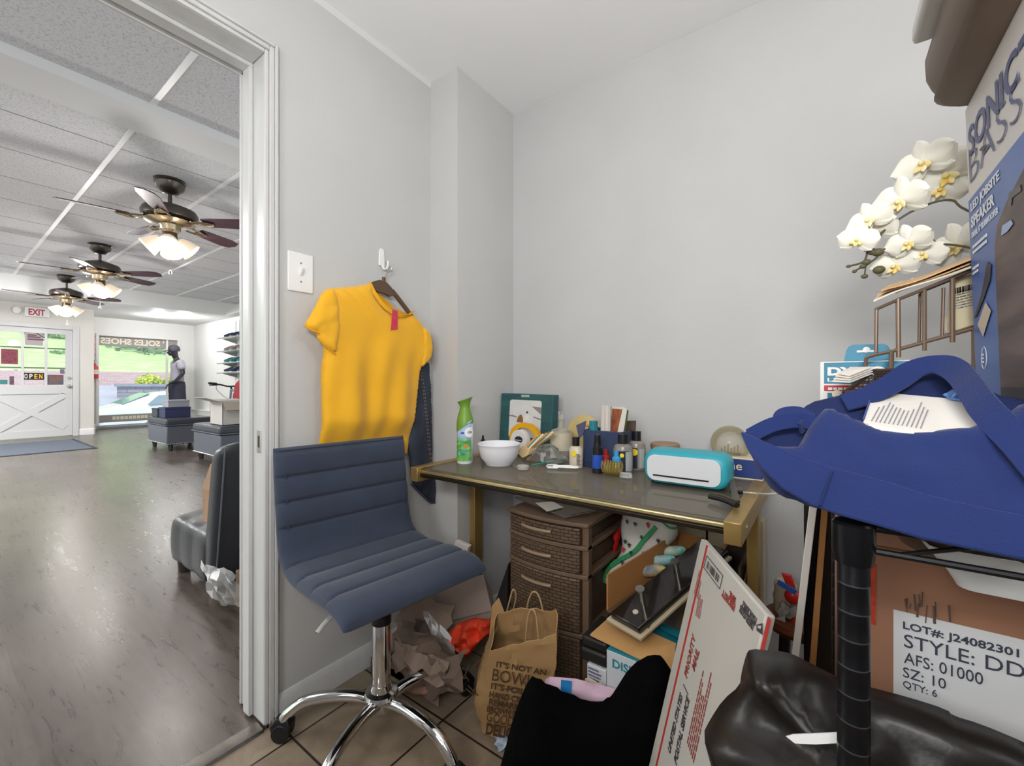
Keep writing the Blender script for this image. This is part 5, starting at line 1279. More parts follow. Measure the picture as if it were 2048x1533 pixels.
# grey pump bottles
m_gb2 = M('smoky_plastic', '8a8480', .25); m_dkl = M('navy_label', '1e2433', .4); m_pl = M('pale_label', 'a5aaa8', .5)
for px, py, hh, lab, rr_ in ((1246, 944, .128, 'smoky grey bottle with black cap and navy label, front of the two', 19.5), (1273, 938, .132, 'smoky grey bottle with black cap and pale label, behind beside the teal machine', 17.5)):
    s = pxs(px, py); r = rr_ * s
    t, b, s = bottle('grey_bottle', lab, px, py, [(0, 0), (r * .95, 0), (r, .005), (r, hh * .60), (r * .9, hh * .69), (r * .55, hh * .75), (0, hh * .75)], m_gb2)
    part('cap', MB().lathe([(0, hh * .73), (r * .5, hh * .73), (r * .5, hh), (0, hh)], b, 20), m_black, t)
    part('dark_label', curved(b, r * 1.015, -1.0, .55 if rr_ > 18 else .1, .006, hh * .58), m_dkl, t, fix=False)
    part('pale_label', curved(b, r * 1.02, .25 if rr_ > 18 else .3, 1.0, .008, hh * .56), m_pl, t, fix=False)
    part('yellow_badge', badge(b, r * 1.03, -.1 if rr_ > 18 else -.25, hh * .47, .007 if rr_ > 18 else .012), m_yb, t, fix=False)
# teal cutting machine: rounded body with white front
m_teal = M('teal_shell', '2fa0b0', .38); m_panel = M('white_panel', 'd4d6da', .35)
fl, fr_ = D(1302, 968), D(1434, 986)
u = (fr_ - fl); u.z = 0; wid = u.length; u.normalize(); bk_ = V((0, 0, 1)).cross(u)
zTop = at(1340, 893, pl=(fl + bk_ * .06, -bk_)).z
mw = thing('craft_machine', 'teal craft cutting machine with a white front panel and slot', 'machine', (fl + fr_) / 2)
H_ = at(1360, 906, pl=(fl, -bk_)).z - ZT
W0 = (at(1460, 930, pl=(fl + bk_ * .03, -bk_)) - fl).dot(u); W1 = (at(1293, 930, pl=(fl + bk_ * .03, -bk_)) - fl).dot(u)
def rrect(x0, x1, z0, z1, r, n=7):
    P_ = []
    for cx, cz, a in ((x1 - r, z0 + r, -PI / 2), (x1 - r, z1 - r, 0), (x0 + r, z1 - r, PI / 2), (x0 + r, z0 + r, PI)):
        for k in range(n + 1): P_.append((cx + r * math.cos(a + PI / 2 * k / n), cz + r * math.sin(a + PI / 2 * k / n)))
    return P_
rings = []
for dpt, ins in ((.0, .010), (.004, .004), (.015, .0), (.06, -.003), (.10, 0), (.118, .004), (.125, .012)):
    rings.append([fl + u * x + bk_ * dpt + V((0, 0, z)) for x, z in rrect(W1 + ins, W0 - ins, .004 + ins, H_ - ins, .031)])
part('shell', MB().loft(rings), m_teal, mw, sharp=50)
pr = rrect(W1 + .012, W0 - .018, .013, H_ - .012, .024)
part('front_panel', MB().loft([[fl + u * x + bk_ * d + V((0, 0, z)) for x, z in pr] for d in (-.003, .004)]), m_panel, mw, bevel=.001)
part('slot', MB().frame(fl + u * (W1 + .03) + V((0, 0, .026)) - bk_ * .004, u, V((0, 0, 1)), bk_, W0 - W1 - .078, .0045, .003), m_black, mw)
part('sensor_hole', MB().cyl(fl + u * (W1 + .028) - bk_ * .002 + V((0, 0, .0085)), fl + u * (W1 + .028) + bk_ * .01 + V((0, 0, .0085)), .003), m_black, mw)
part('under_foot', MB().bx(-.02, .02, -.03, .03, 0, .004) if False else MB().frame(fl + u * (wid * .45) + bk_ * .02 + V((0, 0, 0)), u, bk_, V((0, 0, 1)), .03, .08, .006), m_black, mw)
# dark tin behind it
c = at(1330, 900, y=1.56); c.z = ZT; s = 1.85 / F
tn = thing('round_tin', 'dark round tin with a tan lid behind the teal machine', 'tin', c); htn = at(1330, 886, y=1.56).z - ZT
part('tin_body', MB().lathe([(0, 0), (.047, 0), (.047, htn - .018), (0, htn - .018)], c, 28), m_black, tn); part('lid', MB().lathe([(0, htn - .018), (.05, htn - .018), (.05, htn - .004), (.046, htn), (0, htn)], c, 28), M('tan_lid', '9b7a62', .5), tn)
# globe souvenir on its blue box
yb3 = 1.515; a, c = at(1440, 947, y=yb3), at(1532, 950, y=yb3)
bb = thing('blue_box', 'dark blue box with cream script under the snow globe', 'box', ((a.x + c.x) / 2, yb3 + .05, ZT)); zb_ = at(1480, 919, y=yb3).z
part('box_body', MB().bx(a.x - .03, c.x - .01, yb3, yb3 + .10, ZT + .004, zb_), M('royal_card', '23397a', .5), bb, bevel=.002)
part('cream_lid_edge', MB().bx(a.x - .031, c.x - .009, yb3 - .001, yb3 + .101, zb_, zb_ + .004), M('cream_edge', 'ddd3b8', .6), bb)
part('base_edge', MB().bx(a.x - .031, c.x - .009, yb3 - .001, yb3 + .101, ZT, ZT + .004), M('cream_edge', 'ddd3b8', .6), bb)
cr_ = at(1455, 937, y=yb3); text(bb, 'one', (at(1443, 938, y=yb3).x, yb3 - .0004, at(1450, 938, y=yb3).z), (1, 0, 0), (0, 0, 1), at(1484, 938, y=yb3).x - at(1443, 938, y=yb3).x, .018, M('script_cream', 'e6dcc0', .5), .005)
gx = at(1460, 890, y=yb3 + .05); rg_ = 36 * (gx - V((0, 0, EYE))).dot(V((WX, WY, 0))) / F
gl = thing('snow_globe', 'clear glass dome with a tiny ruined temple inside on the blue box', 'snow globe', (gx.x, yb3 + .05, zb_ + .004)); cz_ = zb_ + .004
dome = [(rg_ * math.cos(a), rg_ * .62 + rg_ * math.sin(a)) for a in [lerp(-.62, PI / 2, k / 12) for k in range(13)]]
part('glass_dome', MB().lathe([(max(.0004, x), max(0, z)) for x, z in dome], (gx.x, yb3 + .05, cz_), 36), glassy('dome_glass', 'd8cfb4', .20, .04), gl)
tm = MB().bx(gx.x - .03, gx.x + .03, yb3 + .03, yb3 + .07, cz_, cz_ + .006)
for k in range(6): tm.cyl((gx.x - .024 + .0095 * k, yb3 + .045, cz_ + .006), (gx.x - .024 + .0095 * k, yb3 + .045, cz_ + .022 + .006 * (k % 3)), .003, 8)
part('tiny_temple', tm, M('temple_brown', '8a7858', .7), gl); part('base_disc', MB().lathe([(0, 0), (rg_ * .8, 0), (rg_ * .8, .003), (0, .003)], (gx.x, yb3 + .05, cz_), 28), M('cream_edge', 'ddd3b8', .6), gl)
# black T-shaped tool and the white cable
h0, h1, g0, g1 = D(1464, 962, .03), D(1472, 1006, .006), D(1420, 1000, .004), D(1474, 1018, .004)
bt_ = thing('black_scraper', 'black plastic T-shaped scraper on the glass beside the teal machine', 'tool', (h0 + g0) / 2 - V((0, 0, .015)))
part('handle', MB().ribbon(spline([h0, h0.lerp(h1, .4) - V((0, 0, .003)), h1 + V((0, 0, .006)), h1.lerp(g0, .1) + V((0, 0, .005))], 5), [.012 + .0006 * k for k in range(16)], .006, V((1, .4, 0))), M('taupe_plastic', '4c443d', .3), bt_, bevel=.001)
part('head', MB().tube(spline([g0 + V((0, 0, .008)), g0.lerp(g1, .5) + V((0, .004, .010)), g1 + V((0, 0, .008))], 5), .0085, 8, .8), m_black, bt_)
part('rim', MB().tube([g0 + V((0, .006, .016)), g0.lerp(g1, .5) + V((0, .012, .018)), g1 + V((0, .006, .016))], .0025), M('taupe_plastic', '4c443d', .3), bt_)
cbp = [at(1466, 984, z=ZT + .006), at(1484, 985, z=ZT + .005), at(1500, 986, z=ZT + .012), at(1520, 988, z=ZT + .016), at(1545, 989, x=XR + .09), at(1580, 984, x=XR + .13)]
cb2 = thing('white_cable', 'thin white cable running off the right end of the desk', 'cable', cbp[0])
part('cord', MB().tube(spline(cbp, 6), .0018, 8), m_white, cb2); part('plug', MB().cyl(at(1462, 984, z=ZT + .007), cbp[1], .005), m_black, cb2)
# ================= under and round the desk
m_rat = M('woven_brown_plastic', '6b5645', .5, var=.12, vs=20); m_ratd = M('woven_brown_dark', '57463a', .5); m_hand = M('tan_handle', '8f7a62', .45)
def weave(m):
    nt = m.node_tree; L = nt.links.new; b = nt.nodes['Principled BSDF']
    tc = nt.nodes.new('ShaderNodeTexCoord'); mp = nt.nodes.new('ShaderNodeMapping'); mp.inputs['Rotation'].default_value = (PI / 2, 0, 0)
    L(tc.outputs['Object'], mp.inputs['Vector'])
    br = nt.nodes.new('ShaderNodeTexBrick'); br.inputs['Scale'].default_value = 1; br.inputs['Brick Width'].default_value = .026; br.inputs['Row Height'].default_value = .0105; br.inputs['Mortar Size'].default_value = .0016; br.inputs['Mortar Smooth'].default_value = .5; br.offset = .5
    L(mp.outputs['Vector'], br.inputs['Vector'])
    bp = nt.nodes.new('ShaderNodeBump'); bp.inputs['Strength'].default_value = 1; bp.inputs['Distance'].default_value = .003; bp.invert = True
    br.inputs['Color1'].default_value = lin('66523f'); br.inputs['Color2'].default_value = lin('5a4736'); br.inputs['Mortar'].default_value = lin('41342a'); L(br.outputs['Color'], b.inputs['Base Color'])
    L(br.outputs['Fac'], bp.inputs['Height']); L(bp.outputs['Normal'], b.inputs['Normal'])
    return m
m_weave = weave(M('rattan_weave', '66523f', .48))
# drawer tower
TZ = .615
a, c = at(1018, 1016, z=TZ), at(1177, 1048, z=TZ)
dx0, dx1, dy0, dy1 = a.x, c.x, (a.y + c.y) / 2, (a.y + c.y) / 2 + .36
dt_ = thing('drawer_tower', 'brown woven plastic drawer tower under the glass desk', 'drawers', ((dx0 + dx1) / 2, dy0 + .18, 0))
def bow(x): return -.022 * (1 - ((x - (dx0 + dx1) / 2) / ((dx1 - dx0) / 2)) ** 2)
def bowed(x0, x1, y_off, z0, z1, back, n=14):
    """front slab with a bowed face"""
    mb = MB(); rings = []
    for k in range(n + 1):
        x = lerp(x0, x1, k / n); y = dy0 + y_off + bow(x)
        rings.append([V((x, y, z0)), V((x, back, z0)), V((x, back, z1)), V((x, y, z1))])
    return mb.loft(rings)
part('top', bowed(dx0 - .004, dx1 + .004, -.006, TZ - .014, TZ, dy1 + .004), m_rat, dt_, bevel=.004)
fr2 = MB()
for x in (dx0, dx1 - .022): fr2.bx(x, x + .022, dy0 + .004, dy0 + .03, .02, TZ - .012).bx(x, x + .022, dy1 - .03, dy1, .02, TZ - .012)
zs = [(.545, .598, .53), (.455, .528, .44), (.27, .438, .255), (.035, .253, .02)]
for z0, z1, zd in zs: fr2.merge(bowed(dx0, dx1, -.002, zd, zd + .013, dy1))
part('frame', fr2, m_rat, dt_, bevel=.002)
for z0, z1, zd in zs:
    d_ = part('drawer', bowed(dx0 + .006, dx1 - .024, -.004, z0, z1, dy1 - .02), m_weave, dt_, bevel=.004)
    zc_ = z1 - min(.035, (z1 - z0) * .42); pts = []
    for k in range(9):
        x = lerp(dx0 + .07, dx1 - .115, k / 8); pts.append(V((x, dy0 - .008 + bow(x) - .008 * math.sin(PI * k / 8) ** .5, zc_)))
    part('handle', MB().tube(pts, .0055, 8, 1.0), m_hand, d_)
# smoked clear tray and its paper label, on the tower
m_smoke = glassy('smoked_clear', '8f867c', .14, .08)
tp = [at(1031, 996, z=TZ + .022), at(1132, 1037, z=TZ + .006), at(1204, 1022, z=TZ + .010), at(1140, 985, z=TZ + .022)]
ty = thing('clear_tray', 'smoked clear plastic sheet lying crooked on top of the drawer tower', 'tray', tp[1])
part('sheet', MB().hexa(tp + [p + V((0, 0, .003)) for p in tp]), m_smoke, ty)
part('lip', MB().tube([tp[1] + V((0, 0, .004)), tp[2] + V((0, 0, .004))], .004).tube([tp[0], tp[1]], .002), m_smoke, ty)
lb = [at(1071, 1009, z=TZ + .0205), at(1094, 1026, z=TZ + .0125), at(1127, 1018, z=TZ + .014), at(1106, 1006, z=TZ + .022)]
part('paper_label', MB().hexa([p + V((0, 0, .0035)) for p in lb] + [p + V((0, 0, .0045)) for p in lb]), m_pap2, ty)
# tan gift bag, red pouch
GO = V((-.43, 1.43, .5)); GN = V((.0, -1, .25)).normalized()
def G(px, py): return at(px, py, pl=(GO, GN))
m_pal = M('white_print_bag', 'cfcac2', .7, var=.05, vs=5, bump=.1, bs=25)
gbg = thing('gift_bag', 'white gift bag with palm and red figure prints and green trim behind the drawer tower', 'bag', G(1235, 1172))
go = [G(*q) for q in ((1206, 1166), (1206, 1150), (1222, 1128), (1240, 1110), (1245, 1085), (1240, 1060), (1243, 1036), (1252, 1018), (1300, 1018), (1340, 1028), (1355, 1055), (1356, 1075), (1330, 1100), (1290, 1126), (1250, 1152), (1216, 1172))]
gobj = puff(go, GO, GN, .03, .03, .012, .05, wrinkle(.014, 11, 2), 1)
part('bag_body', gobj, m_pal, gbg, sharp=60)
def onbag(px, py, d=.05): return at(px, py, pl=(GO + GN * d, GN))
m_gtrim = M('green_trim', '2f8a52', .6)
part('green_trim', MB().ribbon(spline([onbag(1312, 1054, .046), onbag(1290, 1078, .05), onbag(1268, 1104, .048), onbag(1240, 1120, .046), onbag(1222, 1132, .04)], 5), .014, .003, GN.cross(V((1, .3, .6)))), m_gtrim, gbg)
part('green_edge', MB().tube(spline([onbag(1207, 1165, .02), onbag(1214, 1142, .03), onbag(1232, 1122, .04)], 5), .006).tube(spline([onbag(1318, 1040, .03), onbag(1340, 1056, .03), onbag(1354, 1056, .03)], 5), .004), m_gtrim, gbg)
pr_ = MB(); pk_ = MB(); q_ = random.Random(2)
def palm(mb, c, s):
    for k in range(6):
        a = 2 * PI * k / 6 + .3; mb.tube([c, c + V((math.cos(a), 0, math.sin(a))) * s], .0014, 5)
    mb.tube([c, c + V((.1, 0, -1)) * s * 1.4], .0016, 5)
for px, py in ((1254, 1043), (1270, 1048), (1283, 1075), (1258, 1090), (1250, 1083), (1316, 1082), (1287, 1108), (1244, 1125), (1262, 1106)): palm(pk_, onbag(px, py, .052), .0068)
for px, py in ((1296, 1050), (1246, 1099)): palm(pr_, onbag(px, py, .052), .008); pr_.ball(onbag(px, py - 2, .052), .004, 8, 6)
part('palm_prints', pk_, M('palm_ink', '2f3c34', .6), gbg, smooth_=False); part('red_prints', pr_, M('red_ink', 'b8392f', .6), gbg, smooth_=False)
ro_ = [onbag(*q, -.02) for q in ((1220, 1060), (1236, 1048), (1244, 1060), (1238, 1085), (1230, 1112), (1222, 1108), (1228, 1085))]
solo('red_pouch', 'red cloth pouch squeezed between the drawer tower and the gift bag', 'pouch', puff(ro_, GO - GN * .02, GN, .02, .02, .01, .02), M('red_cloth_bright', 'c8241c', .7), sharp=60)
solo('tissue_paper', 'crumpled red and grey tissue paper poking from the gift bag', 'tissue paper', MB().grid(crumple(onbag(1250, 1036, 0), GN * .03, onbag(1345, 1042, 0) - onbag(1250, 1036, 0), V((0, .02, .05)), 12, 6, .012, 8), 12, 6, .001), M('tissue', 'bdb2b0', .8, var=.8, vs=22, col2='a8252c'), sharp=10)
# narrow open carton with its contents
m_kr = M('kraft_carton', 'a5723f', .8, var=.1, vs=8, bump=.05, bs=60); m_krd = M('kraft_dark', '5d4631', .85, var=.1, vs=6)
C = lambda px, py, **k: at(px, py, **k)
A0, A1 = C(1213, 1222, y=1.115), C(1213, 1150, y=1.115); B1 = C(1355, 1064, y=1.50); B0 = V((B1.x, B1.y, A0.z + .03)); E1 = C(1404, 1076, y=1.49); E0 = V((E1.x, E1.y, B0.z))
F1 = V((-.385, 1.10, A0.z - .02)); 
nc = thing('narrow_carton', 'long narrow open carton holding the black tray under the desk', 'carton', A0)
def sheet4(P_, th, nrm=None):
    P_ = [V(p) for p in P_]; n = nrm if nrm is not None else (P_[1] - P_[0]).cross(P_[2] - P_[0]).normalized()
    return MB().hexa(P_ + [p + n * th for p in P_])
part('left_wall', sheet4([A0, B0, B1, A1], .005), m_kr, nc, smooth_=False)
part('back_wall', sheet4([B0, E0, E1, B1], .005), m_kr, nc, smooth_=False)
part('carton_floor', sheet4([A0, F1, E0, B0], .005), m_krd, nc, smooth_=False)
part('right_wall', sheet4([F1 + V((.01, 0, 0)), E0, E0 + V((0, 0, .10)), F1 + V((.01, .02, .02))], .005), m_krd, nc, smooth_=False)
# black tray with two posts
t0, t1 = C(1222, 1238, z=.402), C(1281, 1272, z=.398); t3 = C(1398, 1092, y=1.44); t2 = t1 + (t3 - t0); 
up_ = (t1 - t0).cross(t3 - t0).normalized(); up_ = up_ if up_.z > 0 else -up_
m_gb3 = M('gloss_black', '1d1714', .16, coat=.4)
bt = thing('black_tray', 'glossy black slab with cream rim and two metal posts in the narrow carton', 'tray', t0)
part('slab', MB().hexa([t0, t1, t2, t3] + [p + up_ * .022 for p in (t0, t1, t2, t3)]), m_gb3, bt, bevel=.005)
eu = (t1 - t0).normalized(); ev = (t3 - t0).normalized()
o_ = [t0 - eu * .008 - ev * .010, t1 + eu * .008 - ev * .010, t2 + eu * .008, t3 - eu * .008]
part('cream_rim', MB().hexa([p - up_ * .008 for p in o_] + [p + up_ * .002 for p in o_]), M('cream_rim', 'b8a98d', .6), bt, bevel=.002)
for px, py, pt in ((1287, 1212, 1180), (1356, 1156, 1121)):
    b_ = at(px, py, pl=(t0 + up_ * .022, up_)); h_ = .052
    part('post', MB().cyl(b_, b_ + up_ * h_, .0085, 18).cyl(b_ + up_ * h_, b_ + up_ * (h_ + .006), .0125, 20), m_steel, bt)
b_ = at(1271, 1225, pl=(t0 + up_ * .022, up_)); part('round_stud', MB().cyl(b_, b_ + up_ * .002, .0075, 20), M('stud_cream', 'c9bba4', .4), bt)
# wrapped packets in the carton
for k, (q, col, lab) in enumerate((((1302, 1142), 'd8b93a', 'yellow and blue packet in the narrow carton'), ((1322, 1122), '3fa3ad', 'teal packet under clear film in the narrow carton'), ((1343, 1104), '45b0a6', 'teal and cream wrapped packet at the back of the narrow carton'))):
    c = at(*q, y=1.30 + .06 * k); R_ = Matrix.Rotation(.9, 3, 'Z') @ Matrix.Rotation(.4, 3, 'X')
    t = thing('packet', lab, 'packet', c - V((0, 0, .02)), group='wrapped packets in the carton')
    ou = [c + V((math.cos(2 * PI * j / 10) * .05, 0, math.sin(2 * PI * j / 10) * .026)) + V((0, 0, .012 * math.cos(2 * PI * j / 10))) for j in range(10)]
    part('packet_body', puff(ou, c, V((-.35, -.8, .6)), .018, .014, .008, .02, wrinkle(.008, 40, k)), M('packet_' + col, col, .3, var=.5, vs=24, col2=['2f6fb0', 'b9c6c0', 'd8cfb8'][k]), t, sharp=60)
# disinfectant carton
fl_, fr2_ = C(1213, 1292, y=1.05), C(1333, 1350, y=1.045)
bz = (fl_.z + fr2_.z) / 2; ux = (fr2_ - fl_); ux.z = 0; Lx = ux.length; ux.normalize(); uy = V((0, 0, 1)).cross(ux)
m_wc = M('white_carton', 'c3c6ca', .5); m_tc = M('teal_print', '1f7f8e', .5); m_tan = M('tan_card', 'c79a62', .75, var=.06, vs=6)
ds = thing('disinfectant_carton', 'white carton lettered in teal with a tan flap open, under the narrow carton', 'carton', (fl_.x, fl_.y, 0))
p0 = V((fl_.x, fl_.y, 0))
part('carton_body', MB().frame(p0, ux, uy, V((0, 0, 1)), Lx + .05, .21, bz - .004), m_wc, ds, bevel=.002, mats=[m_wc, m_tc], pick=lambda c_, n_: 1 if n_.x > .8 or n_.z > .8 else 0)
f0, f1 = V((fl_.x, fl_.y, bz)), V((fl_.x, fl_.y, bz)) + ux * (Lx + .05)
fa, fb = at(1180, 1272, z=bz + .004), at(1337, 1349, z=bz - .006)
bk0, bk1 = at(1216, 1240, z=bz + .006), at(1352, 1290, z=bz + .006)
part('tan_flap', sheet4([fa, at(1262, 1312, z=bz - .002), at(1290, 1262, z=bz + .004), bk0], .004), m_tan, ds, smooth_=False)
part('tan_flap', sheet4([at(1262, 1312, z=bz - .0025), at(1345, 1350, z=bz - .006), bk1, at(1290, 1262, z=bz + .0045)], .004), m_tan, ds, smooth_=False)
tO = at(1225, 1335, pl=(p0 - uy * .0008, -uy)); tE = at(1318, 1372, pl=(p0 - uy * .0008, -uy))
text(ds, 'DISINFECTING', tO, ux, (0, 0, 1), .20, .022, m_tc, .02)
part('teal_swoosh', MB().prism([(0, 0), (.10, -.03), (.16, -.02), (.16, .02), (.08, .015)], at(1310, 1252, z=bz + .008), ux, uy, V((0, 0, 1)), .001), m_tc, ds, smooth_=False)
part('small_print', scribble(p0 - uy * .0006 + ux * .03 + V((0, 0, .14)), ux, (0, 0, 1), .16, .10, 7, 4), m_pl, ds)
# black case on the white cartons beside it
bc0 = C(1160, 1325, y=1.10)
bcz = C(1186, 1283, y=1.09).z
m_blk2 = M('black_case', '1f1c1b', .45)
wz = C(1195, 1336, y=1.06).z
wb = thing('white_box', 'small white printed box under the black case beside the drawer tower', 'box', (-.51, 1.14, 0))
wx0, wx1 = C(1174, 1350, y=1.06).x, C(1212, 1350, y=1.06).x
part('box_body', MB().bx(wx0, wx1, 1.06, 1.18, 0, wz), m_wc, wb, bevel=.002); part('small_print', scribble((wx0 + .004, 1.0595, wz - .05), (1, 0, 0), (0, 0, 1), wx1 - wx0 - .01, .045, 5, 8), M('purple_ink', '6b6480', .5), wb)
kx0, kx1 = C(1160, 1300, y=1.065).x, C(1213, 1300, y=1.065).x
kc = thing('black_case', 'black plastic case lying on the small white box', 'case', ((kx0 + kx1) / 2, 1.12, wz))
part('case_body', MB().loft([[V((lerp(kx0, kx1, .5) + a * (kx1 - kx0) / 2, 1.135 + b * .07, z)) for a, b in ((-1, -1), (1, -1), (1, 1), (-1, 1))] for z, in ((wz,), (wz + .035,))]).loft([[V((lerp(kx0, kx1, .5) + a * (kx1 - kx0) / 2 * .97, 1.135 + b * .066, z)) for a, b in ((-1, -1), (1, -1), (1, 1), (-1, 1))] for z in (wz + .036, wz + .065)]), m_blk2, kc, bevel=.008, seg=3)
cpz = C(1190, 1350, y=1.03)
solo('paper_scraps', 'cream folded paper slips in front of the small white box', 'paper slips', MB().grid(crumple(C(1172, 1358, y=1.035) - V((0, 0, .0)), V((0, -.01, .01)), C(1212, 1372, y=1.04) - C(1172, 1358, y=1.035), V((0, .03, -.20)), 5, 4, .006, 3), 5, 4, .0015), M('cream_paper', 'd3cab4', .8), sharp=10)
# boxes further back under the right half of the desk
m_dkb = M('dark_brown_box', '4a3b31', .6, var=.1, vs=5)
db0 = thing('dark_box', 'dark brown open box behind the mailing box under the desk', 'box', (-.24, 1.42, 0))
z_ = .52
X0, X1, Y0, Y1 = -.262, -.185, 1.30, 1.585
part('box_walls', MB().bx(X0, X0 + .005, Y0, Y1, 0, z_).bx(X1 - .005, X1, Y0, Y1, 0, z_ + .03).bx(X0, X1, Y0, Y0 + .005, 0, z_).bx(X0, X1, Y1 - .005, Y1, 0, z_ + .03).bx(X0, X1, Y0, Y1, 0, .006), m_dkb, db0, smooth_=False)
part('cream_edge', MB().bx(X0 - .001, X0 + .006, Y0, Y1, z_, z_ + .006).bx(X0, X1, Y0 - .001, Y0 + .006, z_, z_ + .005), m_kr, db0, smooth_=False)
cb0 = thing('cream_box', 'cream box with a dark seam standing against the wall under the desk', 'box', (-.36, 1.64, 0))
part('box_body', MB().bx(-.44, -.16, 1.605, 1.668, 0, .60), M('cream_card', 'b9ac90', .7), cb0, bevel=.002); part('seam', MB().bx(-.335, -.328, 1.602, 1.606, .3, .60), m_black, cb0)
ks = [at(1432, 1130, y=1.44), at(1510, 1240, y=1.44), at(1512, 1082, y=1.46), at(1480, 1078, y=1.46)]
solo('kraft_sheet', 'sheet of kraft cardboard leaning behind the right desk leg', 'cardboard', MB().hexa([V((-.175, 1.40, 0)), V((-.10, 1.42, 0)), V((-.10, 1.46, .56)), V((-.175, 1.44, .56))] + [V((-.175, 1.404, 0)), V((-.10, 1.424, 0)), V((-.10, 1.464, .56)), V((-.175, 1.444, .56))]) if False else sheet4([V((-.182, 1.37, .0)), V((-.178, 1.32, .0)) + V((0, -.02, 0)), V((-.176, 1.24, .47)), V((-.180, 1.60, .60))], .004), M('kraft_sheet', '806246', .8, var=.1, vs=6), smooth_=False)
# mailing box: a big flat white carton leaning in front
Q0 = at(1402, 1077, t=.93); Q1 = at(1540, 1254, t=.585); Q2 = at(1297, 1533, t=.93)
e1 = (Q2 - Q0).normalized(); e2 = (Q1 - Q0); wM = e2.length; e2 = (e2 - e1 * e2.dot(e1)); wM = e2.length; e2.normalize(); wM *= .95; nM = e2.cross(e1)
nM = nM if nM.dot(V((0, 0, EYE)) - Q0) > 0 else -nM
hM = Q0.z / -e1.z - .004
m_mail = M('white_mailer', 'b9b5ae', .55, var=.03, vs=4); m_mred = M('mail_red', 'b0352f', .5); m_mink = M('mail_ink', '3f3a3c', .6); m_mredi = M('mail_red_ink', '8f3a36', .6)
mb_ = thing('mailing_box', 'big flat white postal mailing box with red stripes leaning before the desk', 'box', (Q0 + e1 * hM) )
dM = .014
P4 = [Q0, Q0 + e1 * hM, Q0 + e1 * hM + e2 * wM, Q0 + e2 * wM]
lowest = min(p.z for p in P4 + [p - nM * dM for p in P4])
lift = V((0, 0, max(0, .002 - lowest)))
part('box_body', MB().hexa([p + lift * 0 for p in P4] + [p - nM * dM for p in P4]), m_mail, mb_, bevel=.003)
def MP(px, py, d=.0006): return at(px, py, pl=(Q0 + nM * d, nM))
def mcoord(px, py): p = MP(px, py) - Q0; return p.dot(e2), p.dot(e1)
part('red_stripe', MB().frame(Q0 + e2 * (mcoord(1389, 1200)[0] - .005), e2, e1, nM, .0095, hM, .0006), m_mred, mb_, smooth_=False)
part('red_stripe', MB().frame(Q0 + e2 * (mcoord(1534, 1258)[0] - .005), e2, e1, nM, .0095, hM, .0006), m_mred, mb_, smooth_=False)
def mtext(s, pxy, w, h, mat, flip=False, b=.02):
    """words that run along the long side, bottom to top"""
    O = MP(*pxy, .0008); return text(mb_, s, O, e2 if flip else -e1, e1 if False else (-e1 if flip else -e2), w, h, mat, b)
def ptext(s, A, B, h, mat, up, b=.02):
    O, E = MP(*A, .0008), MP(*B, .0008); xd = (E - O); w = xd.length; xd.normalize(); ud = nM.cross(xd)
    return text(mb_, s, O, xd, ud, w, h, mat, b)
ptext('UNITED STATES', (1340, 1511), (1365, 1396), .019, m_mink, 0); ptext('POSTAL SERVICE', (1353, 1533), (1379, 1402), .019, m_mink, 0)
ptext('PRIORITY', (1374, 1359), (1391, 1276), .020, m_mredi, 0); ptext('MAIL', (1389, 1345), (1399, 1305), .020, m_mredi, 0)
part('rule', MB().tube([MP(1367, 1370, .001), MP(1376, 1390, .001)], .0009), m_mink, mb_)
e3 = (MP(1404, 1360) - MP(1366, 1530)); part('small_print', scribble(MP(1388, 1530), e3.normalized(), nM.cross(e3.normalized()), e3.length, .05, 6, 6, gap=.6, fill=.8), m_mredi, mb_, smooth_=False)
e3 = (MP(1405, 1195) - MP(1398, 1240)); part('small_print', scribble(MP(1400, 1240), e3.normalized(), nM.cross(e3.normalized()), e3.length * 1.1, .03, 4, 6, gap=.7, fill=.85), m_mredi, mb_, smooth_=False)
fr3 = MB(); K = [MP(*q) for q in ((1414, 1112), (1408, 1136), (1440, 1179), (1446, 1152))]
def quadp(u, v, d=.0008): return K[1].lerp(K[2], u).lerp(K[0].lerp(K[3], u), v) + nM * d
for i in range(4): fr3.tube([K[i] + nM * .0006, K[(i + 1) % 4] + nM * .0006], .0007, 5)
r_ = random.Random(12); x_ = .12
while x_ < .88:
    w_ = r_.choice((.012, .02, .035)); fr3.add([quadp(x_, .2), quadp(x_ + w_, .2), quadp(x_ + w_, .75), quadp(x_, .75)], [(0, 1, 2, 3)]); x_ += w_ + r_.choice((.015, .03))
part('barcode', fr3, m_mink, mb_, smooth_=False)
ptext('PRIORITY', (1471, 1209), (1446, 1178), .013, m_mredi, 1); ptext('MAIL', (1472, 1196), (1460, 1182), .012, m_mredi, 1)
ptext('UNITED STATES', (1509, 1247), (1482, 1209), .012, m_mink, 1); ptext('POSTAL SERVICE', (1514, 1237), (1487, 1202), .012, m_mink, 1)
part('emblem', MB().add([MP(*q, .001) for q in ((1513, 1250), (1525, 1247), (1525, 1271), (1513, 1262))], [(0, 1, 2, 3)]), m_mink, mb_, smooth_=False)
part('eagle_mark', MB().add([MP(*q, .0016) for q in ((1515, 1252), (1523, 1252), (1521, 1259), (1516, 1257))], [(0, 1, 2, 3)]), m_mail, mb_, smooth_=False)
part('edge_print', scribble(MP(1395, 1200), -e1, -e2, .06, .03, 4, 9, gap=.7), m_mredi, mb_)
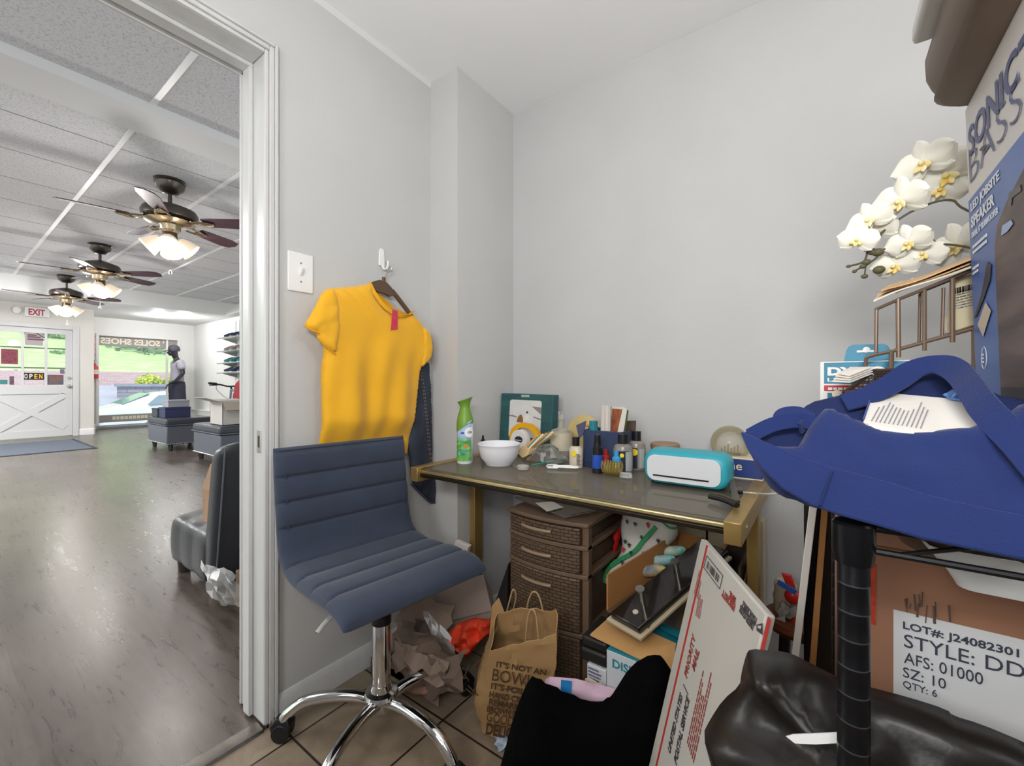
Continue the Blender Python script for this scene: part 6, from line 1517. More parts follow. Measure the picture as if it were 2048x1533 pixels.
# black cloth bag at the front with a lilac bag in it
BO = V((-.475, .93, .2)); BN = (V((0, 0, .6)) - V((-.475, .93, .2))); BN.z = 0; BN.normalize()
def BP(px, py, d=0): return at(px, py, pl=(BO + BN * d, BN))
m_bc = M('black_cloth', '070708', 1, var=.5, vs=9, col2='030303', bump=.15, bs=80, spec=.08)
bo_ = [BP(*q) for q in ((1064, 1352), (1070, 1356), (1098, 1372), (1130, 1388), (1160, 1400), (1190, 1410), (1210, 1402), (1222, 1394), (1236, 1372), (1256, 1340), (1282, 1318), (1318, 1308), (1330, 1322), (1345, 1345), (1352, 1420), (1352, 1560), (1340, 1640), (1180, 1655), (1020, 1640), (985, 1590), (1010, 1500), (1028, 1430), (1050, 1375))]
bb2 = puff(bo_, BO, BN, .07, .05, .016, .09, wrinkle(.022, 7, 4), 1)
zmin = min(p.z for p in bb2.v)
for p in bb2.v:
    if p.z < .001: p.z = .001
solo('black_cloth_bag', 'floppy black cloth bag standing in front of the brown paper bag', 'bag', bb2, m_bc, sharp=80)
lo_ = [BP(*q, -.075) for q in ((1090, 1360), (1100, 1354), (1150, 1358), (1200, 1370), (1238, 1380), (1246, 1420), (1240, 1520), (1100, 1520), (1084, 1400))]
lb_ = thing('lilac_bag', 'lilac plastic mailer tucked behind the black cloth bag with a blue sticker', 'bag', BP(1160, 1520, -.075))
part('bag_body', puff(lo_, BO - BN * .075, BN, .022, .018, .014, .03, wrinkle(.008, 14, 3), 0), M('lilac_film', 'c9a9bb', .35), lb_, sharp=60)
part('blue_sticker', sheet4([BP(1122, 1360, -.05), BP(1121, 1392, -.048), BP(1142, 1398, -.048), BP(1144, 1363, -.05)], .0015), M('sticker_blue', '2f86c8', .3), lb_, smooth_=False)
# brown paper bag with hand-drawn lettering
m_bag = M('kraft_bag', 'a98558', .85, var=.12, vs=5, bump=.12, bs=30); m_bink = M('bag_ink', '4f3520', .8)
pb = thing('paper_bag', 'brown paper carrier bag with brown lettering and twisted handles', 'paper bag', (-.78, 1.06, 0))
PT0, PT1 = at(988, 1300, y=.955), at(1108, 1266, y=1.015)
def ringz(k):
    t = k
    FL = V((-.825, .985, .003)).lerp(PT0, t); FR = V((-.66, 1.05, .003)).lerp(PT1, t)
    n_ = V((-.42, .68, 0)).normalized() * lerp(.10, .085, t)
    BL = FL + n_ + V((0, 0, .055 * t)); BR = FR + n_ + V((0, 0, .02 * t))
    P_ = []
    for a_, b_, m_ in ((FL, FR, 9), (FR, BR, 4), (BR, BL, 9), (BL, FL, 5)):
        for j in range(m_): P_.append(a_.lerp(b_, j / m_))
    c_ = (FL + FR + BL + BR) / 4; o = []
    for i, p in enumerate(P_):
        side = 22 <= i <= 26
        d_ = (p - c_); d_.z = 0; d_.normalize()
        bul = (.035 * math.sin(PI * min(1, t * 1.1)) if side else .008 * math.sin(PI * t))
        o.append(p + d_ * (bul + .009 * (1 - 2.2 * abs(nz(p, 14, 2))) + .006 * (1 - 2.2 * abs(nz(p, 33, 3)))) + V((0, 0, .010 * t * t * nz(p, 25, 7))))
    return o
rr2 = [ringz(k / 22) for k in range(23)]
inner = [[p + (sum(r, V((0, 0, 0))) / len(r) - p).normalized() * .003 for p in r] for r in reversed(rr2)]
part('bag_walls', MB().loft(rr2 + inner, True, True), m_bag, pb, sharp=22)
F0, F1_ = V((-.825, .985, .003)), V((-.66, 1.05, .003)); T0, T1 = PT0, PT1
fu = (F1_ - F0).normalized(); fw_ = ((T0 - F0)).normalized(); fn = fu.cross(fw_).normalized()
def PBp(u, v, d=.019): 
    p = F0.lerp(F1_, u).lerp(T0.lerp(T1, u), v); return p + fn * (d + .008 * math.sin(PI * v))
W_ = (F1_ - F0).length
for s_, u, v, w, h in (("IT'S NOT AN", .10, .86, .80, .055), ('BOWL', .06, .72, .66, .115), ("IT'S FOIL", .06, .63, .55, .06), ('WRAPPED', .62, .61, .34, .06), ('HAND CRAFTED', .05, .535, .85, .06), ('REMARKABLE', .06, .45, .80, .062), ('BROWN BAGGED', .04, .365, .84, .062), ('GOOD', .05, .245, .45, .095), ('&', .58, .25, .14, .085), ('DELICIOUS', .06, .075, .84, .12)):
    text(pb, s_, PBp(u, v), fu, fw_, w * W_, h * .36, m_bink, .0 if s_ in ('BOWL', 'GOOD') else .03)
part('underline', MB().tube([PBp(.30, .615), PBp(.52, .612)], .0012), m_bink, pb); part('underline', MB().tube([PBp(.06, .19), PBp(.38, .20)], .0012), m_bink, pb)
m_tw = M('twisted_paper', 'a98d66', .9)
def loop(a_, b_, h, lean): 
    m_ = (a_ + b_) / 2 + V(lean) + V((0, 0, h)); return spline([a_ - V((0, 0, .03)), a_.lerp(m_, .55) + (a_ - b_) * .12, m_ + (a_ - b_) * .13 , m_ - (a_ - b_) * .13, b_.lerp(m_, .55) + (b_ - a_) * .12, b_ - V((0, 0, .03))], 7)
fA, fB = at(1051, 1262, y=1.03), at(1077, 1258, y=1.03); part('handle', MB().tube(loop(fA, fB, .055, (0, 0, 0)), .0028), m_tw, pb)
gA, gB = at(1048, 1245, y=1.10), at(1092, 1255, y=1.10); part('handle', MB().tube(loop(gA, gB, .095, (0, 0, 0)), .0028), m_tw, pb)
hA, hB = at(1008, 1248, y=1.08), at(1022, 1235, y=1.10); part('handle', MB().tube(spline([hA, hA.lerp(at(1024, 1182, y=1.08), .6), at(1026, 1180, y=1.08), at(1032, 1192, y=1.09), at(1028, 1215, y=1.1), hB], 6), .0028), m_tw, pb)
part('folded_side', sheet4([at(978, 1290, y=1.02), at(1012, 1232, y=1.05), at(998, 1196, y=1.07), at(985, 1212, y=1.05)], .002), m_bag, pb, smooth_=False)
lm = MB(); lO = at(940, 1390, y=1.01)
for k, (p_, q_2) in enumerate((((938, 1330), (930, 1352)), ((930, 1352), (938, 1362)), ((962, 1318), (946, 1334)), ((932, 1378), (948, 1392)), ((936, 1372), (956, 1392)))): lm.tube([at(*p_, t=1.235), at(*q_2, t=1.235)], .0016)
part('side_scrawl', lm, m_bink, pb)
# heap of kraft packing paper, a carton lid, orange fabric
m_kp = M('packing_paper', '8f7b6d', .85, var=.1, vs=6, bump=.05, bs=30); m_kp2 = M('packing_paper_dark', '6b5a4f', .85, var=.1, vs=6)
def pile_sheet(q, y_, w, h, seed, amp, bul, mt, lab, nu=6, nv=5, z=None):
    P_ = [at(*k, y=yy) for k, yy in zip(q, y_)]
    f = crumple((0, 0, 0), bul, (0, 0, 0), (0, 0, 0), nu, nv, amp, seed)
    def g(u, v): return P_[0].lerp(P_[1], u).lerp(P_[3].lerp(P_[2], u), v) + f(u, v)
    mb = MB().grid(g, nu, nv, .0015)
    for p in mb.v: p.z = max(p.z, .002)
    return solo('kraft_paper', lab, 'packing paper', mb, mt, group='crumpled packing paper beside the chair', sharp=8)
pile_sheet([(786, 1384), (880, 1396), (892, 1300), (790, 1235)], (1.00, .985, 1.06, 1.12), 0, 0, 4, .020, (.03, -.05, .02), m_kp, 'big crumpled kraft paper at the bottom of the heap beside the chair column')
pile_sheet([(812, 1312), (912, 1392), (928, 1330), (835, 1230)], (.985, .955, 1.0, 1.06), 0, 0, 9, .014, (.02, -.03, .02), m_kp2, 'dark creased kraft paper folded over the heap')
pile_sheet([(790, 1352), (892, 1372), (905, 1330), (796, 1270)], (.955, .945, .955, .98), 0, 0, 13, .020, (.02, -.03, .01), m_kp, 'crumpled kraft paper on the front of the heap', 7, 5)
pile_sheet([(792, 1285), (860, 1330), (880, 1285), (812, 1240)], (.975, .96, .98, 1.0), 0, 0, 23, .012, (.02, -.02, .01), m_kp2, 'folded dark kraft strip across the middle of the heap', 5, 4)
pile_sheet([(786, 1250), (880, 1290), (912, 1215), (820, 1180)], (1.05, 1.03, 1.12, 1.16), 0, 0, 17, .010, (0, -.02, .03), m_kp, 'smooth kraft sheet at the top of the heap under the chair seat')
pile_sheet([(846, 1398), (926, 1388), (930, 1305), (842, 1300)], (.955, .955, .975, .975), 0, 0, 33, .016, (.01, -.02, .01), m_kp2, 'dark crumpled kraft paper at the right end of the heap beside the paper bag', 6, 5)
pile_sheet([(782, 1395), (862, 1388), (865, 1372), (786, 1378)], (.96, .95, .96, .97), 0, 0, 27, .006, (0, -.01, .0), M('kraft_reddish', '8d6a55', .8), 'reddish kraft strip lying at the foot of the heap', 5, 2)
cl0 = [at(*q, y=yy) for q, yy in (((862, 1252), 1.13), ((985, 1222), 1.22), ((968, 1150), 1.26), ((880, 1170), 1.20))]
cdl = thing('cardboard_tray', 'grey-brown cardboard tray resting on the paper heap', 'cardboard', cl0[0])
part('panel', sheet4(cl0, .006), M('grey_kraft', '9b8a7f', .8, var=.08, vs=7), cdl, smooth_=False)
part('fold', sheet4([cl0[0], cl0[1], cl0[1] + V((0, -.03, -.05)), cl0[0] + V((0, -.03, -.045))], .004), m_kp, cdl, smooth_=False)
part('back_fold', sheet4([cl0[1], cl0[2], cl0[2] + V((.03, .01, -.06)), cl0[1] + V((.025, -.01, -.06))], .004), m_kp, cdl, smooth_=False)
fo_ = [at(*q, y=1.10) for q in ((905, 1262), (920, 1246), (945, 1238), (975, 1246), (978, 1270), (955, 1290), (940, 1312), (922, 1300), (908, 1285))]
solo('orange_fabric', 'bright orange-red fabric bunched behind the paper bag', 'fabric', puff(fo_, at(940, 1270, y=1.10), V((.3, -1, .3)), .010, .02, .007, .02, lambda p, h: .034 * (1 - 2.2 * abs(nz(p, 22, 6))) + .012 * nz(p, 60, 2), 0), M('orange_red', 'e0401f', .6, var=.25, vs=14), sharp=60)
wf0 = [at(*q, y=1.045) for q in ((850, 1220), (905, 1275), (935, 1320), (920, 1388), (880, 1370), (862, 1290))]
solo('plastic_wrap', 'clear plastic wrap trailing down the right side of the paper heap', 'plastic wrap', MB().grid(lambda u, v: wf0[0].lerp(wf0[1], u).lerp(wf0[4].lerp(wf0[3], u), v) + V((0, -.03 * math.sin(PI * u) * math.sin(PI * v), 0)) + V((rnd.uniform(-1, 1), rnd.uniform(-1, 1), rnd.uniform(-1, 1))) * .007, 8, 12), m_film, sharp=10)
wp = [at(*q, y=1.24) for q in ((902, 1118), (932, 1128), (944, 1090), (918, 1078))]
solo('white_packet', 'small white paper packet stuck behind the left desk leg', 'packet', sheet4(wp, .02), m_pap2, bevel=.003)
# black portfolio leaning left of the tower
fo2 = [at(985, 1232, y=1.20), at(1014, 1240, y=1.18), at(1016, 1126, y=1.235), at(1012, 1118, y=1.24)]
pf = MB().hexa([V((dx0 - .085, 1.20, 0)), V((dx0 - .012, 1.19, 0)), V((dx0 - .010, 1.45, 0)), V((dx0 - .08, 1.45, 0)), at(983, 1225, y=1.20), at(1016, 1128, y=1.215), V((dx0 - .010, 1.45, .50)), V((dx0 - .03, 1.45, .45))])
solo('black_portfolio', 'black portfolio case leaning between the paper heap and the drawer tower', 'case', pf, M('black_board2', '1d1a19', .6), bevel=.003)
# shredded wrap on the tiles
sc0 = [at(1003, 1478, z=.0), at(1020, 1500, z=0), at(1060, 1460, z=0)]
solo('tissue_scrap', 'pale blue crumpled tissue on the tiles under the paper bag', 'tissue', MB().grid(crumple(at(985, 1468, z=.006), V((0, 0, .02)), at(1040, 1462, z=.004) - at(985, 1468, z=.004), at(1000, 1500, z=.004) - at(985, 1468, z=.004), 8, 5, .008, 21), 8, 5, .001), M('blue_tissue', 'a9b7c6', .7, var=.5, vs=60), sharp=5)
# round wooden stool with odds and ends, right of the desk leg
sC = at(1580, 1232, y=1.50); sz = sC.z
stl = thing('wooden_stool', 'small round brown wooden stool right of the desk leg', 'stool', (sC.x + .02, 1.50, 0))
m_sw = M('stool_wood', '6e3c22', .4, var=.2, vs=9)
part('seat', MB().lathe([(0, sz - .03), (.085, sz - .03), (.095, sz - .015), (.09, sz), (0, sz)], (sC.x + .025, 1.50, 0), 30), m_sw, stl)
for k in range(4):
    a = PI / 4 + k * PI / 2; part('leg', MB().cyl((sC.x + .025 + .07 * math.cos(a), 1.50 + .07 * math.sin(a), 0), (sC.x + .025 + .05 * math.cos(a), 1.50 + .05 * math.sin(a), sz - .025), .013), m_leg, stl)
rO = V((sC.x, 1.47, sz))
rs = thing('red_scoop', 'red plastic paddle tool standing on the wooden stool', 'tool', rO)
m_rp = M('red_plastic', 'c4281f', .35)
part('blade', MB().hexa([at(1575, 1178, y=1.47), at(1592, 1180, y=1.47), at(1583, 1152, y=1.47), at(1562, 1147, y=1.47)] + [p + V((0, .012, 0)) for p in (at(1575, 1178, y=1.47), at(1592, 1180, y=1.47), at(1583, 1152, y=1.47), at(1562, 1147, y=1.47))]), m_rp, rs, bevel=.003)
part('bowl', MB().ball(at(1586, 1194, y=1.475), .022, 14, 9, (1, .8, 1)), m_rp, rs); part('stem', MB().cyl(at(1586, 1200, y=1.475), V((at(1586, 1200, y=1.475).x, 1.475, sz)), .006), m_rp, rs)
bs = thing('blue_clip', 'blue plastic clip tied across the red paddle on the stool', 'clip', at(1570, 1170, y=1.455))
part('strap', MB().ribbon([at(1555, 1164, y=1.455), at(1570, 1173, y=1.453), at(1592, 1186, y=1.455)], .014, .005, V((.2, 0, 1))), M('blue_plastic', '2a5fb4', .3), bs)
jr = thing('cream_jar', 'cream ridged jar behind the red paddle on the stool', 'jar', (sC.x - .015, 1.50, sz)); 
part('jar_body', MB().lathe([(0, 0), (.030, 0), (.032, .01), (.030, .03), (.033, .045), (.029, .06), (.030, .085), (.022, .095), (0, .095)], (sC.x - .012, 1.515, sz), 22), M('cream_jar', 'b9aa8f', .5), jr)
solo('folded_papers', 'folded grey and cream papers on the stool under the jar', 'papers', MB().grid(crumple(at(1556, 1236, y=1.45), V((0, 0, .01)), at(1600, 1240, y=1.45) - at(1556, 1236, y=1.45), V((.0, .02, .035)), 5, 4, .008, 31), 5, 4, .002), M('grey_paper', '9a948c', .8, var=.4, vs=40), sharp=6)
# boards leaning between the desk and the rack
def board(name, label, xb, xt, y0, y1, z1, th, mat, matb=None, **k):
    P_ = [V((xb, y0, 0)), V((xb + th, y0, 0)), V((xb + th, y1, 0)), V((xb, y1, 0)), V((xt, y0, z1)), V((xt + th, y0, z1)), V((xt + th, y1, z1)), V((xt, y1, z1))]
    return solo(name, label, 'board', MB().hexa(P_), mat, bevel=.0015, **k)
board('foam_board', 'white foam board leaning edge-on right of the wooden stool', -.102, -.020, .985, 1.38, .86, .012, M('foam_white', 'd9d4cc', .5))
board('kraft_board', 'kraft cardboard sheet leaning between the white board and the wire rack', -.055, -.004, 1.00, 1.38, .84, .010, m_kr)
solo('dark_gap_board', 'dark board widened to stand for the shaded gap beside the rack post', 'board', MB().bx(-.046, .022, 1.392, 1.402, 0, .80), M('dark_gap_board', '1c1512', .7), bevel=.0015)  # black board widened into a dark sheet standing for the shaded gap
# ================= black wire rack at the right, and everything on it
m_wire = M('black_wire', '101114', .5, 0, spec=.3); m_post = M('black_post', '111216', .3, .3)
RX0, RX1, RY0, RY1 = .0215, .92, .511, .955
ZSH = .911
rack = thing('wire_rack', 'black wire shelving rack standing at the right of the picture', 'rack', ((RX0 + RX1) / 2, (RY0 + RY1) / 2, 0))
for x in (RX0, RX1):
    for y in (RY0, RY1):
        prof = [(0, 0), (.0125, 0)]; z = .025
        while z < .87: prof += [(.0125, z), (.01262, z + .0003), (.01262, z + .0011), (.0125, z + .0014)]; z += .0254
        prof += [(.0125, .921), (0, .922)]
        p_ = part('post', MB().lathe(prof, (x, y, 0), 20), m_post, rack, sharp=60, mats=[m_post, M('ring_glint', '4a4b50', .35, .5)], pick=lambda c, n: 1 if ((c.z - .025) % .0254) < .0013 and c.z < .87 and abs(n.z) < .9 else 0)  # ridges coloured paler for the glints along the post
        for zs_ in (ZSH, .42): part('collar', MB().lathe([(0, -.028), (.0148, -.028), (.0165, -.016), (.0165, .008), (.0145, .010), (0, .010)], (x, y, zs_), 20), m_post, p_)
for zs_ in (ZSH, .42):
    sh_ = MB()
    for y in (RY0, RY1):
        sh_.cyl((RX0, y, zs_ + .006), (RX1, y, zs_ + .006), .0032, 8).cyl((RX0, y, zs_ - .0145), (RX1, y, zs_ - .0145), .0032, 8)
        n_ = 15
        for k in range(n_): 
            xa, xb = lerp(RX0 + .03, RX1 - .03, k / n_), lerp(RX0 + .03, RX1 - .03, (k + 1) / n_)
            sh_.cyl((xa, y, zs_ + (.006 if k % 2 else -.0145)), (xb, y, zs_ + (-.0145 if k % 2 else .006)), .0022, 6)
    for x in (RX0, RX1): sh_.cyl((x, RY0, zs_ + .006), (x, RY1, zs_ + .006), .0032, 8).cyl((x, RY0, zs_ - .0145), (x, RY1, zs_ - .0145), .0032, 8)
    for k in range(1, 34):
        x = lerp(RX0, RX1, k / 34); sh_.cyl((x, RY0, zs_ + .009), (x, RY1, zs_ + .009), .0019, 6)
    part('wire_shelf', sh_, m_wire, rack)
ST = ZSH + .0112          # top of the wires

# blue tote bag slumped over the front of the shelf
m_tote = M('blue_canvas', '10255c', .9, sheen=.10, bump=.18, bs=420, var=.08, vs=9); m_toted = M('blue_canvas_inside', '101f4c', .9)
TO = V((.1, .497, .905)); TN = V((0, -.62, .55)).normalized()
def T(px, py, d=0): return at(px, py, pl=(TO + TN * d, TN))
tote = thing('tote_bag', 'blue canvas tote bag slumped over the front of the wire rack', 'bag', (.12, .56, ST))
body_o = [T(*q) for q in ((1483, 870), (1492, 892), (1512, 930), (1535, 972), (1560, 992), (1600, 1003), (1650, 1022), (1700, 1034), (1790, 1058), (1880, 1078), (1980, 1090), (2060, 1100), (2150, 1100), (2170, 960), (2150, 830), (2060, 800), (2000, 838), (1958, 858), (1900, 868), (1860, 873), (1800, 870), (1752, 866), (1716, 846), (1672, 828), (1648, 826), (1626, 842), (1608, 872), (1590, 902), (1560, 898), (1520, 884))]
def tfold(p, h):
    f = .007 * nz(p, 9, 3) + .004 * (1 - 2 * abs(nz(p, 17, 5))) + .002 * nz(p, 40, 8)
    # the seam of the bottom hem sweeping from the left tip to the right, and drag lines below the mouth
    a_, b_ = T(1483, 872), T(2048, 1048); u = (b_ - a_); k = max(0, min(1, (p - a_).dot(u) / u.length_squared)); m_ = a_ + u * k + V((0, 0, -.010 * math.sin(PI * k)))
    q = (p - m_).dot(TN.cross(V((1, 0, 0)))) * -1
    w1 = p.x * 14 + (p.z) * 30
    f += .004 * math.sin(w1 + 2 * nz(p, 7, 1)) * smooth((p.x + .02) / .1)
    return f
part('body', puff(body_o, TO, TN, .020, .020, .0075, .022, tfold, 1), m_tote, tote, sharp=80)
bk_o = [T(*q, -.050) for q in ((1572, 866), (1592, 832), (1618, 806), (1660, 796), (1700, 786), (1760, 766), (1800, 742), (1840, 724), (1880, 718), (1915, 726), (1950, 752), (1985, 790), (2060, 800), (2120, 860), (2000, 900), (1800, 905), (1650, 890))]
part('back_panel', puff(bk_o, TO - TN * .050, TN, .010, .010, .009, .02, wrinkle(.006, 14, 7), 1), m_toted, tote, sharp=80)
# handles
def strap(name, pts, w, wd, th=.0028): return part(name, MB().ribbon(spline(pts, 7), w, th, wd), m_tote, tote, sharp=60)
strap('handle', [T(1688, 806, -.03), T(1740, 790, -.025), T(1790, 764, -.022), T(1830, 738, -.02), T(1876, 729, -.015), T(1912, 742, -.005), T(1940, 775, .008), T(1965, 812, .018), T(2000, 850, .026), T(2040, 890, .03), T(2100, 960, .03)], .024, V((.25, .55, .8)))
strap('handle', [T(1500, 872, .012), T(1545, 850, .016), T(1590, 842, .014), T(1622, 846, .010), T(1650, 858, .016)], .016, V((.1, .3, 1)))
strap('handle', [T(1548, 848, -.004), T(1562, 828, .0), T(1592, 824, .004), T(1618, 836, .004), T(1600, 858, .010)], .013, V((.3, .5, .8)))
inn = [T(*q, -.012) for q in ((1486, 868), (1505, 854), (1535, 846), (1570, 842), (1600, 838), (1640, 838), (1640, 870), (1600, 905), (1550, 905), (1515, 885))]
part('shaded_mouth_panel', puff(inn, TO - TN * .012, TN, .006, .004, .008, .012, wrinkle(.006, 30, 2), 0), m_toted, tote, sharp=80)  # darker canvas panel put in for the shade inside the mouth
hp = [(1484, 872, 6), (1508, 896, 34), (1545, 925, 62), (1590, 955, 82), (1640, 978, 88), (1700, 996, 88), (1770, 1015, 86), (1850, 1040, 82), (1950, 1062, 76), (2060, 1084, 72)]
part('front_hem', MB().ribbon([T(x, y - 6, .0255 + .003 * math.sin(i * 1.3)) for i, (x, y, w) in enumerate(hp)], [w * .00049 for x, y, w in hp], .004, V((-.25, .55, .8))), m_tote, tote, sharp=60, bevel=.0015)
part('hem_stitching', MB().tube(spline([T(1664, 944, .0285), T(1655, 968, .0295), T(1646, 994, .0285), T(1640, 1012, .0275)], 4), .0012), m_toted, tote)
# white carton lying in the tote's mouth
wo = [T(1726, 845, -.004), T(1862, 874, .004), T(1962, 858, .0), T(1936, 800, -.034), T(1745, 783, -.038)]
wbx = thing('white_carton', 'white printed carton with a pink end lying in the mouth of the blue tote', 'carton', wo[1] - V((0, 0, .03)))
n_ = (wo[1] - wo[0]).cross(wo[4] - wo[0]).normalized(); n_ = n_ if n_.z > 0 else -n_
L0, L1 = wo[0], T(1870, 876, .004); L3 = wo[4]; uu = (L1 - L0); vv = (L3 - L0)
# the face is a rectangle: long side uu, short side made square to it
ud_ = uu.normalized(); vd_ = (vv - ud_ * vv.dot(ud_)).normalized(); lw = uu.length * 1.0; lh = vv.length; n_ = ud_.cross(vd_); n_ = n_ if n_.z > 0 else -n_
body_w = MB().hexa([L0 - n_ * .035, L1 - n_ * .035, wo[2] - n_ * .03, L3 + ud_ * 0 - n_ * .035, L0, L1, wo[2], L3]) if False else MB().loft([[p - n_ * d for p in (wo[0], L1, wo[2], wo[3], wo[4])] for d in (.028, 0)])
part('box_body', body_w, M('white_carton_b', 'd6d2cb', .5), wbx, bevel=.001)
pe = [T(1936, 801, -.033), T(1962, 858, .001), T(1984, 842, -.004), T(1976, 806, -.032)]
part('pink_end', MB().hexa([p - n_ * .028 for p in pe] + [p + n_ * .0006 for p in pe]), M('pink_glitter', 'a8587a', .45, var=.35, vs=160), wbx)
def WP(px, py): return at(px, py, pl=(wo[0] + n_ * .0006, n_))
a_, b_ = WP(1752, 846), WP(1778, 798)
pr2 = MB(); xd = (b_ - a_); hh_ = xd.length; xd.normalize(); ydir = n_.cross(xd)
q0 = WP(1736, 838); q1 = WP(1842, 862); span = (q1 - q0).length
pr2.merge(scribble(q0 + (q1 - q0).normalized() * span * 1.0 if False else WP(1846, 858), xd, ydir, hh_ * 1.05, (WP(1846, 858) - WP(1742, 838)).length, 12, 14, gap=.68, fill=.75))
part('small_print', pr2, M('grey_print', '8d8b8e', .6), wbx, smooth_=False)
part('rule', MB().tube([WP(1727, 840) + n_ * .0004, WP(1744, 789) + n_ * .0004], .0009, 5), M('blue_rule', '3f4f86', .5), wbx)
part('lower_flap', MB().hexa([p for p in (T(1736, 853, .012), T(1880, 874, .014), T(1880, 878, .016), T(1736, 862, .014))] + [p + V((0, -.001, .002)) for p in (T(1736, 853, .012), T(1880, 874, .014), T(1880, 878, .016), T(1736, 862, .014))]), M('white_carton_b', 'd6d2cb', .5), wbx)
# blue glossy pouch tucked behind the carton
po = [T(*q, -.030) for q in ((1884, 790), (1905, 778), (1945, 766), (1962, 790), (1972, 812), (1940, 806), (1900, 800))]
solo('foil_pouch', 'shiny blue foil pouch behind the white carton in the tote', 'pouch', puff(po, TO - TN * .030, TN, .010, .008, .006, .015, wrinkle(.005, 40, 3), 0), M('foil_blue', '5b7fb8', .12, .6), sharp=40)
rt_ = [T(1982, 1082, .016), T(2005, 1078, .018), T(2060, 1096, .018), T(2060, 1112, .018), T(2010, 1104, .018)]
solo('red_strap', 'red cloth strap poking out under the blue tote at the shelf front', 'strap', MB().loft([[p for p in rt_], [p + TN * .004 for p in rt_]]), M('red_strap', 'b8281f', .6))

# label-maker package hung upright at the back of the rack
yd = .905
a, c = at(1640, 728, y=yd), at(1850, 722, y=yd)
dp = thing('label_maker_package', 'teal and white label maker package standing at the back of the rack', 'package', ((a.x + c.x) / 2, yd + .02, ST))
m_tl = M('teal_card', '12728f', .45); m_cw = M('card_white', 'd9d8d4', .5); m_rd = M('card_red', 'b02030', .5); m_dkc = M('card_dark', '3a2c30', .5)
zt_ = at(1740, 722, y=yd).z
part('package_body', MB().bx(a.x, c.x, yd, yd + .045, ST, zt_), m_cw, dp, bevel=.002)
zf = lambda px, py: at(px, py, y=yd - .0006)
def rect(px0, py0, px1, py1, mat, name, d=.0006):
    p, q = at(px0, py0, y=yd - d), at(px1, py1, y=yd - d); return part(name, MB().bx(p.x, q.x, yd - d, yd - d + .0008, q.z, p.z), mat, dp, smooth_=False)
rect(1648, 726, 1850, 768, m_tl, 'teal_panel'); rect(1816, 724, 1850, 742, m_dkc, 'dark_corner', .0012); rect(1648, 771, 1850, 784, m_rd, 'red_band'); rect(1655, 786, 1850, 830, m_tl, 'lower_panel')
O = at(1655, 752, y=yd - .0012); text(dp, 'DYMO', O, (1, 0, 0), (0, 0, 1), at(1772, 752, y=yd).x - O.x, at(1700, 734, y=yd).z - O.z, m_cw, .05)
O = at(1655, 766, y=yd - .0012); text(dp, 'LetraTag', O, (1, 0, 0), (0, 0, 1), .062, .0085, m_cw, .01)
part('band_print', scribble(at(1656, 781, y=yd - .0012), (1, 0, 0), (0, 0, 1), .10, .005, 1, 3, gap=.1), m_cw, dp)
part('badge_print', scribble(at(1824, 737, y=yd - .002), (1, 0, 0), (0, 0, 1), .012, .007, 2, 5), m_cw, dp)
tbp = [at(*q, y=yd + .02) for q in ((1687, 726), (1693, 700), (1698, 693), (1706, 690), (1768, 688), (1776, 692), (1781, 700), (1784, 726))]
part('hang_tab', MB().loft([[p for p in tbp], [p + V((0, .0015, 0)) for p in tbp]]), m_tl, dp)
part('hang_slot', MB().bx(at(1715, 705, y=yd).x, at(1752, 705, y=yd).x, yd + .0185, yd + .0200, at(1700, 706, y=yd + .02).z, at(1700, 702, y=yd + .02).z).ball(at(1733, 700, y=yd + .0192), .005, 10, 6, (1, .15, 1)), m_cw, dp)
part('bulb_print', MB().ball(at(1674, 789, y=yd - .001), .007, 12, 8, (1, .15, 1)), M('cream_print', 'e4dcc0', .5), dp)
# brown mesh tray and papers in front of it
mt_o = [at(1688, 786, y=.80), at(1836, 776, y=.83), at(1836, 738, y=.845), at(1748, 742, y=.86)]
m_mesh = M('brown_mesh', '43342c', .5, .3)
my = thing('mesh_tray', 'brown wire mesh tray tilted in front of the label maker package', 'tray', mt_o[0] - V((0, 0, .02)))
gr = MB()
for k in range(15): gr.tube([mt_o[0].lerp(mt_o[1], k / 14), mt_o[3].lerp(mt_o[2], k / 14)], .0008, 4)
for k in range(9): gr.tube([mt_o[0].lerp(mt_o[3], k / 8), mt_o[1].lerp(mt_o[2], k / 8)], .0008, 4)
part('mesh', gr, m_mesh, my)
part('rim', MB().tube([mt_o[0], mt_o[1], mt_o[2], mt_o[3], mt_o[0]], .003), m_mesh, my)
part('side', sheet4([mt_o[3], mt_o[2], mt_o[2] + V((0, .01, -.028)), mt_o[3] + V((0, .01, -.02))], .0015), m_mesh, my, smooth_=False)
for k in range(4):
    o_ = V((0, 0, .0025 * k)); q_ = [at(1664 + 3 * k, 764 - 2 * k, y=.82), at(1700, 766 - k, y=.815), at(1746, 748 - k, y=.84), at(1690 + 4 * k, 752 - 2 * k, y=.845)]
    solo('receipt', 'crumpled white receipt slip lying on the brown mesh tray', 'receipt', MB().hexa([p + o_ for p in q_] + [p + o_ + V((0, 0, .0012)) for p in q_]), m_pap2, group='receipts on the mesh tray')
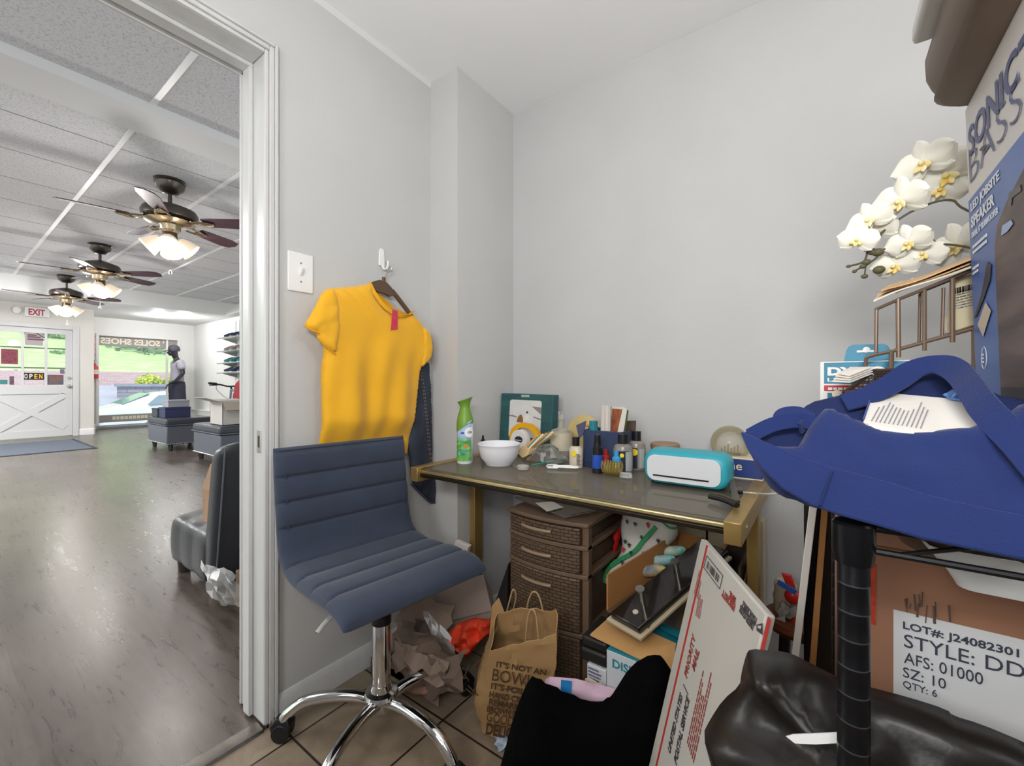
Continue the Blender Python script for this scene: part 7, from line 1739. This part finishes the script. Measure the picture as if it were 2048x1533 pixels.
# brown wire sorter, leaning, with papers on its top bar
m_bw = M('brown_wire', '6d5a4a', .42, .3)
srt = thing('wire_sorter', 'tilted brown wire file sorter behind the blue tote with papers on its top', 'file sorter', (.06, .88, ST))
YS = .875; yq = YS + .022
S_ = lambda px, py, y=YS: at(px, py, y=y)
w_ = MB()
def wt(P_, r=.0034): return MB().tube(P_, r * .72, 8)
part('lower_rail', wt([S_(1732, 716), S_(1746, 711), S_(1785, 703), S_(1860, 682), S_(1950, 657)]), m_bw, srt)
part('lower_rail', wt([S_(1790, 700, yq), S_(1860, 680, yq), S_(1950, 652, yq)], .0028), m_bw, srt)
part('upper_rail', wt([S_(1750, 620), S_(1800, 598), S_(1850, 578), S_(1905, 556), S_(1950, 537)]), m_bw, srt)
part('upper_rail', wt([S_(1838, 586, yq), S_(1890, 565, yq), S_(1950, 540, yq)], .0028), m_bw, srt)
for (x0, y0, x1, y1, yy, r) in ((1753, 620, 1752, 706, YS, .0034), (1796, 598, 1797, 715, YS, .0042), (1849, 580, 1849, 702, YS, .0036), (1905, 557, 1905, 685, YS, .0042), (1840, 588, 1838, 684, yq, .0028), (1887, 576, 1884, 675, yq, .0030)):
    part('upright', MB().cyl(S_(x0, y0, yy), S_(x1, y1, yy), r * .7, 10), m_bw, srt)
part('foot_bar', wt([S_(1732, 716), S_(1731, 738)], .0034), m_bw, srt)
g0 = S_(1783, 702); part('leg', wt([g0, S_(1782, 764), V((S_(1782, 764).x, YS, ST))], .0045), m_bw, srt)
q0 = S_(1949, 655); part('leg', wt([q0, V((q0.x, YS, ST))], .0045), m_bw, srt)
q0 = S_(1732, 738); 
# papers along its top
m_man = M('manila_paper', 'c9a377', .75, var=.15, vs=12); m_man2 = M('cream_sheet', 'dccfb8', .75)
for k, (dz, dy, mt, lab) in enumerate(((0, 0, m_man2, 'cream sheet at the bottom of the papers on the wire sorter'), (.005, .006, m_man, 'manila folder in the middle of the papers on the wire sorter'), (.010, -.004, m_man, 'manila envelope on top of the papers on the wire sorter'))):
    q_ = [at(1746 + 8 * k, 608 - 2 * k, y=.86 + dy), at(1955, 534, y=.86 + dy), at(1955, 527, y=.93 + dy), at(1756 + 12 * k, 596 - 2 * k, y=.93 + dy)]
    mb = MB().grid(lambda u, v: q_[0].lerp(q_[1], u).lerp(q_[3].lerp(q_[2], u), v) + V((0, 0, .0045 + dz + .004 * math.sin(u * 5 + k) * (1 - u))), 14, 4, .002)
    solo('folder', lab, 'papers', mb, mt, group=None, sharp=50)
for q, lab in ((((1792, 588), (1818, 576), (1802, 563), (1786, 572)), 'left white paper corner sticking up behind the manila folders'), (((1812, 580), (1842, 566), (1824, 556), (1816, 566)), 'right white paper corner sticking up behind the manila folders')):
    solo('paper_corner', lab, 'paper', sheet4([at(*p, y=.945) for p in q], .001), m_pap2, smooth_=False)
pg = [at(*q, y=.902) for q in ((1890, 664), (1950, 655), (1950, 545), (1900, 562))]
bkp = thing('booklet', 'printed booklet page standing in the wire sorter beside the blue speaker box', 'booklet', pg[0] - V((0, 0, 0)))
part('page', sheet4(pg, .002), M('page_cream', 'c9bd9f', .7), bkp, smooth_=False)
part('photo_print', MB().add([at(*q, y=.9005) for q in ((1890, 662), (1950, 654), (1950, 622), (1890, 636))], [(0, 1, 2, 3)]), M('photo_print', 'a8814f', .6, var=.6, vs=30, col2='d8cdb8'), bkp, smooth_=False)
part('headline', scribble(at(1908, 590, y=.9005), (at(1950, 580, y=.9) - at(1908, 590, y=.9)).normalized(), (0, 0, 1), .04, .010, 1, 3, gap=.1), m_mink, bkp, smooth_=False)
part('print_lines', scribble(at(1906, 622, y=.9005), (at(1950, 612, y=.9) - at(1906, 622, y=.9)).normalized(), (0, 0, 1), .045, .028, 7, 6, gap=.5), m_grey, bkp, smooth_=False)

# speaker carton, blue and white
bxx = .158; far = at(1934, 480, x=bxx); yF = .858; yN = .625; zT = 1.432
m_bw2 = M('carton_white', 'cfcac6', .45); m_bb = M('carton_blue', '4a68a8', .4, var=.12, vs=4); m_bi = M('carton_indigo', '565a80', .5); m_bwt = M('carton_letter', 'd8dbe4', .5)
spk = thing('speaker_carton', 'tall blue and white speaker carton standing on the wire rack', 'carton', (bxx + .13, (yF + yN) / 2, ST))
def boxx(x): return x
tilt = .015
part('carton_body', MB().hexa([V((bxx + tilt, yN, ST)), V((bxx + .27, yN, ST)), V((bxx + .27, yF, ST)), V((bxx + tilt, yF, ST)), V((bxx, yN, zT)), V((bxx + .27, yN, zT)), V((bxx + .27, yF, zT)), V((bxx, yF, zT))]), m_bw2, spk, bevel=.002)
sN = V((-1, 0, -tilt / (zT - ST))).normalized(); sO = V((bxx, yF, zT))
def SF(y, z, d=.0006): return V((bxx + tilt * (zT - z) / (zT - ST), y, z)) + sN * d
def sq(name, ya, yb, za, zb, mat, d=.0005): return part(name, MB().hexa([SF(ya, za, 0), SF(yb, za, 0), SF(yb, zb, 0), SF(ya, zb, 0)] + [SF(ya, za, d), SF(yb, za, d), SF(yb, zb, d), SF(ya, zb, d)]), mat, spk, smooth_=False)
zB = 1.303
sq('blue_panel', yF - .001, yN, ST + .001, zB, m_bb)
def st(s, px, py, w, h, mat, b=.02, z=None):
    p = at(px, py, pl=(sO + sN * .0012, sN)); return text(spk, s, p, (0, -1, 0), V((tilt / (zT - ST) * -1, 0, 1)).normalized(), w, h, mat, b, thick=.0002)
st('SONIC', 1938, 318, .185, .040, m_bi, .02); st('BASS', 1940, 368, .19, .040, m_bi, -.021)
st('LED JOBSITE', 1942, 430, .118, .0150, m_bwt, .03); st('SPEAKER', 1943, 458, .098, .0155, m_bwt, .03)
st('DUAL 6" SUBWOOFER', 1944, 478, .110, .0085, m_bwt, .02)
for py, w, sd, rws, hh in ((512, .062, 2, 2, .015), (553, .036, 4, 2, .013)):
    p = at(1946, py, pl=(sO + sN * .0012, sN)); part('small_print', scribble(p, (0, -1, 0), (0, 0, 1), w, hh, rws, sd, gap=.45, fill=.9), m_bwt, spk, smooth_=False)
part('logo_mark', MB().add([at(x, y, pl=(sO + sN * .001, sN)) for x, y in ((2028, 112), (2034, 100), (2036, 92), (2036, 102), (2030, 116))], [(0, 1, 2, 3, 4)]).merge(scribble(at(2037, 106, pl=(sO + sN * .001, sN)), (0, -1, 0), (0, 0, 1), .03, .010, 1, 6, gap=.1)), m_bi, spk, smooth_=False)
# pictures printed on it: speaker, mallet, card, small icon
m_spk = M('speaker_print', '6f5d58', .5, var=.5, vs=6, col2='443a3c', stretch=(1, 1, 6)); m_spd = M('speaker_print_dark', '3d3538', .5)
yL, zU, zD = at(1994, 560, pl=(sO, sN)).y, at(2010, 420, pl=(sO, sN)).z, ST + .012
pic_ = [(yL, zD), (yL - .15, zD), (yL - .15, zU + .03), (yL - .045, zU + .005), (yL - .012, zU - .01), (yL, zU - .035)]
pic_ = [(y, z) for y, z in pic_ if True]; pic_ = [(max(y, yN + .001), z) for y, z in pic_]
part('speaker_picture', MB().loft([[SF(y, z, d) for y, z in pic_] for d in (.0004, .0010)]), m_spk, spk, smooth_=False)
part('handle_picture', MB().loft([[at(x, y, pl=(sO + sN * d, sN)) for x, y in ((2014, 412), (2018, 385), (2040, 370), (2042, 382), (2024, 396), (2022, 412))] for d in (.0012, .0018)]), M('handle_print', '5f5a58', .5), spk, smooth_=False)
part('slot_picture', MB().loft([[at(x, y, pl=(sO + sN * d, sN)) for x, y in ((2002, 472), (2004, 452), (2022, 440), (2026, 448), (2014, 464))] for d in (.0014, .002)]), M('slot_print', 'a3b3d6', .5), spk, smooth_=False)
sq('grille_picture', yL - .003, max(yN + .001, yL - .15), ST + .02, 1.045, m_spd, .0014)
part('mallet_picture', MB().loft([[at(x, y, pl=(sO + sN * d, sN)) for x, y in ((1948, 636), (1962, 590), (1970, 548), (1974, 524), (1982, 530), (1980, 560), (1966, 600), (1952, 634))] for d in (.0012, .0018)]), m_spd, spk, smooth_=False)
part('card_picture', MB().loft([[at(x, y, pl=(sO + sN * d, sN)) for x, y in ((1955, 650), (1971, 604), (1982, 622), (1966, 674))] for d in (.0012, .0018)]), M('card_print', 'cbb9a8', .5), spk, smooth_=False)
ic = MB()
for k in range(20):
    a = 2 * PI * k / 20; b__ = 2 * PI * (k + 1) / 20; ic.tube([at(1968 + 5 * math.cos(a), 716 + 22 * math.sin(a), pl=(sO + sN * .0012, sN)), at(1968 + 5 * math.cos(b__), 716 + 22 * math.sin(b__), pl=(sO + sN * .0012, sN))], .0004, 4)
part('round_icon', ic.merge(scribble(at(1964, 728, pl=(sO + sN * .0012, sN)), (0, -1, 0), (0, 0, 1), .010, .014, 3, 4)), m_bwt, spk, smooth_=False)
part('torn_mark', MB().loft([[at(x, y, pl=(sO + sN * d, sN)) for x, y in ((1958, 300), (1964, 293), (1973, 288), (1968, 299), (1966, 304))] for d in (.0016, .0022)]), m_spd, spk, smooth_=False)
# upturned brown tub on top of the carton, white lid above
m_tub = M('taupe_tub', '6b5a4c', .5, var=.06, vs=10)
tub = thing('brown_tub', 'taupe brown plastic tub lying on top of the speaker carton', 'tub', (.22, .74, zT + .002))
tx0, tx1, ty0, ty1 = .112, .40, .47, .868
def tring(ins, z, dx=0, r=.05):
    return [V((x + dx, y, z)) for x, y in rrect(tx0 + ins, tx1 - ins, ty0 + ins, ty1 - ins, r, 6)]
part('tub_body', MB().loft([tring(.014, zT + .002), tring(.008, zT + .008), tring(.013, zT + .015), tring(.006, zT + .024), tring(.001, zT + .042), tring(.0, zT + .065), tring(.004, zT + .075), tring(.02, zT + .079)]), m_tub, tub, sharp=60)
part('rim_groove', MB().tube(tring(.0125, zT + .0155) + [tring(.0125, zT + .0155)[0]], .0012), M('taupe_dark', '54463b', .5), tub)
sl2 = MB()
for k in range(6): sl2.bx(tx0 + .0055 + .003 * (k // 3), tx0 + .0085 + .003 * (k // 3), .70 + .012 * (k % 3), .704 + .012 * (k % 3), zT + .030 + .012 * (k // 3), zT + .034 + .012 * (k // 3))
part('vent_marks', sl2, m_scuff, tub)
solo('white_box', 'white flat box resting on top of the taupe tub', 'box', MB().bx(tx0 - .016, tx1, ty0, .80, zT + .0795, zT + .105), M('lid_white', 'd8d6d2', .5), bevel=.006)

# orchid: pot behind the carton, arching stems, white flowers
m_pet = M('orchid_petal', 'e9e6da', .6, var=.04, vs=20); m_lip = M('orchid_lip', 'e2c04a', .5, var=.4, vs=60, col2='efe6c0'); m_stem = M('orchid_stem', '4c4a33', .6); m_bud = M('orchid_bud', '585338', .6)
om = thing('orchid', 'white silk orchid with green buds arching out from behind the speaker carton', 'orchid', (.36, .92, ST))
part('pot', MB().lathe([(0, 0), (.05, 0), (.062, .09), (.066, .095), (.06, .10), (.055, .09), (0, .088)], (.37, .91, ST), 28), M('pot_cream', 'cfc8ba', .5), om)
YO = 1.02
OP = lambda px, py, y=YO: at(px, py, y=y)
s1 = spline([V((.37, .91, ST + .08)), V((.36, .93, 1.2)), OP(1960, 430, .98), OP(1900, 400), OP(1830, 420), OP(1770, 460), OP(1730, 500), OP(1733, 500), OP(1733, 512), OP(1725, 525), OP(1697, 533)], 6)
s2 = spline([V((.37, .91, ST + .08)), V((.37, .93, 1.15)), OP(1960, 500, .98), OP(1880, 488), OP(1862, 478), OP(1850, 484), OP(1800, 492), OP(1770, 498), OP(1758, 510), OP(1745, 522), OP(1708, 543)], 6)
part('stem', MB().tube(s1, .0018, 6), m_stem, om); part('stem', MB().tube(s2, .0018, 6), m_stem, om)
part('stem', MB().tube([OP(1736, 526), OP(1731, 536), OP(1729, 552)], .0013, 6), m_stem, om)
for px, py, r in ((1697, 533, 3.6), (1733, 525, 6.5), (1726, 533, 5), (1709, 543, 3.6), (1729, 553, 5), (1745, 504, 7), (1756, 505, 8.5), (1758, 540, 8.5)):
    c = OP(px, py); rr = r * .82 / F * .95; part('bud', MB().ball(c, rr, 12, 8, (1.2, 1, .95)), m_bud, om)
def petal(c, d, side, nrm, L, W, cup, tipw=.5):
    """one petal from c along d"""
    def f(u, v):
        w = W * math.sin(PI * min(1, u * .93 + .06)) ** .6 * (v - .5)
        ruffle = .05 * L * math.sin(v * 14 + u * 5) * u
        return c + d * (L * u) + side * w + nrm * (cup * L * (u * u - .2 * u) + ruffle * .5 - .25 * W * (2 * v - 1) ** 2 * (1 - u * .4))
    return MB().grid(f, 9, 8, .0006)
fl_list = [(1846, 326, 44, .2, 0), (1893, 350, 48, .5, .02), (1800, 402, 42, -.1, -.01), (1738, 440, 34, .3, -.015), (1715, 480, 30, -.3, -.02), (1748, 462, 36, .1, .01), (1816, 486, 34, .2, -.015), (1846, 508, 32, -.2, .0), (1912, 492, 46, .3, .01), (1790, 532, 34, 0, .015), (1882, 378, 36, -.4, .03)]
for i, (px, py, R_, tw, dy) in enumerate(fl_list):
    R_ *= 1.2; c = OP(px, py, YO + dy); sc1 = (c - V((0, 0, EYE))).dot(V((WX, WY, 0))) / F; L = R_ * sc1
    nrm = (V((0, 0, EYE)) - c).normalized() + V((-.45 + .3 * math.sin(i * 2.1), 0, .15 * math.cos(i * 1.7))); nrm.normalize()
    sd = V((0, 0, 1)).cross(nrm).normalized(); up = nrm.cross(sd)
    def dirv(a): return (sd * math.cos(a) + up * math.sin(a)), (up * math.cos(a) - sd * math.sin(a))
    mbp = MB()
    for a, l, w in ((PI / 2 + tw, .92, .62), (PI / 2 + tw + 2.15, .88, .56), (PI / 2 + tw - 2.15, .88, .56)):
        d, q = dirv(a); mbp.merge(petal(c - nrm * .002, d, q, nrm, L * l, L * w, -.12))
    for a in (tw + .12, PI + tw - .12):
        d, q = dirv(a); mbp.merge(petal(c + nrm * .001, d, q, nrm, L * 1.0, L * 1.15, .10))
    fo = part('flower', mbp, m_pet, om, sharp=70)
    lp = MB().ball(c + nrm * .006, L * .10, 10, 7, (1, 1, 1.1))
    for a in (PI * 1.25 + tw, PI * 1.75 + tw, PI * 1.5 + tw):
        d, q = dirv(a); lp.merge(petal(c + nrm * .004, d, q, nrm, L * .36, L * .22, .5))
    part('lip', lp, m_lip, fo, sharp=70)

# carton with the shipping label, on the lower shelf; white tray with brown bowl on it
yb4 = .705; zb4 = .845
bl_ = at(1668, 1110, y=yb4); bx0 = bl_.x + .004
m_kb = M('kraft_big', '946a52', .8, var=.08, vs=5, bump=.04, bs=40)
big = thing('shipping_carton', 'big brown shipping carton with a white printed label on the lower rack shelf', 'carton', (bx0 + .2, yb4 + .11, .4312))
part('carton_body', MB().bx(bx0, bx0 + .44, yb4, yb4 + .225, .4312, zb4), m_kb, big, bevel=.003)
part('tape_flap', sheet4([V((bx0, yb4, zb4)), V((bx0 + .12, yb4, zb4)), V((bx0 + .12, yb4 + .02, zb4 + .025)), V((bx0, yb4 + .02, zb4 + .03))], .004), m_kb, big, smooth_=False)
def K(px, py, d=.0008): return at(px, py, y=yb4 - d)
m_lbl = M('label_paper', 'cfd0d2', .5); m_li = M('label_ink', '3a3f4c', .5)
lb0 = K(1787, 1218); 
part('label', MB().bx(lb0.x, bx0 + .43, yb4 - .0006, yb4, .47, K(1787, 1220).z), m_lbl, big, smooth_=False)
def kt(s, px, py, w, h, b=.0): return text(big, s, K(px, py, .001), (1, 0, 0), (0, 0, 1), w, h, m_li, b)
kh = lambda px, py0, py1: K(px, py0).z - K(px, py1).z
kt('LOT#: J24082301', 1806, 1262, K(2038, 1310).x - K(1806, 1262).x, kh(1806, 1243, 1262), .02)
kt('STYLE: DD', 1808, 1294, K(2050, 1350).x - K(1808, 1294).x, kh(1808, 1268, 1294) * 1.0, 0)
kt('AFS: 01000', 1808, 1326, K(1966, 1356).x - K(1808, 1326).x, kh(1808, 1304, 1326)); kt('SZ: 10', 1806, 1354, K(1892, 1366).x - K(1806, 1354).x, kh(1806, 1332, 1352)); kt('QTY: 6', 1806, 1377, K(1874, 1386).x - K(1806, 1377).x, kh(1806, 1360, 1376))
q_ = random.Random(5); sm = MB()
for k in range(13):
    x = 1808 + q_.uniform(0, 95); y0 = q_.uniform(1180, 1225); sm.tube([K(x, y0, .001), K(x + q_.uniform(-3, 3), y0 + q_.uniform(10, 36), .001)], q_.choice((.0006, .001, .0014)), 5)
part('smeared_print', sm, M('smear_ink', '5a4a40', .7), big)
part('red_tape', MB().bx(K(1740, 1150).x, K(1752, 1150).x, yb4 - .0006, yb4, K(1745, 1250).z, K(1745, 1128).z), M('red_tape', 'b5402a', .4, var=.3, vs=80), big, smooth_=False)
# white tray: sloping walls
m_wt = M('white_tub', 'cfd0d0', .4)
wt_ = thing('white_tray', 'white plastic tray with sloping sides on top of the shipping carton', 'tray', (.30, .70, zb4))
ya, yz_ = .60, .85
x_t, x_b = at(1850, 1092, y=ya).x, at(1922, 1184, y=ya).x
ztop = at(1850, 1092, y=ya).z
def ring_t(x0, x1, y0, y1, z): return [V((x, y, z)) for x, y in rrect(x0, x1, y0, y1, .012, 4)]
xe = .44
lofts = [ring_t(x_b, xe - .02, ya + .004, yz_ - .004, zb4 + .001), ring_t(x_b - .003, xe - .018, ya + .002, yz_ - .002, zb4 + .009), ring_t(x_t, xe, ya - .005, yz_ + .005, ztop), ring_t(x_t + .003, xe - .003, ya - .002, yz_ + .002, ztop), ring_t(x_b + .001, xe - .022, ya + .006, yz_ - .006, zb4 + .011)]
part('tray_body', MB().loft(lofts), m_wt, wt_, sharp=50)
bc = at(1925, 1105, y=.66)
part('bowl_body', MB().lathe([(0, 0), (.03, 0), (.05, .012), (.060, .032), (.058, .033), (.047, .014), (.028, .004), (0, .004)], (bc.x, .665, zb4 + .012), 28), M('bowl_brown', '4f4038', .4), thing('brown_bowl', 'brown bowl inside the white tray under the wire shelf', 'bowl', (bc.x, .665, zb4 + .012)))
# black garment bag heaped on the lower shelf, hanging over its left end
m_gb4 = M('black_nylon', '1d1917', .36, bump=.03, bs=200, var=.2, vs=7)
KO = V((.02, .585, .62)); KN = V((.05, -1, .30)).normalized()
def KP(px, py, d=0): return at(px, py, pl=(KO + KN * d, KN))
gbo = [KP(*q) for q in ((1405, 1470), (1420, 1440), (1446, 1400), (1480, 1372), (1482, 1350), (1492, 1310), (1500, 1298), (1540, 1302), (1578, 1305), (1630, 1332), (1690, 1362), (1740, 1375), (1820, 1396), (1895, 1420), (1905, 1432), (1960, 1448), (2060, 1490), (2200, 1560), (2200, 1700), (2000, 1720), (1700, 1720), (1520, 1700), (1450, 1640), (1424, 1540))]
def gfold(p, h):
    f = .010 * nz(p, 7, 2) + .009 * (1 - 2 * abs(nz(p, 9, 4)))
    for (a_, b_, amp, wd) in (((1500, 1300), (1690, 1500), .018, .016), ((1485, 1372), (1530, 1335), .016, .012), ((1530, 1345), (1620, 1440), .014, .010), ((1405, 1470), (1700, 1500), .022, .012), ((1580, 1310), (1600, 1360), .012, .008), ((1440, 1533), (1740, 1470), .016, .012), ((1740, 1390), (2048, 1530), .010, .012)):
        A, B = KP(*a_), KP(*b_); u = B - A; k = max(0, min(1, (p - A).dot(u) / u.length_squared)); f += amp * math.exp(-((p - A - u * k).length / wd) ** 2)
    return f
gbm = puff(gbo, KO, KN, .030, .035, .011, .05, gfold, 1)
solo('garment_bag', 'black nylon bag heaped over the lower shelf around the rack post', 'bag', gbm, m_gb4, sharp=80)
pw = [KP(*q, .072) for q in ((1572, 1474), (1586, 1470), (1682, 1466), (1700, 1472), (1700, 1486), (1630, 1490), (1590, 1488))]
solo('white_slip', 'white paper slip sticking out of the black nylon bag', 'paper', MB().loft([pw, [p - KN * .002 for p in pw]]), m_white)
# ================= light and camera
w = bpy.data.worlds.new('daylight'); SC.world = w; w.use_nodes = True
bg = w.node_tree.nodes['Background']; bg.inputs['Color'].default_value = (.93, .97, 1.0, 1); bg.inputs['Strength'].default_value = 1.6
def area(name, loc, tgt, size, power, col=(1, .995, .985), sy=None):
    l = bpy.data.lights.new(name, 'AREA'); l.energy = power; l.size = size; l.color = col
    if sy: l.shape = 'RECTANGLE'; l.size_y = sy
    o = bpy.data.objects.new(name, l); COL.objects.link(o); o.location = loc
    o.rotation_euler = (V(tgt) - V(loc)).to_track_quat('-Z', 'Y').to_euler(); return o
l = bpy.data.lights.new('room_ceiling_lamp', 'POINT'); l.energy = 14; l.shadow_soft_size = .11; l.color = (1, .99, .975)
o = bpy.data.objects.new('room_ceiling_lamp', l); COL.objects.link(o); o.location = (1.25, .65, CZ - .20)
area('added_ceiling_fill', (.15, -.35, 1.45), (-.35, .55, CZ), .35, 26, (1, .99, .97))  # added light aimed upward to brighten the ceiling
area('added_front_fill', (-.25, -1.1, 1.55), (-.7, 1.0, .55), .5, 15, (1, 1, 1))  # added light behind the camera, lifts the dark lower walls
area('added_shop_fill', (-2.5, -1.0, ZS - .05), (-2.5, -1.0, 0), 1.2, 22)  # this and the next two: unseen lights added to brighten the shop
area('added_shop_fill', (-6.0, -1.4, ZS - .05), (-6.0, -1.4, 0), 1.2, 160)
area('added_shop_fill', (-9.3, -.9, ZS - .05), (-9.3, -.6, 0), 1.4, 260)
for f in (p1, p2, p3):
    l = bpy.data.lights.new('fan_lamp_glow', 'POINT'); l.energy = 24; l.shadow_soft_size = .1; l.color = (1, .98, .95)
    o = bpy.data.objects.new('fan_lamp_glow', l); COL.objects.link(o); o.location = (f.x, f.y, ZS - .78)
for px_, py_ in ((sl.location.x, sl.location.y), (-11.5, 3.4)):  # first at the soffit fitting, second added unseen to brighten the window wall
    l = bpy.data.lights.new('recessed_and_added_lamp', 'POINT'); l.energy = 24; l.shadow_soft_size = .07
    o = bpy.data.objects.new('recessed_and_added_lamp', l); COL.objects.link(o); o.location = (px_, py_, ZL - .10)
sun = bpy.data.lights.new('sun', 'SUN'); sun.energy = 3.4; sun.angle = .2
so = bpy.data.objects.new('sun', sun); COL.objects.link(so); so.rotation_euler = V((-.35, .5, -1)).to_track_quat('-Z', 'Y').to_euler()

cam = bpy.data.cameras.new('camera'); co = bpy.data.objects.new('camera', cam); COL.objects.link(co)
cam.sensor_fit = 'HORIZONTAL'; cam.sensor_width = 36; cam.lens = F * 36 / 2048; cam.clip_start = .02; cam.clip_end = 400
co.location = (0, 0, EYE); co.rotation_euler = (PI / 2, 0, TH)
SC.camera = co
SC.view_settings.view_transform = 'Standard'; SC.view_settings.look = 'None'; SC.view_settings.gamma = 1; SC.view_settings.exposure = -.08
SC.view_settings.use_curve_mapping = False
SC.cycles.max_bounces = 10; SC.cycles.transparent_max_bounces = 16; SC.cycles.sample_clamp_indirect = 6
